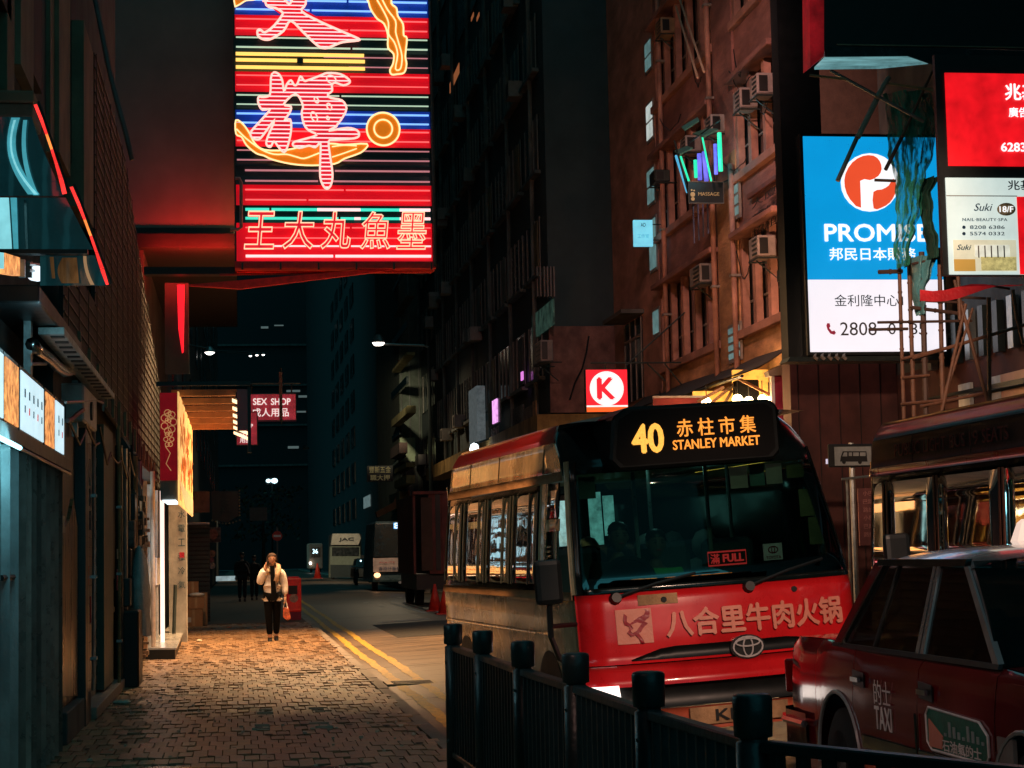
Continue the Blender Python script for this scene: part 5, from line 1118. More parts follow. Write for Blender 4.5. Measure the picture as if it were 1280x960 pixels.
def dens(cols):
    out = []
    for (v0, a0, b0), (v1, a1, b1) in zip(cols, cols[1:]):
        n = max(2, int(abs(v1 - v0) / 6))
        for i in range(n): t = i / n; s = t * t * (3 - 2 * t); out.append((v0 + (v1 - v0) * t, a0 + (a1 - a0) * s + 1.3 * math.sin(v0 + i * 1.7), b0 + (b1 - b0) * s + 1.3 * math.cos(v0 + i * 1.3)))
    out.append(cols[-1]); return out
MB().grid(net(dens([(118, 1103, 1160), (150, 1108, 1170), (185, 1113, 1170), (220, 1118, 1158), (255, 1119, 1150), (290, 1118, 1142), (312, 1117, 1134), (335, 1123, 1131)]), '')).build('netting', m_net, smooth=True, label='bunched green construction netting hanging in folds over the blue sign', cat='netting')
MB().grid(net(dens([(225, 1150, 1168), (250, 1146, 1160), (285, 1152, 1162), (305, 1158, 1168), (325, 1160, 1166)]), '', YS - .15)).build('netting', mat('dark_green_netting', (.01, .07, .05), .7, bump=.8), smooth=True, label='darker green netting loop behind the bunched netting by the red sign', cat='netting')
MB().grid(net(dens([(322, 1136, 1172), (345, 1140, 1160), (370, 1140, 1152), (395, 1146, 1150)]), '', YS + .1)).build('plastic_sheet', mat('teal_plastic_sheet', (.12, .35, .40), .15, bump=.9, scale=4), smooth=True, label='shiny teal plastic sheet hanging between the scaffold poles', cat='sheet')
# ---- minibus stop sign
sp = empty('bus_stop_sign', (8.9, 28, 0), 'grey bus stop sign with a white minibus pictogram on a pole between the two buses', 'sign')
a = onY(1037, 584, 28); c = onY(1091, 554.5, 28); box('backboard', m_black, a.x, c.x, 28.02, 28.08, a.z, c.z, sp, bevel=.01)
a = onY(1044, 582, 28); c = onY(1089, 558, 28); m_pale = mat('grey_sign_face', (.30, .33, .33), .5); box('sign_face', m_pale, a.x, c.x, 28.01, 28.019, a.z, c.z, sp)
def q28(pts, m, d=.0): MB().prism([onY(u, v, 28.005 - d) for u, v in pts], (0, .003, 0)).build('bus_pictogram', m, sp)
q28([(1050, 577), (1051, 571), (1053.5, 564), (1083, 564), (1084.5, 577)], m_black)
for u0, u1 in ((1061, 1065), (1066.5, 1073.5), (1075, 1082)): q28([(u0, 565.5), (u1, 565.5), (u1, 570), (u0, 570)], m_pale, .004)
q28([(1055, 565.5), (1059, 565.5), (1059, 570.5), (1053, 570.5)], m_pale, .004)
for u in (1055, 1075): MB().lathe([(.03, 0), (.03, .004)], onY(u, 577.5, 28.0), (0, 1, 0), 12).build('bus_pictogram', m_black, sp)
xp = onY(1066, 600, 28.1).x
MB().bar((xp, 28.12, 0), (xp, 28.12, onY(1066, 553, 28).z), .045, 8).bar((xp - .06, 28.2, 0), (xp - .06, 28.2, 2.6), .02, 6).build('pole', m_steel, sp)
MB().bar(onY(1052, 599, 28.05), onY(1097, 594, 28.05), .02).build('crossbar', m_steel, sp)
nt_ = empty('route_notice', (9.2, 28.3, 1.5), 'dim red notice sheet with printed lines beside the stop pole', 'notice')
a = onY(1075, 682, 28.3); c = onY(1096, 610, 28.3); box('sheet', mat('dim_red_notice', (.16, .05, .05), .6, var=.3), a.x, c.x, 28.3, 28.34, a.z, c.z, nt_)
for i in range(6):
    text('小巴路線'[i % 3:i % 3 + 2], ((a.x + c.x) / 2, 28.29, c.z - .08 - i * .125), X_, Z_, .16, .075, mat('notice_pale_ink', (.45, .2, .18), .6), nt_, depth=.003)
# ================================================================== FARTHER RIGHT BUILDINGS
b2 = empty('dark_apartment_block', (14, 72, 0), 'dark apartment block with an end wall terracotta only where the red store sign lights it', 'building')
XB = 9.0
box('wall', m_farl, XB, 22, 55, 88, 5.6, 45, b2); box('end_wall', m_terra, XB - .03, 12, 54.9, 54.999, 5.62, 8.15, b2)  # terracotta only on the part that the store sign lights
box('ground_wall', m_dkconc, XB + .3, 22, 55, 88, 0, 5.0, b2); box('ledge', mat('ochre_ledge', (.42, .26, .08), .8, streak=.5), XB - .5, 14, 54.5, 88, 5.0, 5.55, b2)
MB().tube([onY(u, v, 54.85) for u, v in ((736, 420), (733, 440), (728, 460), (718, 480), (712, 500))], .025, 5).build('cable', m_black, b2)
m_strip = mat('dark_window_strip', (.03, .045, .05), .25)
for k in range(9):
    for i in range(9):
        y0 = 56 + i * 3.5; z0 = 6.2 + k * 3.1
        w = box('window', m_wind if (i * 7 + k * 3) % 5 else m_strip, XB - .05, XB - .002, y0, y0 + 2.6, z0 + .6, z0 + 2.3, b2)
        if k < 5:
            for j in range(4): box('frame', m_frame, XB - .08, XB - .051, y0 + j * .85, y0 + j * .85 + .06, z0 + .6, z0 + 2.3, w)
            box('sill', m_conc, XB - .2, XB - .002, y0 - .1, y0 + 2.7, z0 + .48, z0 + .59, w)
# pale-lit pieces of that facade
def patchX(u0, v0, u1, v1, X, m, name='lit_panel', par=None, t=.04):
    a = onX(u0, v1, X); c = onX(u1, v0, X); return box(name, m, X - t, X, min(a.y, c.y), max(a.y, c.y), a.z, c.z, par)
m_gl2 = mat('green_lit_wall', (.08, .14, .11), .8, emit=.05, ecol=(.25, .55, .42), var=.9, scale=3)
patchX(667, 373, 693, 425, XB - .06, m_gl2, 'mesh_screen', b2)
for u in (671, 675, 680, 684, 688, 692): patchX(u, 333, u + 1.2, 372, XB - .1, m_acw, 'window_bar', b2)
aircon(671, 428, 1.6, .75, 'pale air conditioner on the dark apartment block above the violet light', XB - .6, m=m_acw)
m_vi = lit('violet_sign_glow', (.85, .25, .85), .9)
vs_ = empty('violet_neon', onX(653, 470, XB - .2), 'tiny violet neon light on the dark apartment block', 'neon sign'); patchX(652.5, 464, 654.5, 476, XB - .2, m_vi, 'tube', vs_)
patchX(643, 505, 655, 545, XB - .1, m_poster, 'poster_panel', b2); patchX(656, 505, 668, 543, XB - .1, mat('printed_hoarding', (.15, .09, .07), .7, var=.8, scale=3), 'poster_panel', b2); patchX(668, 500, 671, 540, XB - .14, m_terra2, 'pier', b2)
b3 = empty('narrow_apartment_block', (14, 105, 0), 'narrow dark block farther along with a cold lit stair window', 'building')
box('wall', m_farl, XB + .1, 22, 88.2, 95.9, 0, 60, b3)
for k in range(12):
    for i in range(3): 
        w = box('window', m_wind, XB + .04, XB + .098, 88.7 + i * 2.4, 90.5 + i * 2.4, 5.5 + k * 3.1, 7.3 + k * 3.1, b3)
        if k < 6: box('frame', m_frame, XB + .02, XB + .039, 89.5 + i * 2.4, 89.65 + i * 2.4, 5.5 + k * 3.1, 7.3 + k * 3.1, w)
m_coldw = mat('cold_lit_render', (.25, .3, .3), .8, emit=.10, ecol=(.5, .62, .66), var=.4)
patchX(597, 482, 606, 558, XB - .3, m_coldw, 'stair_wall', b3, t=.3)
vs2 = empty('violet_shop_sign', onX(622, 530, XB - .5), 'small upright violet and white neon sign farther down the street', 'neon sign')
patchX(617, 498, 622, 530, XB - .5, lit('violet_white_neon', (.9, .4, .9), 1.1, var=.5, scale=5), 'tube', vs2); patchX(612, 495, 626, 535, XB - .45, m_dark, 'backing', vs2)
text('RENT', onX(619, 539, XB - .52), -Y_, Z_, 2.0, .25, m_acw, vs2, depth=.01)
p = onX(593, 562, XB - 1.0); sl = empty('street_lamp', p, 'small cold white lamp shining below the dim stair wall', 'lamp'); MB().sphere(p, .17, 8, (1, 1, 1.4)).build('lamp_lens', lit('cold_white_lamp', (.85, .95, 1), 5), sl); MB().bar(p + Vector((0, 0, .2)), (XB, p.y, p.z + .5), .04).build('lamp_bracket', m_dark, sl)
# two warm windows very high
for (u0, v0, u1, v1) in ((563, 91, 575, 105), (590, 15, 593, 27), (597, 15, 600, 27)): patchX(u0, v0, u1, v1, XB + .02, lit('warm_high_window', (.5, .16, .06), .45), 'lit_window', b3)
ds = empty('dark_hanging_sign', onY(582, 530, 100), 'dark unlit sign board hanging over the road from the narrow block', 'sign')
a = onY(568, 532, 100); c = onY(596, 515, 100); box('board', m_black, a.x, c.x, 100, 100.2, a.z, c.z, ds); bars('hanger', m_dark, [((c.x, 100.1, c.z), (XB + .1, 100.1, c.z + .4))], .05, ds)
b4 = empty('balcony_building', (14, 150, 0), 'yellow-balconied building far down the street beyond the street lamp', 'building')
m_yel2 = mat('yellowish_balcony', (.36, .30, .13), .8, var=.3, streak=.5); m_grn = mat('grey_green_wall', (.09, .11, .09), .85, streak=.3)
box('wall', m_grn, 8.0, 22, 96, 112, 0, 34, b4)
def rowX(u0, v0, u1, v1, m, name, X=7.6, back=8.0):
    a = onX(u0, v1, X); c = onX(u1, v0, X); return box(name, m, X, back - .002, min(a.y, c.y), max(a.y, c.y), a.z, c.z, b4)
for (q, m, nm) in (((489, 507, 509, 534), m_yel2, 'balcony'), ((490, 440, 508, 466), m_yel2, 'balcony'), ((491, 370, 508, 396), m_grn, 'balcony'), ((492, 300, 508, 326), m_grn, 'balcony'), ((493, 578, 508, 592), m_yel2, 'balcony'), ((493, 594, 508, 611), m_yel2, 'balcony'), ((488, 553, 499, 574), mat('mauve_wall_panel', (.16, .10, .09), .8), 'wall_panel'), ((487, 614, 499, 640), m_yel2, 'shop_wall')): rowX(*q, m, nm)
for q in ((489, 470, 508, 500), (490, 400, 508, 434), (491, 330, 508, 364), (490, 538, 499, 550)): rowX(*q, m_wind, 'window', 7.9)
a = onY(500, 577, 95.9); c = onY(519, 547, 95.9); box('balcony_panel', mat('pale_green_panel', (.30, .36, .24), .7), a.x, c.x, 95.85, 95.99, a.z, c.z, b4)
a = onY(508, 612, 95.9); c = onY(514, 578, 95.9); box('sign_panel', m_black, a.x, c.x + .3, 95.8, 95.98, a.z - 1, c.z, b4)
for u in (503.5, 514, 526): a = onY(u, 610, 95.9); MB().bar((a.x, 95.9, 2), (a.x, 95.9, 26), .04, 6).build('drainpipe', m_conc, b4)
m_dor = mat('dull_orange_canopy', (.45, .17, .07), .7)
MB().prism([onY(470, 640, 94), onY(492, 628, 94), onY(513, 622, 94), onY(513, 630, 94), onY(494, 636, 94), onY(472, 647, 94)], (0, .8, 0)).build('shop_canopy', m_dor, b4)
MB().prism([onY(492, 628, 94.2), onY(496, 617, 94.2), onY(512, 613, 94.2), onY(513, 622, 94.2)], (0, .5, 0)).build('shop_fascia', m_dor, b4)
a = onY(511, 650, 95); c = onY(513, 614, 95); box('pillar', m_acw, a.x, c.x, 94.9, 95.1, 0, c.z, b4)
gs = empty('gilt_signboard', onY(474, 601, 94), 'dark wide signboard with gold characters over the far road', 'sign')
a = onY(459, 602, 94); c = onY(491, 582, 94); box('board', m_black, a.x, c.x, 94, 94.3, a.z, c.z, gs)
text('豐新五金', onY(475, 587, 93.9), X_, Z_, 27 * 94 / 2400, 8 * 94 / 2400, mat('gilt_letters', (.4, .32, .12), .5, emit=.12, ecol=(.7, .55, .25)), gs); text('職大押', onY(475, 597, 93.9), X_, Z_, 24 * 94 / 2400, 7 * 94 / 2400, _mats['gilt_letters'], gs)
bars('hanger', m_dark, [((c.x, 94.1, c.z), (8.1, 94.1, c.z + .5))], .06, gs)
b5 = empty('far_apartment_block', (13, 200, 0), 'faint apartment block at the far end on the minibus side', 'building')
box('wall', m_tower, 10.2, 26, 112.2, 290, 0, 50, b5)
for k in range(8):
    for i in range(5): box('window', m_wind, 10.1, 10.19, 170 + i * 9, 175 + i * 9, 5 + k * 3.2, 6.8 + k * 3.2, b5)
patchX(455, 618, 463, 636, 10.1, lit('cold_far_panel', (.25, .36, .36), .35, var=.5), 'lit_panel', b5)
# main visible street lamp with a long arm
lm = empty('street_lamp', (8.6, 80, 0), 'street lamp with a long arm and bright white head high over the road', 'street lamp')
pA = onY(473, 427, 80); pB = onY(536, 434, 80)
MB().bar((pB.x, 80, 0), (pB.x, 80, pB.z), .11, 8, r2=.07).build('pole', m_dark, lm); MB().tube([pB, onY(530, 432, 80), onY(500, 431, 80), onY(480, 430, 80)], .05, 6).build('arm', m_steel, lm)
MB().lathe([(.14, .28), (.30, 0), (.26, -.05)], pA, (0, 0, 1), 10).build('lamp_hood', m_steel, lm); MB().lathe([(.26, -.06), (.18, -.16)], pA, (0, 0, 1), 10).build('lamp_lens', lit('pinkish_lamp_lens', (1, .86, .76), 8), lm)
spot('lamp_light', pA - Vector((0, 0, .3)), (7.9, 101, 7.8), 6500, (1, .86, .55), 25, .8, .3)
spot('lamp_light', pA - Vector((0, 0, .4)), (7.0, 88, 1.5), 2600, (1, .78, .55), 26, .8, .3)
lk = empty('street_lamp', (4.5, 131, 9.0), 'added hooded lamp lighting the pale lorry', 'street lamp')  # lamp added to light the lorry front
MB().lathe([(.1, .2), (.25, 0), (.2, -.04)], (4.5, 131, 9), n=10).build('lamp_hood', m_dark, lk)
spot('lamp_light', (4.5, 131, 8.8), (6.8, 147, 1.8), 3200, (1, .85, .62), 24, .8, .3)
spot('lamp_light', pA - Vector((0, 0, .4)), pA - Vector((.5, 6, 20)), 700, (1, .74, .45), 140, .8, .3)
for (x, y, z) in ((6.5, 128, 8.5), (.5, 150, 8.5)):  # light of assumed far lamps, no fixtures built
    spot('assumed_far_light', (x, y, z), (x, y - 1, 0), 900, (1, .72, .42), 110, .8, .3)
b = MB()
for i in range(16):
    a = onY(random.uniform(540, 640), random.uniform(560, 640), 90); b.bar(a, a + Vector((random.uniform(-1, 1.5), 0, random.uniform(-.8, .8))), .02, 4)

# clutter on the dark blocks: pipes, boxed air units, cables
random.seed(77)
for i in range(16):
    y = random.uniform(56, 86); z = 6.3 + 3.1 * random.randint(0, 5) + random.uniform(0, .4)
    f = box('air_unit', random.choice((m_acw, m_conc, m_frame)), XB - .5, XB - .06, y, y + .8, z, z + .5, b2); box('unit_grille', m_black, XB - .51, XB - .502, y + .1, y + .5, z + .08, z + .42, f)
for i in range(6): y = 57 + i * 5.2; MB().bar((XB - .12, y, 5.6), (XB - .12, y, 34), .07, 6).build('drainpipe', m_conc, b2)
for i in range(10):
    y = random.uniform(88.4, 94.5); z = 6 + random.randint(0, 6) * 3.1; box('air_unit', m_acw, XB - .35, XB + .03, y, y + .9, z, z + .5, b3)
for k in range(3):
    for i in range(5):
        if (i + k) % 2: box('curtain', random.choice((m_fin, m_acw, m_conc)), XB - .1, XB - .081, 56.2 + i * 3.5, 57.2 + i * 3.5, 6.9 + k * 3.1, 8.4 + k * 3.1, b2)
# ================================================================== VEHICLES
random.seed(33)
class Hull:
    def __init__(h, L=5.7, hw=1.03, tumb=.085):
        h.L, h.hw0, h.tb = L, hw, tumb
    def prm(h, z):
        t = max(0, (z - 1.2)); hw = h.hw0 - .015 * t - h.tb * max(0, z - 1.2) ** 1.3 - (max(0, z - 2.35) * 1.1) ** 1.5
        if z < .6: hw -= .12 * (.6 - z)
        f = .02 + .10 * max(0, z - .9) + .28 * max(0, z - 1.2) + (1.1 * max(0, z - 2.2) if z > 2.2 else 0)
        if z < .9: f = .02 + .03 * (.9 - z)
        Lz = h.L - .12 * max(0, z - 1.2) - .5 * max(0, z - 2.3)
        return hw, f, Lz, .22, .38
    def at(h, s, z):
        sg = -1 if s >= 0 else 1; s = abs(s); hw, f, L, r, rr = h.prm(z); bul = .17
        if s <= 1:
            x = (hw - r) * s; y = f - bul * (1 - (x / hw) ** 2) * 1.0
        elif s <= 2:
            y0 = f - bul * (1 - ((hw - r) / hw) ** 2); a = (s - 1) * math.pi / 2
            x = hw - r + r * math.sin(a); y = y0 + (f + r - y0) * (1 - math.cos(a))
        elif s <= 3:
            x = hw; y = f + r + (L - rr - f - r) * (s - 2)
        elif s <= 4:
            a = (s - 3) * math.pi / 2; x = hw - rr + rr * math.cos(a); y = L - rr + rr * math.sin(a)
        else:
            x = (hw - rr) * (5 - s); y = L
        return Vector((sg * x, y, z))
    def sy(h, y, sg=1):
        def g(z):
            hw, f, L, r, rr = h.prm(z); return sg * (2 + max(0, min(1, (y - f - r) / (L - rr - f - r))))
        return g
    def nrm(h, s, z):
        e = .01; a = h.at(s + e, z) - h.at(s - e, z); b = h.at(s, z + e) - h.at(s, z - e)
        n = a.cross(b); n.normalize()
        c = h.at(s, z) - Vector((0, h.L / 2, z))
        return n if n.dot(c) > 0 else -n
    def P(h, s, z, off=0):
        return h.at(s, z) + h.nrm(s, z) * off
    def patch(h, s0, s1, z0, z1, off=0.0, ns=8, nz=4, thick=.012, zf0=None, zf1=None):
        b = MB(); R1 = []; R2 = []
        for i in range(nz + 1):
            row = []; row2 = []
            for j in range(ns + 1):
                t = j / ns
                za = zf0(t) if zf0 else z0; zb = zf1(t) if zf1 else z1
                z = za + (zb - za) * i / nz
                a = s0(z) if callable(s0) else s0; c = s1(z) if callable(s1) else s1
                s = a + (c - a) * t; row.append(h.P(s, z, off)); row2.append(h.P(s, z, off - thick))
            R1.append(row); R2.append(row2)
        b.grid(R1); b.grid(R2)
        # rim
        n0 = 0; nc = ns + 1; N = (nz + 1) * nc; loop = [j for j in range(nc)] + [i * nc + ns for i in range(1, nz + 1)] + [nz * nc + j for j in range(ns - 1, -1, -1)] + [i * nc for i in range(nz - 1, 0, -1)]
        for i in range(len(loop)): a, c = loop[i], loop[(i + 1) % len(loop)]; b.f.append((a, c, c + N, a + N))
        return b
m_busglass = glass('bus_side_glass', (.35, .55, .55), .9, .35, wob=.05, spread=.9)
m_busglass2 = glass('bus_side_glass_flat', (.3, .5, .5), 1.0, .3, wob=.008, spread=1.6)
m_wsglass = glass('windscreen_glass', (.5, .75, .7), .30, .8, spread=.0)
m_redbus = mat('red_bus_front_print', (.70, .012, .018), .28, var=.25, scale=1.6, bump=.04, coat=.6)
m_redroof = mat('red_roof_paint', (.22, .010, .012), .35, var=.3, scale=2, coat=.4)
m_blkp = mat('black_gloss_trim', (.005, .009, .009), .22, spec=.5, coat=.3, bump=0, var=.1)
m_salm = mat('salmon_vinyl', (.80, .28, .20), .45, var=.1)
m_dullblk = mat('dull_black_panel', (.010, .012, .012), .6)
m_seat = mat('bus_seat_cloth', (.05, .07, .09), .8)
m_led = lit('amber_led', (1.0, .33, .04), 1.15, var=.25, scale=60)
m_ledy = lit('amber_led_bright', (1.0, .46, .07), 1.25, var=.2, scale=60)
m_redled2 = lit('red_led', (1.0, .03, .03), 1.3)
m_brnbar = mat('brown_window_bar', (.30, .10, .06), .5)
m_silv = mat('silver_emblem', (.55, .5, .5), .4)
m_amb = mat('amber_lens', (.7, .3, .05), .3, emit=.3, ecol=(1, .4, .1))
m_head = lit('headlamp_glow', (1, .85, .76), 2.4)
m_rim = mat('silver_wheel_paint', (.5, .5, .5), .35, .3)
def wheel(par, x, y, z, r=.36, w=.2, side=-1):
    t = MB().lathe([(r - .06, -w / 2), (r, -w / 2 + .03), (r, w / 2 - .03), (r - .06, w / 2), (r - .12, w / 2), (r - .12, -w / 2)], (x, y, z), (1, 0, 0), 26).build('tyre', m_rubber, par, local=True, smooth=True)
    MB().lathe([(r - .12, -.02), (r - .11, side * w * .42), (r - .14, side * w * .46), (.14, side * w * .2), (.09, side * w * .45), (.0001, side * w * .46)] if side > 0 else [(r - .11, -.02), (r - .11, -w * .46), (r - .14, -w * .46), (.14, -w * .2), (.09, -w * .5), (.0001, -w * .5)], (x, y, z), (1, 0, 0), 22).build('rim', m_rim, par, local=True, smooth=False)
    return t
def build_bus(loc, rot, label, front=True, L=5.7):
    bus = empty('minibus', loc, label, 'minibus', 'public minibuses in the near lanes', rot)
    h = Hull(L, 1.03, .085 if front else .012)
    bus.scale = (1.075, 1, 1.045) if front else (1, 1, 1.06)
    kw = dict(parent=bus, local=True, smooth=True)
    for sg in (1, -1):
        S = lambda y: h.sy(y, sg)
        h.patch(sg * 1.75, sg * 5, .34, 1.20, ns=30, nz=6).build('side_panel', m_cream, **kw)
        h.patch(sg * 1.8, sg * 5, 1.20, 1.26, off=.012, ns=30, nz=1).build('waist_trim', m_terra2, **kw)
        h.patch(S(.9), sg * 5, .93, .955, off=.008, ns=26, nz=1).build('side_moulding', m_cream, **kw)
        h.patch(S(.72), sg * 5, 1.262, 2.06, off=-.012, ns=24, nz=4).build('window_surround', m_blkp, **kw)
        wins = [(1.30, 2.20), (2.32, 3.26), (3.38, 4.36), (4.52, L - .40)] if front else [(1.02, 2.26), (2.34, 3.62), (3.70, 4.84), (4.94, L - .2)]
        for (y0, y1) in wins:
            w = h.patch(S(y0), S(y1), 1.31, 2.0, off=.004, ns=6, nz=4, thick=.006).build('window', m_busglass if front else m_busglass2, **kw)
            for yy in ((y0 - .02, y0 + .28, y1 - .01) if front else (y0 - .02, y1 - .01)): h.patch(S(yy), S(yy + .03), 1.30, 2.01, off=.014, ns=1, nz=4, thick=.008).build('window_bar', m_dark if front else m_brnbar, parent=w, local=True)
        h.patch(S(.98), S(1.24), 1.262, 2.06, off=.006, ns=3, nz=4).build('pillar', m_cream, **kw)
        h.patch(S(.60), S(.96), 1.80, 2.0, off=.01, ns=3, nz=2).build('quarter_window', m_busglass, **kw); h.patch(S(.56), S(.98), 1.70, 1.79, off=.012, ns=3, nz=1).build('window_bar', m_cream, **kw)
        for k in range(9): h.patch(S(.80), S(.92), .96 + .05 * k if False else 1.30 + .035 * k, 1.315 + .035 * k, off=.012, ns=1, nz=1, thick=.01).build('vent_louvre', m_cream, **kw)
        h.patch(S(.62), S(.72), 1.262, 1.75, off=.004, ns=2, nz=3).build('door_frame', m_cream, **kw)
        h.patch(sg * 1.9, sg * 5, 2.062, 2.13, off=.014, ns=26, nz=1).build('gutter_band', m_terra2 if front else m_red, **kw)
        h.patch(S(.50), sg * 5, 2.135, 2.36, off=.0, ns=28, nz=4).build('cant_rail_panel', m_cream if front else m_dullblk, **kw)
        for yy in (1.2, 2.9, 4.2): h.patch(S(yy), S(yy + .015), 2.14, 2.35, off=.004, ns=1, nz=3, thick=.004).build('panel_seam', m_dark, **kw)
        h.patch(sg * 1.50, sg * 1.655, 1.24, 2.20, off=.003, ns=3, nz=6).build('windscreen_seal', m_blkp, **kw); h.patch(sg * 1.66, sg * 1.82, 1.24, 2.20, off=.004, ns=3, nz=6).build('windscreen_pillar', m_cream if sg > 0 else m_blkp, **kw)
        h.patch(S(.45), sg * 5, 2.36, 2.50, off=.002, ns=24, nz=3).build('roof_edge', m_redroof if (sg > 0 or not front) else m_blkp, **kw)
        # wheel arches
        for yw in (1.0, 4.35):
            b = MB(); xx = -sg * (h.prm(.6)[0] + .004)
            pts = [Vector((xx, yw + .46 * math.cos(a), .36 + .46 * math.sin(a))) for a in [math.pi * i / 12 for i in range(13)]]
            b.prism(pts, (sg * .012, 0, 0)) if False else b.prism(pts, (sg * .3, 0, 0)); b.build('wheel_arch', m_black, parent=bus, local=True)
            w = wheel(bus, xx + sg * .14, yw, .36, side=-sg)
    # roof
    rows = []
    for i in range(9):
        y0 = .9 + (L - 1.0) * i / 8; rows.append([Vector((x * .80, y0, 2.50 + .07 * (1 - x * x))) for x in [-1 + j / 4 for j in range(9)]])
    MB().grid(rows).build('roof', m_redroof, **kw)
    h.patch(-1.9, 1.9, 2.10, 2.5, off=.0, ns=20, nz=6).build('front_cowl', m_blkp, **kw)
    MB().grid([[Vector((x * .84, y, 2.46 + .05 * (1 - x * x))) for x in [-1 + j / 4 for j in range(9)]] for y in (.32, .6, .95)]).build('cowl_top', m_blkp, **kw)
    # front face
    h.patch(-1.74, 1.74, .74, 1.235, ns=48, nz=8).build('front_panel', m_redbus, **kw)
    h.patch(-1.4, 1.4, 1.236, 1.275, off=.01, ns=20, nz=1).build('scuttle', m_blkp, **kw)
    ws = h.patch(-1.50, 1.50, 1.275, 2.10, off=.002, ns=20, nz=6, thick=.006).build('windscreen', m_wsglass, **kw)
    h.patch(-1.75, 1.75, .585, .735, off=.03, ns=24, nz=3).build('bumper_top', m_redbus, **kw); h.patch(-1.6, 1.6, .42, .58, off=-.02, ns=20, nz=2).build('radiator_grille', m_black, **kw)
    h.patch(-1.7, 1.7, .26, .42, off=.05, ns=24, nz=3).build('lower_bumper', mat('orange_red_bumper', (.5, .10, .05), .4), **kw)
    h.patch(-.86, .86, .76, .845, off=.007, ns=14, nz=1, zf0=lambda t: .76, zf1=lambda t: .77 + .075 * min(1, t * 6, (1 - t) * 6)).build('grille_slot', m_black, **kw)
    for sg in (1, -1):
        hl = h.patch(sg * .98, sg * 1.62, .47, .60, off=.045, ns=6, nz=2).build('headlight', m_head if (front and sg > 0) else mat('clear_lens', (.5, .5, .5), .1), **kw)
        h.patch(sg * 1.63, sg * 1.85, .47, .60, off=.045, ns=3, nz=2).build('indicator', m_amb, **kw)
        # mirrors
        x = -sg * 1.26; mr = MB()
        for i in range(1): mr.box(x - .095, x + .095, -.20, -.12, 1.20, 1.51)
        mr.build('mirror', m_black, parent=bus, local=True, bevel=.035, seg=2, smooth=False)
        MB().tube([(x, -.14, 1.22), (x, -.12, .98), (x * .93, .06, .82), (x * .82, .1, .72)], .022, 6).tube([(x, -.14, 1.05), (-sg * 1.03, .1, 1.04)], .018, 6).build('mirror_arm', m_black, parent=bus, local=True)
    # wipers and nozzles
    for (s0, z0, s1, z1) in ((.95, 1.2, .25, 1.33), (-.2, 1.21, -.95, 1.36)):
        w = MB().tube([h.P(s0, z0, .03), h.P((s0 + s1) / 2, (z0 + z1) / 2 + .01, .03), h.P(s1, z1, .02)], .012, 5).build('wiper', m_black, parent=bus, local=True)
        MB().lathe([(.045, 0), (.035, .05)], h.P(s0, z0, 0), (0, -1, .2), 10).build('wiper_pivot', m_black, parent=w, local=True)
    for s in (.55, -.62): MB().lathe([(.022, 0), (.02, .012)], h.P(s, 1.17, .0), (0, -1, 0), 10).build('washer_nozzle', m_black, parent=bus, local=True)
    # floor, seats, driver
    MB().box(-.95, .95, .35, L - .1, .5, .56).build('floor', m_black, parent=bus, local=True)
    MB().hexa([(-.9, .05, 1.0), (.9, .05, 1.0), (.9, .6, 1.0), (-.9, .6, 1.0), (-.9, .1, 1.24), (.9, .1, 1.24), (.9, .5, 1.28), (-.9, .5, 1.28)]).build('dashboard', m_black, parent=bus, local=True)
    for i in range(4):
        for x in (-.62, .1, .62):
            if i == 0 and x == -.62: pass
            st_ = MB().box(x - .21, x + .21, 1.3 + i * .95, 1.75 + i * .95, .75, .9).box(x - .21, x + .21, 1.7 + i * .95, 1.8 + i * .95, .9, 1.55).build('seat', m_seat, parent=bus, local=True, bevel=.04)
    MB().box(-.9, .9, L - .12, L - .1, .6, 2.2).build('rear_panel', m_blkp, parent=bus, local=True)
    return bus, h
TILT = R(3.0)
BYAW = math.atan2(.077, .997)
bus, hb = build_bus((3.48 + .13, 14.02, .0), (0, -TILT, BYAW), 'cream and red minibus with a lit amber 40 destination sign facing the camera', True)
bm_ = WM[bus]; kwb = dict(parent=bus, local=True)
# local axes for print on the front
def on_front(s, z, off=.012): return hb.P(s, z, off)
def wrap_text(st, sc, zc, w, hgt, m, off=.014, bold=0.0, name='lettering', rise=0.0, par=None, hull=None, side=False, y0=0):
    """text laid on the curved front (or side): built flat, then each vertex projected on the hull"""
    H = hull or hb; par = par or bus
    o = text(st, (0, 0, 0), X_, Z_, w, hgt, m, par, depth=.006, bold=bold, name=name, local=True)
    for v in o.data.vertices:
        x, d, z = v.co.x, -v.co.y, v.co.z
        z2 = zc + z + rise * x
        if side:
            s = H.sy(y0 + x * -1, 1)(z2)
        else:
            hw, f, L, r, rr = H.prm(z2); s = sc_to_s(sc + x, hw, r)
        v.co = H.P(s, z2, off + d)
    return o
def sc_to_s(x, hw, r):
    x = -x
    a = abs(x); sg = 1 if x >= 0 else -1
    if a <= hw - r: return sg * a / (hw - r)
    return sg * (1 + math.asin(min(1, (a - (hw - r)) / r)) * 2 / math.pi)
wrap_text('八合里牛肉火锅', .20, 1.00, 1.29, .185, m_salm, bold=.03, rise=.0)
def wrap_poly(pts, m, off, name):
    b = MB(); vs = []
    for x, z in pts:
        hw, f, L, r, rr = hb.prm(z); vs.append(hb.P(sc_to_s(x, hw, r), z, off))
    b.prism(vs, (0, .006, 0)); return b.build(name, m, parent=bus, local=True)
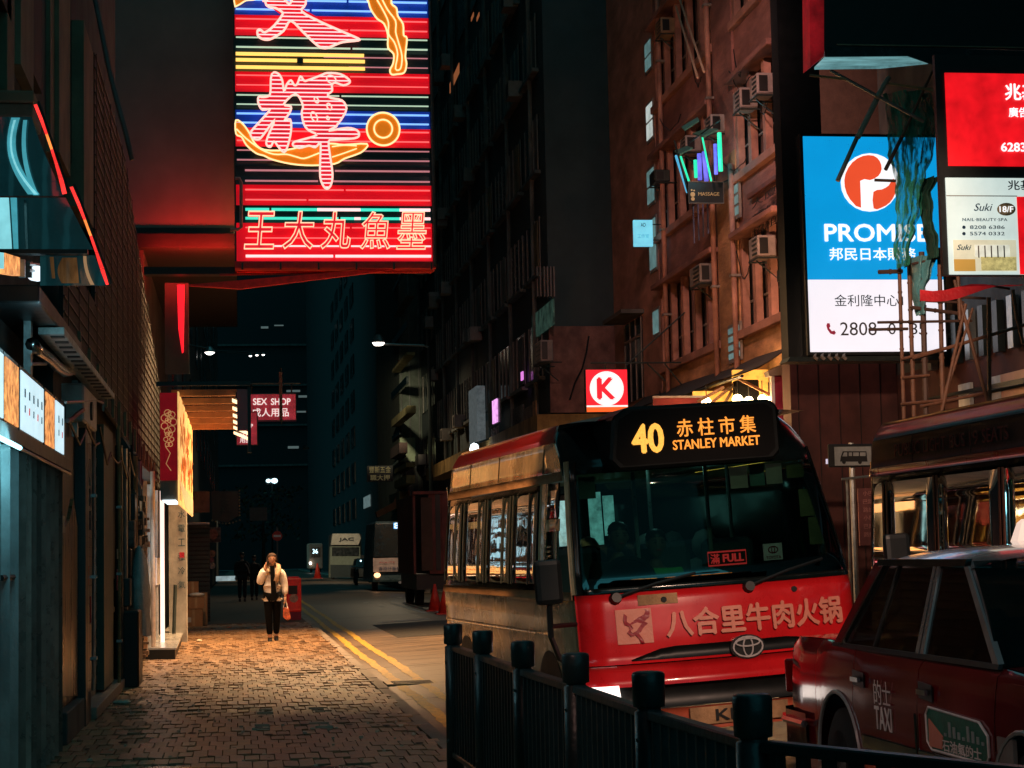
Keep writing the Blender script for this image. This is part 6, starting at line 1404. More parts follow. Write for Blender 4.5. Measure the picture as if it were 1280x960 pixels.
# square bull logo
lx0, lx1, lz0, lz1 = -.78, -.54, .88, 1.12
wrap_poly([(lx0, lz0), (lx0 + .12, lz0), (lx1, lz0), (lx1, lz1), (lx0 + .12, lz1), (lx0, lz1)], m_salm, .008, 'logo_square')
def LG(p): return [(lx0 + (lx1 - lx0) * a / 100, lz1 - (lz1 - lz0) * b / 100) for a, b in p]
m_dr = mat('dark_red_print', (.40, .008, .015), .3, coat=.5)
wrap_poly(LG([(24, 12), (32, 20), (30, 36), (38, 42), (50, 34), (62, 26), (80, 18), (86, 6), (80, 2), (96, 8), (94, 26), (78, 38), (88, 44), (74, 56), (66, 68), (50, 76), (38, 80), (28, 68), (36, 58), (34, 50), (22, 44), (20, 28)]), m_dr, .015, 'bull_head_print')
wrap_poly(LG([(40, 46), (58, 40), (70, 44), (62, 54), (54, 64), (42, 70), (38, 64), (46, 56)]), m_salm, .022, 'bull_head_print')
wrap_poly(LG([(48, 74), (60, 72), (70, 90), (74, 100), (64, 100), (58, 86)]), m_dr, .015, 'bull_head_print')
# emblem of three ovals on the grille
ec = hb.P(sc_to_s(.10, 1.03, .22), .80, .03)
def oval(rx, rz, dx=0, dz=0): return [ec + Vector((dx + rx * math.cos(a), -.005, dz + rz * math.sin(a))) for a in [2 * math.pi * i / 20 for i in range(20)]]
MB().prism(oval(.125, .085), (0, .03, 0)).build('emblem_backing', m_black, **kwb)
MB().tube([p + Vector((0, -.01, 0)) for p in oval(.105, .07)], .007, 5, closed=True).tube([p + Vector((0, -.012, 0)) for p in oval(.034, .066)], .006, 5, closed=True).tube([p + Vector((0, -.012, 0)) for p in oval(.085, .026, 0, .03)], .006, 5, closed=True).build('emblem', m_silv, **kwb)
wrap_poly([(-.62, 1.14), (-.35, 1.14), (-.35, 1.21), (-.62, 1.21)], m_terra2, .008, 'faded_sticker')
# plate
MB().box(-.35, .35, -.20, -.18, .29, .41).build('number_plate', m_terra2, **kwb); text('KD 4', (0, -.203, .35), X_, Z_, .34, .075, m_black, bus, bold=.02, local=True)
# destination box
bx = empty('destination_box', (0, 0, 0), parent=None); bpy.data.objects.remove(bx)
db = MB(); c = [(-.64, 2.10), (.50, 2.11), (.56, 2.17), (.56, 2.50), (.50, 2.55), (-.55, 2.55), (-.66, 2.48), (-.70, 2.17)]
m_dest = mat('matt_black_housing', (.003, .005, .005), .5, spec=.2, var=.02, bump=0)
db.prism([(x, .10, z) for x, z in c], (0, .55, 0)).build('destination_box', m_dest, bevel=.02, **kwb)
MB().prism([(x * .93 - .005, .096, 2.325 + (z - 2.325) * .86) for x, z in c], (0, .004, 0)).build('display_glass', mat('display_black', (.003, .003, .003), .5, spec=.1, var=.02, bump=0), **kwb)
def dt(s, x, z, w, h_, m, bo=0): text(s, (x, .09, z), X_, Z_, w, h_, m, bus, bold=bo, local=True, name='led_lettering')
dt('40', -.42, 2.315, .22, .20, m_ledy, .03)
for i, ch in enumerate('赤柱市集'): dt(ch, -.145 + i * .155, 2.375, .115, .125, m_led, .008)
dt('STANLEY MARKET', .08, 2.255, .64, .068, m_led, .015)
# items behind the windscreen
def inside(x, z, w, hgt, m, name, y=None):
    hw, f, L, r, rr = hb.prm(z); yy = f + .06 if y is None else y
    return MB().box(x - w / 2, x + w / 2, yy, yy + .012, z - hgt / 2, z + hgt / 2).build(name, m, **kwb)
m_paper = mat('pink_permit_paper', (.55, .35, .26), .7, emit=.05, ecol=(.8, .4, .3)); m_paper2 = mat('grey_permit_paper', (.3, .33, .3), .7)
for x, z, w, hh, m in ((.33, 2.0, .13, .16, m_paper), (.47, 2.01, .11, .16, m_paper2), (.60, 2.01, .12, .15, m_paper), (.80, 1.78, .11, .2, m_terra2), (.83, 1.57, .12, .2, m_terra2), (.78, 2.02, .16, .1, m_terra2)): inside(x, z, w, hh, m, 'permit_sheet')
m_gloss_board = inside(.12, 1.42, .30, .115, m_black, 'full_sign_box'); hw, f, *_ = hb.prm(1.42)
MB().tube([(x, f + .05, z) for x, z in ((-.02, 1.372), (.26, 1.372), (.26, 1.468), (-.02, 1.468))], .006, 4, closed=True).build('full_sign_edge', m_redled2, **kwb)
text('滿', (.03, f + .052, 1.42), X_, Z_, .065, .07, m_redled2, bus, bold=.01, local=True); text('FULL', (.165, f + .052, 1.42), X_, Z_, .15, .055, m_redled2, bus, bold=.03, local=True)
inside(.46, 1.44, .14, .12, mat('pinkish_card', (.6, .45, .4), .6, emit=.1, ecol=(.7, .4, .35)), 'dashboard_card', f + .04); text('TOYOTA', (.46, f + .036, 1.40), X_, Z_, .11, .022, m_dr, bus, local=True)
MB().tube([(.46 + .035 * math.cos(a), f + .034, 1.455 + .024 * math.sin(a)) for a in [2 * math.pi * i / 14 for i in range(14)]], .004, 4, closed=True).tube([(.46 + .012 * math.cos(a), f + .034, 1.455 + .022 * math.sin(a)) for a in [2 * math.pi * i / 12 for i in range(12)]], .003, 4, closed=True).build('card_emblem', m_dr, **kwb)
MB().lathe([(.19, 0), (.19, .02), (.16, .02), (.16, 0)], (-.48, .62, 1.32), (0, -.8, .6), 20).build('steering_wheel', m_black, **kwb)
for (x, z) in ((-.78, 2.0), ): MB().box(x - .06, x + .06, .5, .52, z - .08, z + .08).build('permit_sheet', m_paper2, **kwb)
text('柱市', (-.55, 3.0, 1.98), X_, Z_, .14, .1, m_led, bus, local=True)   # rear display seen through the cabin
m_glw = lit('dim_teal_glow', (.30, .55, .52), .8, var=.6, scale=9)
for (x0_, x1_, z0_, z1_) in ((-.18, -.04, 1.62, 2.02), (-.02, .09, 1.55, 2.02), (.28, .40, 1.50, 2.04), (.42, .52, 1.62, 2.0), (.98, 1.02, 1.5, 1.9)): MB().box(x0_, x1_, 4.8, 4.82, z0_, z1_).build('rear_pane', m_glw, **kwb)
MB().box(-.18, .09, 4.79, 4.797, 1.98, 2.03).build('rear_pane_header', m_salm, **kwb)
m_pole = mat('grab_pole_metal', (.5, .5, .48), .3, .6)
for (x, y) in ((-.25, 1.2), (.35, 1.3), (.2, 2.4), (-.3, 3.2), (.75, 2.0)): MB().bar((x, y, .6), (x, y, 2.4), .016, 6).build('grab_pole', m_pole, **kwb)
for (x, y) in ((.12, 2.3), (.62, 2.35), (-.6, 3.2), (.1, 4.2), (.6, 3.2)):
    MB().sphere((x, y, 1.50), .11, 10, (1, 1, 1.2)).sphere((x, y + .05, 1.2), .22, 10, (1, .6, 1)).build('passenger_shape', m_paper2, smooth=True, **kwb)  # seated passengers as plain head and shoulder shapes
cl_ = bpy.data.lights.new('cabin_fill', 'POINT'); cl_.energy = 3.0; cl_.color = (.55, .9, .85); cl_.shadow_soft_size = .15  # fill added so the dark cabin shows, no fixture built
co_ = bpy.data.objects.new('cabin_fill', cl_); COL.objects.link(co_); co_.parent = bus; co_.location = (.1, 2.0, 2.25)
# second minibus, only its flank and rear in view
bus2, hb2 = build_bus((6.62, 11.25, -.0), (0, -R(.8), 0), 'dark roofed minibus beyond the taxi with lit shops mirrored in its side windows', False)
for wd, xo, ww in (('PUBLIC', -.93, .62), ('LIGHT', -.28, .50), ('BUS', .22, .32), ('19', .56, .18), ('SEATS', .98, .50)): wrap_text(wd, 0, 2.245, ww, .10, mat('dim_red_letter', (.16, .03, .03), .6), par=bus2, hull=hb2, side=True, y0=3.35 - xo)
m_sf = mat('mirrored_shop_board', (.7, .3, .12), .5)
kw2 = dict(parent=bus2, local=True)
MB().box(-.6, -.3, 3.6, 3.62, 1.5, 1.9).build('notice_sheet', m_paper2, **kw2)
# ---------------- taxi
tx = empty('taxi', (3.42, 12.0, -.03), 'dark red taxi with a silver roof seen from its rear flank', 'taxi', None, (0, -R(1.4), 0))
tx.scale = (1, 1, 1.045)
m_tred = mat('taxi_red_paint', (.20, .010, .014), .14, var=.3, scale=1.5, bump=.02, coat=.8); m_tsil = mat('taxi_silver_roof', (.42, .45, .46), .22, .55, var=.12, bump=.01, coat=.7); m_tgl = glass('taxi_glass', (.4, .45, .45), .8, .5, spread=.5)
kt = dict(parent=tx, local=True)
def tl(x, t, z): return Vector((x, -t, z))     # t runs from the tail toward the bonnet
TW = 1.7
def tw_in(z): return .0 + .05 * max(0, .35 - z) * 3 + (.04 * (max(0, z - .62) / .3) ** 2) 
def tail_in(t): return .16 * max(0, (.28 - t) / .28) ** 2
def nose_in(t): return .14 * max(0, (t - 4.2) / .45) ** 2
def deck(t):
    P = [(0, .90), (.04, .955), (.12, .985), (.95, .99), (1.05, .985), (3.55, .965), (3.8, .95), (4.5, .86), (4.62, .80)]
    for (a, b), (c, d) in zip(P, P[1:]):
        if t <= c: return b + (d - b) * (t - a) / (c - a)
    return .8
zs = [.22, .30, .42, .60, .75, .86, .94]
ts = [0, .03, .08, .16, .28, .5, .72] + [.8 + .1 * i for i in range(0, 38)] + [4.62]
def side_panel(flip, t0, t1, name, m, arches=((1.18, .39), (3.86, .39)), off=0.0):
    b = MB(); rows = []
    tt = sorted(set([t0, t1] + [t for t in ts if t0 < t < t1]))
    for i, f in enumerate([0, .08, .2, .36, .52, .66, .8, .92, 1.0]):
        row = []
        for t in tt:
            zb = .24
            for (tc, r) in arches:
                d = abs(t - tc)
                if d < r: zb = max(zb, .33 + math.sqrt(r * r - d * d) * 1.0)
            dk = deck(t); z = zb + (dk - zb) * f
            x = tw_in(z * .94 / dk * .98) + tail_in(t) + nose_in(t) - off + (.03 if f == 1.0 else 0)
            row.append(tl(TW - x if flip else x, t, z))
        rows.append(row)
    b.grid(rows); return b.build(name, m, smooth=True, **kt)
for flip in (False, True):
    side_panel(flip, 0, .755, 'rear_wing', m_tred) ; side_panel(flip, .762, 1.46, 'rear_wing', m_tred)
    d1 = side_panel(flip, 1.468, 2.50, 'rear_door', m_tred); d2 = side_panel(flip, 2.51, 3.52, 'front_door', m_tred); side_panel(flip, 3.53, 4.62, 'front_wing', m_tred)
    X = (lambda x: TW - x) if flip else (lambda x: x); sgn = 1 if flip else -1
    for t0, t1 in ((1.62, 2.495), (2.515, 3.5)): MB().prism([tl(X(-.012), t0, .455), tl(X(-.012), t1, .455), tl(X(-.012), t1, .53), tl(X(-.012), t0, .53)], (-sgn * .02, 0, 0)).build('chrome_strip', m_chrome, bevel=.006, **kt)
    MB().prism([tl(X(.0), 1.62, .25), tl(X(0), 3.4, .25), tl(X(0), 3.4, .44), tl(X(0), 1.62, .44)], (-sgn * .02, 0, 0)).build('sill_panel', m_redbus, **kt)
    for t0 in (1.50, 2.56): 
        hd = MB().prism([tl(X(.0), t0, .78), tl(X(0), t0 + .19, .77), tl(X(0), t0 + .19, .85), tl(X(0), t0, .86)], (sgn * .006, 0, 0)).build('door_handle', m_black, **kt)
        MB().box(min(X(-.03), X(-.012)), max(X(-.03), X(-.012)), -t0 - .16, -t0 - .03, .80, .825).build('handle_bar', m_chrome, parent=hd, local=True)
    # greenhouse
    def gx(z): return .055 + (z - .97) * .36
    def G(t, z, o=0.0): return tl(X(gx(z) - o), t, z)
    MB().grid([[G(t0 + (t1 - t0) * j / 6, z) for j in range(7)] for z, t0, t1 in ((.97, 1.08, 3.5), (1.12, 1.22, 3.28), (1.27, 1.36, 3.05), (1.41, 1.50, 2.82))]).build('side_window', m_tgl, **kt)
    def gp(pts, m, name, o=.008, th=.02): return MB().prism([G(t, z, o) for t, z in pts], (-sgn * th, 0, 0)).build(name, m, **kt)
    gp([(1.02, .975), (1.16, .975), (1.55, 1.42), (1.38, 1.42)], m_tred, 'rear_pillar', .010, .03); gp([(1.17, .975), (1.20, .975), (1.58, 1.42), (1.55, 1.42)], m_chrome, 'window_trim', .02, .02)
    gp([(2.40, .975), (2.52, .975), (2.42, 1.42), (2.33, 1.42)], m_tsil, 'centre_pillar', .012, .02); gp([(2.455, .975), (2.465, .975), (2.385, 1.42), (2.375, 1.42)], m_black, 'window_trim', .0145, .02)
    gp([(3.43, .985), (3.50, .985), (2.82, 1.405), (2.76, 1.405)], m_tsil, 'windscreen_pillar', .012, .03)
    gp([(1.02, .962), (3.52, .962), (3.52, .985), (1.02, .985)], m_black, 'waist_seal', .016, .02)
    gp([(1.45, 1.405), (2.80, 1.405), (2.80, 1.44), (1.45, 1.44)], m_blkp, 'roof_gutter', .022, .03)
    gp([(1.72, .99), (1.745, .99), (1.80, 1.405), (1.775, 1.405)], m_black, 'window_trim', .012, .01)
# roof, deck, glass front and rear
rows = []
for i, (t, z) in enumerate(((1.36, 1.425), (1.45, 1.455), (1.65, 1.475), (2.2, 1.485), (2.7, 1.475), (2.85, 1.44))):
    rows.append([tl(TW / 2 + x * (TW / 2 - gx(1.42) + .01), t, z - .035 * x ** 4 - .02 * x * x + .01) for x in [-1 + j / 6 for j in range(13)]])
MB().grid(rows).build('roof', m_tsil, smooth=True, **kt)
MB().grid([[tl(.10 + (TW - .2) * j / 4, t, deck(t) + .012 * math.sin(math.pi * j / 4)) for j in range(5)] for t in (.02, .1, .4, .8, 1.08)]).build('boot_lid', m_tred, smooth=True, **kt)
MB().grid([[tl(.10 + (TW - .2) * j / 4, t, deck(t) + .012 * math.sin(math.pi * j / 4)) for j in range(5)] for t in (3.48, 3.9, 4.3, 4.6)]).build('bonnet', m_tred, smooth=True, **kt)
MB().grid([[tl(gx(z) + (TW - 2 * gx(z)) * j / 4, t, z) for j in range(5)] for z, t in ((.98, 1.05), (1.2, 1.22), (1.43, 1.40))]).build('rear_window', m_tgl, smooth=True, **kt)
MB().grid([[tl(gx(z) + (TW - 2 * gx(z)) * j / 4, t, z) for j in range(5)] for z, t in ((.97, 3.5), (1.2, 3.18), (1.43, 2.84))]).build('windscreen', m_tgl, smooth=True, **kt)
MB().grid([[tl(.14 + (TW - .28) * j / 4, -.01 + .02 * abs(j - 2) / 2, z) for j in range(5)] for z in (.3, .6, .93)]).build('tail_panel', m_tred, **kt)
MB().grid([[tl(.1 + (TW - .2) * j / 4, 4.62, z) for j in range(5)] for z in (.3, .6, .8)]).build('nose_panel', m_black, **kt)
MB().hexa([tl(-.03, .5, .40), tl(.2, -.12, .40), tl(TW - .2, -.12, .40), tl(TW + .03, .5, .40), tl(-.03, .5, .58), tl(.2, -.12, .58), tl(TW - .2, -.12, .58), tl(TW + .03, .5, .58)])
bp = [(-.03, .62), (-.03, .2), (.02, .02), (.16, -.09), (TW / 2, -.12), (TW - .16, -.09), (TW - .02, .02), (TW + .03, .2), (TW + .03, .62)]
MB().grid([[tl(x, t, z) for x, t in bp] for z in (.36, .40, .52, .56)]).build('rear_bumper', m_blkp, smooth=True, **kt); MB().tube([tl(x + (-.008 if x < 1 else .008), t - .008, .50) for x, t in bp], .022, 6).build('bumper_trim', m_chrome, **kt)
for x in (.04, TW - .32): MB().box(x, x + .28, -.01, .025, .64, .84).build('tail_light', mat('red_lens', (.4, .01, .01), .2), bevel=.01, **kt)
for t in (1.18, 3.86):
    for x in (-.004, TW + .004): MB().tube([(x, -t + .39 * math.cos(a), .33 + .39 * math.sin(a)) for a in [math.pi * (-.02 + 1.04 * i / 16) for i in range(17)]], .012, 5).build('arch_trim', m_rim, **kt)
    for x, sd in ((.10, -1), (TW - .10, 1)): wheel(tx, x, -t, .315, .315, .2, sd)
    for x0, x1 in ((.14, .5), (TW - .5, TW - .14)):
        MB().prism([(x0, -t + .385 * math.cos(a), .33 + .385 * math.sin(a)) for a in [math.pi * i / 10 for i in range(11)]], (x1 - x0, 0, 0)).build('wheel_arch', m_black, **kt)
MB().box(.2, TW - .2, -4.5, -.1, .2, .3).build('floor', m_black, **kt)
for t in (1.75, 2.75):
    for x in (.35, 1.0): MB().box(x, x + .5, -t, -t + .12, .5, 1.15).box(x, x + .5, -t - .45, -t, .45, .58).build('seat', m_seat, bevel=.04, **kt)
# wing mirror, roof sign
rsn = MB().hexa([tl(TW / 2 - .18, 2.2, 1.49), tl(TW / 2 + .22, 2.2, 1.49), tl(TW / 2 + .22, 2.34, 1.49), tl(TW / 2 - .18, 2.34, 1.49), tl(TW / 2 - .13, 2.22, 1.62), tl(TW / 2 + .17, 2.22, 1.62), tl(TW / 2 + .17, 2.32, 1.62), tl(TW / 2 - .13, 2.32, 1.62)]).build('roof_light', lit('cream_roof_light', (1, .75, .62), .75), bevel=.02, **kt)
# door lettering
def dtext(s, t, z, w, hgt, m, bo=0): text(s, tl(-.008, t, z), -Y_, Z_, w, hgt, m, tx, bold=bo, local=True, depth=.001)
m_dl = mat('pale_door_lettering', (.85, .80, .78), .5, bump=0)
dtext('的士', 2.0, .765, .27, .125, m_dl); dtext('TAXI', 2.0, .635, .27, .115, m_dl, .012)
m_gad = mat('green_door_advert', (.02, .16, .11), .5, var=.4, scale=9); pg = [(2.72, .545), (3.42, .545), (3.46, .58), (3.46, .67), (3.36, .725), (2.70, .745), (2.66, .71), (2.66, .58)]
MB().prism([tl(-.006, t, z) for t, z in pg], (.02, 0, 0)).build('door_advert', m_gad, **kt); MB().tube([tl(-.008, t, z) for t, z in pg], .007, 5, closed=True).build('advert_edge', m_dl, **kt)
dtext('石油氣的士', 3.12, .582, .50, .055, m_dl, .005)
MB().prism([tl(-.012, t, z) for t, z in ((2.69, .56), (2.86, .56), (2.88, .62), (2.70, .69))], (.01, 0, 0)).build('advert_figure', m_salm, **kt)
b = MB()
for i in range(9): t0 = 2.9 + i * .06; b.prism([tl(-.010, t0, .625), tl(-.010, t0 + .03, .625), tl(-.010, t0 + .03, .64 + .018 * (i * 7 % 4)), tl(-.010, t0, .64 + .018 * (i * 7 % 4))], (.006, 0, 0))
b.build('skyline_print', m_gl, kind='stuff', **kt)
MB().prism([tl(-.006, t, z) for t, z in ((3.56, .40), (3.74, .40), (3.74, .68), (3.56, .68))], (.02, 0, 0)).build('licence_sticker', m_acw, **kt)
MB().bar(tl(-.012, 2.505, .47), tl(-.012, 2.505, .70), .006, 4).build('door_edge_trim', m_chrome, **kt)
# ---------------- vehicles farther down
def far_wheel(par, x, y, z, r): MB().lathe([(r, -.12), (r, .12)], (x, y, z), (1, 0, 0), 14).build('wheel', m_rubber, par)
rt = empty('box_truck', (6.6, 60, 0), 'tall dark red box truck parked behind the near minibus with an open side', 'truck')
m_trk = mat('dull_red_truck_body', (.22, .045, .035), .6, var=.35, scale=1, streak=.5); x0 = onY(516, 640, 60).x; x1 = x0 + 2.3; zt = onY(530, 618, 60).z
box('cargo_body', m_trk, x0 + .5, x1, 60, 66, 1.0, zt, rt); box('side_frame', m_trk, x0, x0 + .08, 60, 66, 1.0, zt, rt); box('roof_rail', m_trk, x0, x1, 59.9, 60.1, zt, zt + .1, rt); box('door_panel', m_recess, x0 + .25, x0 + .6, 59.95, 60, 1.1, zt - .1, rt); box('door_panel', m_black, x0 + .7, x0 + .85, 59.94, 59.99, 1.1, zt, rt); box('door_panel', m_trk, x0 + .9, x1, 59.92, 59.98, 1.05, zt - .02, rt)
box('chassis', m_black, x0 + .1, x1, 60.2, 66, .5, .99, rt)
for x in (x0 + .3, x1 - .2): far_wheel(rt, x, 61.5, .45, .45); far_wheel(rt, x, 65, .45, .45)
m_cone = mat('traffic_cone_red', (.7, .04, .02), .5)
def cone(u, v, vt, Y, lab):
    p = onY(u, v, Y); p.z = 0; hh = onY(u, vt, Y).z - 0
    t = empty('traffic_cone', p, lab, 'traffic cone', 'traffic cones on the road'); r = hh * .26
    MB().lathe([(r, .03), (r * .15, hh), (0.001, hh)], p, n=12).build('cone_body', m_cone, t, smooth=True); box('cone_base', m_cone, p.x - r * 1.3, p.x + r * 1.3, Y - r * 1.3, Y + r * 1.3, 0, .04, t)
cone(544, 765, 730, 54, 'red traffic cone by the box truck, the one nearer the middle of the road'); cone(557, 768, 731, 51, 'red traffic cone standing right behind the near minibus'); cone(397, 722, 704, 150, 'small red traffic cone far away in front of the van')
m_dg = mat('dark_green_front', (.015, .035, .035), .3, coat=.4)
mb3 = empty('minibus', (7, 88, 0), 'dark minibus far down the street with a blue lit sign and one lamp on', 'minibus')
x0 = onY(465, 700, 88).x; x1 = onY(522, 700, 88).x; zt = onY(490, 651, 88).z; cm = (x0 + x1) / 2
MB().hexa([(x0, 88, .4), (x1, 88, .4), (x1, 95, .4), (x0, 95, .4), (x0 + .2, 88.7, zt), (x1 - .2, 88.7, zt), (x1 - .2, 94.8, zt), (x0 + .2, 94.8, zt)]).build('body', m_dg, mb3, bevel=.1, seg=2)
def q88(u0, v0, u1, v1, m, name, dy=-.06, Y=88): a = onY(u0, v1, Y + dy); c = onY(u1, v0, Y + dy); return box(name, m, a.x, c.x, Y + dy, Y + dy + .05, a.z, c.z, mb3)
MB().prism([onY(u, v, 87.93) for u, v in ((469, 655), (518, 655), (521, 696), (467, 696))], (0, .9, 0)).build('windscreen', m_wind, mb3)
q88(466.5, 697, 503, 715, mat('pale_front_panel', (.42, .30, .24), .5, emit=.03, ecol=(.8, .5, .4)), 'front_panel'); q88(492, 653, 513, 661, lit('blue_led_sign', (.12, .42, .9), .9, var=.7, scale=9), 'destination_sign', -.12)
text('8', onY(495.5, 657, 87.86), X_, Z_, .2, .26, lit('white_led', (.8, .9, 1), 1.6), mb3)
MB().sphere(onY(471.5, 719, 87.9), .12, 8, (1.3, .5, 1)).build('headlight', lit('orange_headlight', (1, .45, .2), 3), mb3); MB().sphere(onY(511, 717, 87.9), .06, 8).build('headlight', m_amb, mb3)
text('香港仔專線', onY(487, 710.5, 87.88), X_, Z_, 1.0, .16, m_navy, mb3); text('ROUTE', onY(484, 703, 87.88), X_, Z_, .7, .07, m_dr, mb3)
MB().lathe([(.07, 0), (.07, .02)], onY(500, 728, 87.9), (0, 1, 0), 8).build('emblem', m_steel, mb3)
for x in (x0 + .2, x1 - .2): far_wheel(mb3, x, 89.3, .4, .4)
jt = empty('lorry', (7, 147, 0), 'pale lorry with a white wind deflector over its dark windscreen', 'lorry')
m_lor = mat('pale_green_lorry', (.30, .34, .24), .5, var=.2); Yj = 147
def qj(pts, m, name, dy=0, d=.3): return MB().prism([onY(u, v, Yj + dy) for u, v in pts], (0, d, 0)).build(name, m, jt)
qj([(413, 683), (450, 683), (451, 722), (412, 722)], m_lor, 'cab', 0, 1.8); qj([(414, 681), (416, 667), (449, 667), (451, 673), (448, 681)], mat('cream_deflector', (.6, .52, .38), .5, emit=.05, ecol=(.9, .75, .5)), 'wind_deflector', -.1, 1.0)
qj([(415, 684), (449, 684), (449, 695), (415, 695)], m_wind, 'windscreen', -.05, .1); qj([(413, 706), (449, 706), (450, 722), (413, 722)], m_dark, 'bumper', -.1, .2); qj([(440, 694), (455, 694), (455, 722), (440, 722)], m_black, 'side_panel', .1, 3)
text('JAC', onY(433, 674.5, 146.8), X_, Z_, 18 * 147 / 2400, 4.6 * 147 / 2400, m_black, jt, bold=.03); box('cargo_box', m_dkconc, onY(414, 700, 149).x, onY(452, 700, 149).x, 149, 154, .8, onY(430, 668, 149).z, jt)
for u in (416, 447): far_wheel(jt, onY(u, 720, 147.5).x, 147.6, .45, .45)
pc = empty('parked_car', (7, 118, 0), 'small dark car parked in front of the lorry, hardly lit', 'car')
a = onY(440, 728, 120); c = onY(464, 690, 120)
MB().hexa([(a.x, 118, .3), (c.x, 118, .3), (c.x, 122, .3), (a.x, 122, .3), (a.x + .05, 118.1, .95), (c.x - .05, 118.1, .95), (c.x - .05, 122, .95), (a.x + .05, 122, .95)]).build('body', m_black, pc, bevel=.08); MB().hexa([(a.x + .1, 118.9, .95), (c.x - .1, 118.9, .95), (c.x - .1, 121.6, .95), (a.x + .1, 121.6, .95), (a.x + .25, 119.5, 1.5), (c.x - .25, 119.5, 1.5), (c.x - .25, 121.2, 1.5), (a.x + .25, 121.2, 1.5)]).build('cabin', m_wind, pc, bevel=.04)
for x in (a.x + .15, c.x - .15): far_wheel(pc, x, 118.8, .32, .32)
MB().sphere(onY(451, 701, 117.9), .06, 6).build('headlight', m_lampc, pc)
mc = empty('motorcycle', (6, 100, 0), 'dark motorcycle parked between the lorry and the far minibus', 'motorcycle')
p = onY(446, 728, 108); p.z = 0
for dy in (0, 1.3): MB().lathe([(.30, -.05), (.30, .05)], p + Vector((0, dy, .3)), (1, 0, 0), 14).build('wheel', m_rubber, mc)
MB().hexa([p + Vector(q) for q in ((-.15, .1, .4), (.15, .1, .4), (.15, 1.2, .5), (-.15, 1.2, .5), (-.12, .2, .95), (.12, .2, .95), (.14, 1.2, .8), (-.14, 1.2, .8))]).build('body', m_black, mc, bevel=.05); MB().bar(p + Vector((-.35, .15, 1.05)), p + Vector((.35, .15, 1.05)), .03).build('handlebar', m_steel, mc); MB().sphere(p + Vector((0, -.05, .85)), .1, 8).build('headlight', m_steel, mc)
vn2 = empty('white_van', (9, 220, 0), 'boxy pale van with a dark window at the very end of the street', 'van')
a = onY(386, 709, 220); c = onY(403, 679, 220)
box('body', mat('pale_van', (.4, .3, .22), .6, emit=.02, ecol=(.9, .6, .4)), a.x, c.x, 220, 226, .4, c.z, vn2, bevel=.1); box('windscreen', m_wind, a.x + .3, c.x - .25, 219.9, 220, c.z - 1.6, c.z - .4, vn2); MB().sphere(onY(388, 704, 219.8), .16, 8).build('headlight', m_lampw, vn2); text('36', (onY(394, 690, 219.8).x, 219.85, c.z - .9), X_, Z_, .6, .5, m_lampc, vn2)
for x in (a.x + .3, c.x - .3): far_wheel(vn2, x, 221, .4, .4)
# ================================================================== RAILING, BIN, PEOPLE
random.seed(9)
rl = empty('pedestrian_railing', (1.7, 9, 0), 'dark green metal pedestrian railing with chunky capped posts along the kerb', 'railing')
m_rail = mat('dark_green_rail_paint', (.015, .030, .032), .38, var=.4, scale=4, spec=.6, bump=.2)
postspx = [(566, 779.5), (603, 788), (653, 801), (719, 816), (810, 839), (940, 867)]
PZ = 1.07; posts = []
for u, v in postspx:
    p = onZ(u, v, PZ); posts.append(Vector((p.x, p.y, 0)))
last = posts[-1]; _q = onZ(1280, 958, .92); _q.z = 0; posts2 = posts + [last + (_q - last) * 1.35, last + (_q - last) * 3.2]
pb_, st_pts = MB(), []
pr_ = .060
def make_post(p):
    o = MB().lathe([(pr_, 0), (pr_, PZ - .13)], (0, 0, 0), n=18).build('post', m_rail, rl)
    return o
for i, p in enumerate(posts2):
    q = MB().lathe([(pr_, 0), (pr_, PZ - .16), (pr_ * .8, PZ - .155), (pr_ * .8, PZ - .145), (pr_ * 1.08, PZ - .14), (pr_ * 1.12, PZ - .015), (pr_ * 1.04, PZ - .004), (pr_ * .8, PZ)], p, n=20).build('post', m_rail, rl, smooth=True)
    for zz in (.25, .8): MB().sphere(p + Vector((-pr_ * .9, -pr_ * .45, zz)), .010, 6).build('bolt', m_chrome, q)
for a, b in zip(posts2, posts2[1:]):
    d = (b - a); L = d.length; d.normalize(); n = Vector((-d.y, d.x, 0))
    rt_ = .98 if (b - posts2[-1]).length > .1 else .97
    def rail(z0, z1, w=.03):
        p, q = a + d * pr_, b - d * pr_
        MB().hexa([p + n * w + Z_ * z0, q + n * w + Z_ * z0, q - n * w + Z_ * z0, p - n * w + Z_ * z0, p + n * w + Z_ * z1, q + n * w + Z_ * z1, q - n * w + Z_ * z1, p - n * w + Z_ * z1]).build('rail', m_rail, rl, bevel=.006)
    rail(.88, .92); rail(.14, .18)
    k = int(L / .115)
    for i in range(1, k):
        c = a + d * (L * i / k); w = .012; t = .022
        MB().hexa([c + d * -w + n * t + Z_ * .18, c + d * w + n * t + Z_ * .18, c + d * w - n * t + Z_ * .18, c - d * w - n * t + Z_ * .18, c + d * -w + n * t + Z_ * .88, c + d * w + n * t + Z_ * .88, c + d * w - n * t + Z_ * .88, c - d * w - n * t + Z_ * .88]).build('baluster', m_rail, rl)
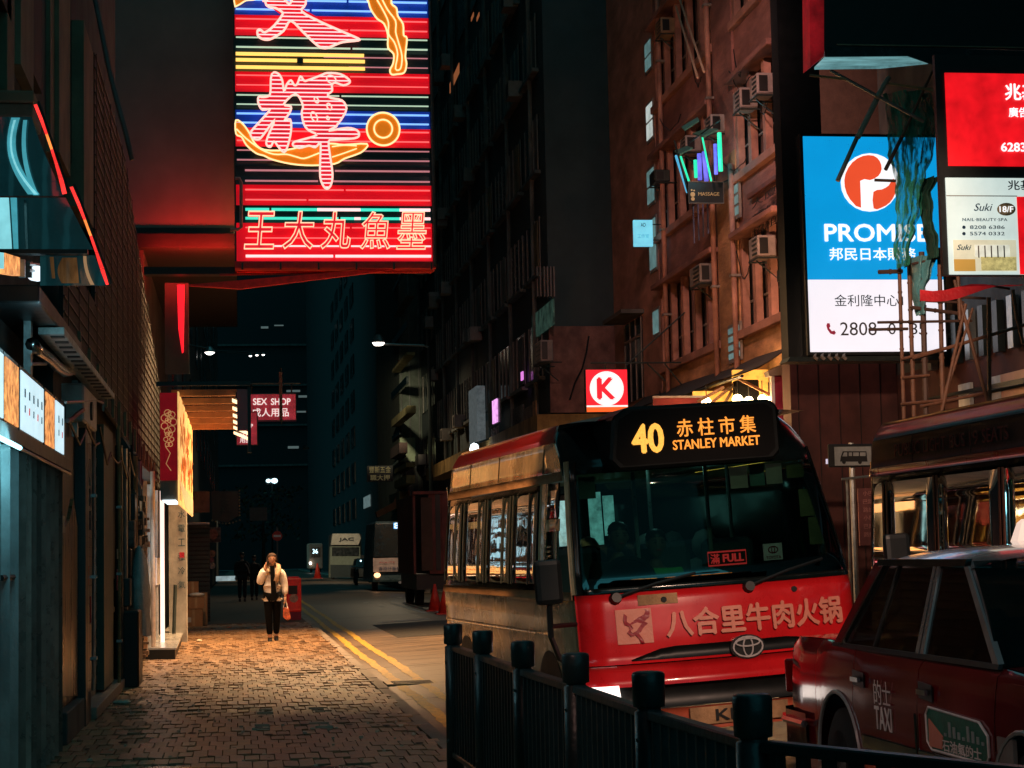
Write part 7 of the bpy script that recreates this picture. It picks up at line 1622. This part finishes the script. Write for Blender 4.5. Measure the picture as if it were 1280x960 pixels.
# ---- litter bin
bn = empty('litter_bin', (1.3, 49.6, 0), 'bright red street litter bin with a dark slot and a pasted sticker', 'litter bin')
a = onY(358, 774, 49.6); c = onY(376.5, 722, 49.6); m_bin = mat('bright_red_bin', (.85, .02, .015), .4, emit=.05, ecol=(1, .03, .02), coat=.4)
box('bin_body', m_bin, a.x, c.x, 49.6, 50.1, .2, c.z, bn, bevel=.04, seg=2); box('bin_base', mat('bin_base_maroon', (.25, .01, .04), .5), a.x + .01, c.x - .01, 49.62, 50.08, 0, .2, bn); box('slot', m_black, a.x + .06, c.x - .1, 49.58, 49.6, c.z - .42, c.z - .2, bn); box('bin_lid', m_bin, a.x + .05, c.x - .05, 49.65, 50.05, c.z, c.z + .03, bn, bevel=.02)
MB().lathe([(.11, 0), (.10, .01)], ((a.x + c.x) / 2, 49.58, .55), (0, 1, 0), 14).build('sticker', mat('worn_sticker', (.6, .4, .3), .6, var=.6, scale=20), bn)
# ---- people
def skin_obj(name, verts, edges, radii, m, parent, sub=2, root=0):
    me = bpy.data.meshes.new(name); me.from_pydata([tuple(v) for v in verts], edges, [])
    o = link_mesh(name, me, m, parent)
    md = o.modifiers.new('skin', 'SKIN'); md.use_smooth_shade = True
    bm = bmesh.new(); bm.from_mesh(me); lay = bm.verts.layers.skin.verify()
    for i, v in enumerate(bm.verts): v[lay].radius = radii[i]; v[lay].use_root = (i == root)
    bm.to_mesh(me); bm.free()
    s = o.modifiers.new('sub', 'SUBSURF'); s.levels = sub; s.render_levels = sub
    return o
def chains(cl):
    """list of chains of (point, (rx, ry)); identical points are shared"""
    V = []; E_ = []; Rr = []; idx = {}
    for ch in cl:
        prev = None
        for p, r in ch:
            key = tuple(round(c, 4) for c in p)
            if key not in idx: idx[key] = len(V); V.append(Vector(p)); Rr.append(r if isinstance(r, tuple) else (r, r))
            i = idx[key]
            if prev is not None and prev != i: E_.append((prev, i))
            prev = i
    return V, E_, Rr
def hand(w, d, side, curl=.3, s=1.0):
    """five finger chains from the wrist w in direction d"""
    w = Vector(w); d = Vector(d).normalized(); lat = d.cross(Vector(side)).normalized(); f = Vector(side).normalized()
    palm = w + d * .075 * s; out = [[(tuple(w), (.024 * s, .019 * s)), (tuple(palm), (.034 * s, .015 * s))]]
    for k, (o, L) in enumerate(((-.026, .068), (-.009, .078), (.009, .074), (.026, .058))):
        b = palm + lat * o * s; c1 = b + (d * L * .5 + f * L * curl * .3) * s; c2 = c1 + (d * L * .4 + f * L * curl) * s
        out.append([(tuple(palm), (.034 * s, .015 * s)), (tuple(b + d * .012), (.009 * s,) * 2), (tuple(c1), (.008 * s,) * 2), (tuple(c2), (.007 * s,) * 2)])
    tb = w + d * .03 * s - lat * .028 * s
    out.append([(tuple(w), (.024 * s, .019 * s)), (tuple(tb), (.011 * s,) * 2), (tuple(tb + d * .035 * s - lat * .018 * s + f * .012), (.009 * s,) * 2), (tuple(tb + d * .06 * s - lat * .016 * s + f * .02), (.008 * s,) * 2)])
    return out
def person(loc, yaw, H, label, pose, cl, group=None):
    """pose: joints for R/L arm and leg in units of a 1.70 m figure, facing -y; cl: clothing materials"""
    t = empty('person', loc, label, 'person', group, (0, 0, yaw)); k = H / 1.70
    S = lambda p: tuple(c * k for c in p)
    P = pose; pel = (0, 0, P.get('pelvis', .93)); sp1 = (0, .0, pel[2] + .14); sp2 = (0, .0, pel[2] + .30); ch = (0, -.01, pel[2] + .42); nb = (0, .0, pel[2] + .52); nt = (0, -.015, pel[2] + .60)
    ra, la, rl_, ll = P['ra'], P['la'], P['rl'], P['ll']
    def K(lst): return [(S(p), tuple(x * k for x in (r if isinstance(r, tuple) else (r, r)))) for p, r in lst]
    torso = [(pel, (.15, .105)), (sp1, (.125, .095)), (sp2, (.135, .095)), (ch, (.14, .10)), (nb, (.055, .055)), (nt, (.05, .055))]
    arms = [[(ch, (.14, .10)), (a[0], .055), (a[1], .042), (a[2], (.026, .022))] for a in (ra, la)]
    legs = [[(pel, (.15, .105)), (l[0], .085), (l[1], .058), (l[2], .042), (l[3], (.04, .035))] for l in (rl_, ll)]
    fing = []
    for a, sd in ((ra, P.get('rs', (0, -1, 0))), (la, P.get('ls', (0, -1, 0)))):
        d = Vector(a[2]) - Vector(a[1]); d.normalize(); d = Vector(P.get('hd_' + ('r' if a is ra else 'l'), d)); fing += hand(a[2], d, sd, P.get('curl', .35))
    V, E_, Rr = chains([K(torso)] + [K(a) for a in arms] + [K(l) for l in legs] + [K(f) for f in fing])
    skin_obj('body', V, E_, Rr, cl.get('skin', m_skin), t)
    # head with face
    hc = Vector(P.get('head', (0, -.02, nt[2] + .11))) * k; r = .112 * k
    hm = MB(); n = 20; m_ = 16; vs = []
    for i in range(m_ + 1):
        th = math.pi * i / m_
        for j in range(n):
            a = 2 * math.pi * j / n; x = math.sin(th) * math.cos(a); y = math.sin(th) * math.sin(a); z = math.cos(th)
            jaw = 1 - .28 * max(0, -z) ** 1.2; X = x * .70 * jaw; Yv = y * .84 * (1 - .12 * max(0, -z)); Zv = z * 1.08
            if y < -.3 and -.35 < z < .15 and abs(x) < .16: Yv -= .14 * (1 - abs(x) / .16) * (1 - abs(z + .12) / .3 if abs(z + .12) < .3 else 0)   # nose
            if y < -.5 and .05 < z < .3 and .18 < abs(x) < .5: Yv += .05     # eye sockets
            vs.append(hc + Vector((X, Yv, Zv)) * r)
    fs = [(i * n + j, i * n + (j + 1) % n, (i + 1) * n + (j + 1) % n, (i + 1) * n + j) for i in range(m_) for j in range(n)]
    hd = hm.add(vs, fs).build('head', cl.get('skin', m_skin), t, local=True, smooth=True)
    for sx in (-1, 1):
        MB().sphere(hc + Vector((sx * .27 * r, -.76 * r, .10 * r)), .10 * r, 8, (1.3, .5, .8)).build('eye', m_black, parent=hd, local=True); MB().sphere(hc + Vector((sx * .72 * r, .02 * r, -.02 * r)), .2 * r, 8, (.35, .8, 1.3)).build('ear', cl.get('skin', m_skin), parent=hd, local=True, smooth=True)
        MB().bar(hc + Vector((sx * .14 * r, -.82 * r, .27 * r)), hc + Vector((sx * .42 * r, -.72 * r, .28 * r)), .03 * r, 5).build('eyebrow', m_black, parent=hd, local=True)
    MB().sphere(hc + Vector((0, -.80 * r, -.46 * r)), .2 * r, 8, (1.2, .4, .35)).build('mouth', mat('lip_red', (.4, .06, .05), .5), parent=hd, local=True)
    hr = []
    for i in range(11):
        row = []
        for j in range(21):
            a = math.pi * (-.16 + 1.32 * j / 20) ; th = .04 + (1.75 if cl.get('long') else 1.35) * i / 10
            rr = 1.06 + (.10 if cl.get('long') and i > 5 else 0); row.append(hc + Vector((math.cos(a) * .76 * rr * math.sin(th) , math.sin(a) * .90 * rr * math.sin(th), math.cos(th) * 1.14 + .01 - (.35 * max(0, i - 7) / 3 if cl.get('long') else 0))) * r)
        hr.append(row)
    MB().grid(hr).build('hair', cl.get('hair', m_black), t, local=True, smooth=True)
    MB().sphere(hc + Vector((0, .05, .55)) * r if False else hc + Vector((0, .12 * r, .52 * r)), .92 * r, 12, (.84, .95, .72)).build('hair', cl.get('hair', m_black), t, local=True, smooth=True)
    # clothes
    jk = cl.get('jacket', .0)
    tor = [(( 0, 0, pel[2] - .03), (.175, .135)), (pel, (.17, .13)), (sp1, (.155, .12)), (sp2, (.165, .125)), (ch, (.17, .13)), ((0, 0, nb[2] - .03), (.085, .085))]
    if cl.get('skirted'): tor[0] = ((0, 0, pel[2] - .10), (.205, .15))
    sl = [[(ch, (.17, .13)), (tuple(Vector(a[0]) * 1.0), .085 + jk), (a[1], .066 + jk), (tuple(Vector(a[1]).lerp(Vector(a[2]), .88)), .046 + jk)] for a in (ra, la)]
    V, E_, Rr = chains([K(tor)] + [K(s_) for s_ in sl]); skin_obj('jacket', V, E_, Rr, cl['top'], t, root=1)
    tr_ = [[(pel, (.16, .12)), (l[0], .105), (l[1], .078), (l[2], .062)] for l in (rl_, ll)]
    V, E_, Rr = chains([K(c_) for c_ in tr_]); skin_obj('trousers', V, E_, Rr, cl['bottom'], t)
    for l in (rl_, ll):
        f = Vector(l[3]) * k; MB().hexa([f + Vector(q) * k for q in ((-.045, -.17, -.055), (.045, -.17, -.055), (.045, .09, -.055), (-.045, .09, -.055), (-.035, -.15, -.01), (.035, -.15, -.01), (.04, .08, .05), (-.04, .08, .05))]).build('shoe', m_black, t, local=True, bevel=.015)
    return t, k
m_wj = mat('cream_puffer_jacket', (.86, .80, .74), .8, var=.12, scale=7, bump=.7); m_blkc = mat('black_cloth', (.004, .005, .006), .95, spec=.08, bump=.05); m_brh = mat('dark_brown_hair', (.05, .025, .015), .5, bump=.6, scale=20, stretch=(3, 3, .4))
wp = onZ(341, 802, 0)
pose_w = dict(ra=((-.175, 0, 1.36), (-.245, -.06, 1.12), (-.115, -.14, 1.42)), la=((.175, 0, 1.36), (.235, .0, 1.10), (.245, -.05, .86)), rl=((-.085, 0, .88), (-.075, -.05, .50), (-.055, -.02, .12), (-.055, -.04, .055)), ll=((.085, 0, .88), (.08, .02, .50), (.07, .12, .13), (.07, .10, .075)), hd_r=(-.05, .25, .96), rs=(1, -.2, 0), ls=(-1, 0, 0), head=(.0, -.045, 1.585), curl=.5)
lady, kk = person((wp.x, wp.y, 0), 0.0, 1.66, 'woman in a cream jacket and black trousers walking and holding a phone to her ear', pose_w, dict(top=m_wj, bottom=m_blkc, hair=m_brh, long=True, skirted=True, jacket=.012))
kl = dict(parent=lady, local=True)
# open jacket front: dark top showing, big collar
MB().prism([Vector(p) * kk for p in ((-.045, -.175, 1.46), (.045, -.175, 1.46), (.055, -.20, 1.2), (.085, -.215, .80), (-.03, -.215, .78), (-.03, -.200, 1.15))], (0, .03, 0)).build('dark_top', m_blkc, **kl)
cv = [Vector((.115 * math.cos(a), .02 + .115 * math.sin(a), 1.425 + .03 * math.sin(a))) * kk for a in [math.radians(-62 + 305 * i / 16) for i in range(17)]]
MB().tube([Vector(p) * kk for p in ((.06, -.17, 1.16), (.10, -.155, 1.30), (.125, -.10, 1.40), (.12, .02, 1.45), (.0, .10, 1.48), (-.11, .02, 1.45), (-.11, -.09, 1.40), (-.06, -.15, 1.33))], .052, 10).build('collar', mat('fluffy_beige_collar', (.62, .45, .30), .9, bump=1, scale=14), smooth=True, **kl)
for z in (1.02, 1.12, 1.22): MB().sphere(Vector((.10, -.155, z)) * kk, .014, 6).build('button', m_brh, **kl)
W2 = WM[lady]
MB().hexa([W2 @ (Vector(p) * kk) for p in ((-.105, -.17, 1.48), (-.08, -.185, 1.48), (-.075, -.12, 1.48), (-.10, -.11, 1.48), (-.115, -.13, 1.62), (-.09, -.145, 1.62), (-.085, -.08, 1.62), (-.11, -.07, 1.62))]).build('mobile_phone', m_black, label='black mobile phone held to the ear of the woman in cream', cat='phone')
hb_ = empty('handbag', W2 @ (Vector((.27, -.05, .45)) * kk), 'red and white patterned bag hanging from the lowered hand of the woman in cream', 'bag')
MB().prism([W2 @ (Vector(p) * kk) for p in ((.20, -.10, .66), (.31, -.10, .64), (.35, -.10, .44), (.29, -.10, .40), (.20, -.10, .46))], (0, .09, 0)).build('bag_body', mat('patterned_red_bag', (.5, .12, .06), .6, var=.9, scale=14), hb_, bevel=.01); MB().tube([W2 @ (Vector(p) * kk) for p in ((.21, -.06, .65), (.235, -.05, .80), (.255, -.05, .80), (.29, -.06, .64))], .012, 5).build('strap', m_white, hb_)
# dark walkers
def walk(s): return dict(ra=((-.18, 0, 1.38), (-.23, .03 * s, 1.12), (-.22, -.08 * s, .88)), la=((.18, 0, 1.38), (.23, -.03 * s, 1.12), (.22, .10 * s, .88)), rl=((-.09, 0, .88), (-.09, .06 * s, .50), (-.09, .16 * s, .12), (-.09, .14 * s, .06)), ll=((.09, 0, .88), (.09, -.08 * s, .50), (.09, -.12 * s, .10), (.09, -.13 * s, .055)))
m_dj = mat('dark_jacket', (.012, .014, .016), .9); m_dsk = mat('shaded_skin', (.2, .12, .09), .6)
for (u, v, H, s, lab) in ((303, 752, 1.78, 1, 'taller dark walker with a pale bag strap, going away along the pavement'), (318, 750, 1.66, -1, 'shorter dark walker beside the taller one, going away along the pavement')):
    p = onZ(u, v, 0); person((p.x, p.y, 0), math.pi, H, lab, walk(s), dict(top=m_dj, bottom=m_dj, skin=m_dsk, jacket=.01))
p = onZ(303, 752, 0); MB().tube([(p.x + .12, p.y - .16, 1.42), (p.x + .22, p.y - .17, 1.25), (p.x + .27, p.y - .16, 1.05)], .03, 6).build('bag_strap', m_acw, label='pale strap over the shoulder of the taller dark walker', cat='bag strap')
# driver and a passenger in the near minibus
m_grv = mat('green_vest', (.05, .30, .05), .7, emit=.05, ecol=(.1, .7, .1))
sit = lambda px: dict(pelvis=.50, ra=((-.18, -.02, .95), (-.24, -.14, .72), (-.16, -.40, .80)), la=((.18, -.02, .95), (.24, -.14, .72), (.16, -.40, .80)), rl=((-.10, -.1, .50), (-.12, -.45, .50), (-.12, -.48, .12), (-.12, -.50, .06)), ll=((.10, -.1, .50), (.12, -.45, .50), (.12, -.48, .12), (.12, -.50, .06)))
for (lx, ly, lz, m, lab) in ((-.48, 1.25, .50, m_dj, 'shadowy driver sitting at the wheel of the near minibus'), (-.08, 1.55, .42, m_grv, 'dim passenger in a green vest behind the windscreen of the near minibus')):
    pt = WM[bus] @ Vector((lx, ly, lz)); pp, _ = person(tuple(pt), BYAW, 1.68, lab, sit(0), dict(top=m, bottom=m_dj, skin=m_dsk))
# ================================================================== REMAINING LAMPS, SOME ADDED OR ASSUMED OUT OF VIEW
# assumed sodium street lamp, unseen behind the neon sign: lights the bright pavement and road
hl = empty('street_lamp', (1.6, 37, 8.9), 'assumed sodium street lamp on a bracket, unseen behind the big neon sign', 'street lamp')
MB().lathe([(.12, .2), (.3, 0), (.28, -.05)], (1.6, 37, 8.9), n=12).build('lamp_hood', m_steel, hl); MB().lathe([(.26, -.06), (.1, -.12)], (1.6, 37, 8.9), n=12).build('lamp_lens', lit('unseen_sodium_lens', (1, .5, .18), 6), hl); MB().bar((-1.6, 37, 9.4), (1.6, 37, 9.15), .05).build('bracket', m_dark, hl)
spot('lamp_light', (1.6, 37, 8.7), (1.4, 33.0, 0), 9500, (1.0, .56, .25), 130, .6, .9)
# unseen floodlight over the near shops, added to light the minibus flank
fl_ = empty('added_shop_floodlight', (-1.2, 9.5, 6.2), 'added floodlight on the shophouse front, out of view, aimed at the parked minibuses', 'lamp')
box('housing', m_dark, -1.35, -1.1, 9.3, 9.7, 6.1, 6.35, fl_)
spot('floodlight', (-1.0, 11.0, 6.2), (2.3, 17.2, 2.2), 2600, (1.0, .48, .18), 22, .5, .12)
fl2 = empty('street_lamp', (4.4, 2.0, 6.5), 'added warm lamp over the road on the camera side, out of view', 'street lamp')  # unseen lamp added to brighten the minibus front
MB().lathe([(.12, .2), (.3, 0), (.28, -.05)], (4.4, 2, 6.5), n=12).build('lamp_hood', m_steel, fl2); MB().bar((-1.6, 2, 6.9), (4.4, 2, 6.7), .05).build('bracket', m_dark, fl2)
spot('lamp_light', (4.4, 2, 6.3), (4.0, 13.5, 1.0), 3600, (1.0, .62, .45), 19, .7, .2)
spot('taxi_fill', (-1.0, 5.5, 4.5), (3.6, 10.2, .6), 210, (1.0, .55, .45), 34, .9, .2)  # fill spot added to brighten the taxi flank, no fixture
fl3 = empty('street_lamp', (4.6, 14, 6.5), 'added warm lamp hung high over the road above the minibus, out of view', 'street lamp')  # unseen lamp added to light the scaffold, netting and hoarding
MB().lathe([(.12, .2), (.3, 0), (.28, -.05)], (4.6, 14, 6.5), n=12).build('lamp_hood', m_steel, fl3); MB().bar((-1.6, 14, 7.0), (4.6, 14, 6.8), .04).build('bracket', m_dark, fl3)
spot('lamp_light', (4.6, 14, 6.3), (8.9, 25, 4.4), 3600, (1.0, .62, .42), 23, .9, .2)
fl4 = empty('street_lamp', (5.5, 28, 12.4), 'added warm lamp hung high over the road in front of the tenement, out of view', 'street lamp')  # unseen lamp added for frontal light on the tenement
MB().lathe([(.12, .2), (.3, 0), (.28, -.05)], (5.5, 28, 12.4), n=12).build('lamp_hood', m_steel, fl4); MB().bar((5.5, 28, 12.7), (11.75, 28, 13.2), .04).build('bracket', m_dark, fl4)
spot('lamp_light', (5.5, 28, 12.2), (10, 40, 6.0), 2500, (1.0, .50, .42), 75, .9, .2)
# headlight beam through the railing
pt = WM[bus] @ Vector((-.75, -.25, .53)); spot('headlight_beam', pt, pt + Vector((-.8, -1, -.02)), 2, (1, .85, .8), 120, .9, .08)
# cyan point light for the glow of the menu boxes on the shop fronts
point('tube_light', (-1.25, 13.2, 3.15), 5, (.35, .8, .95), .2)
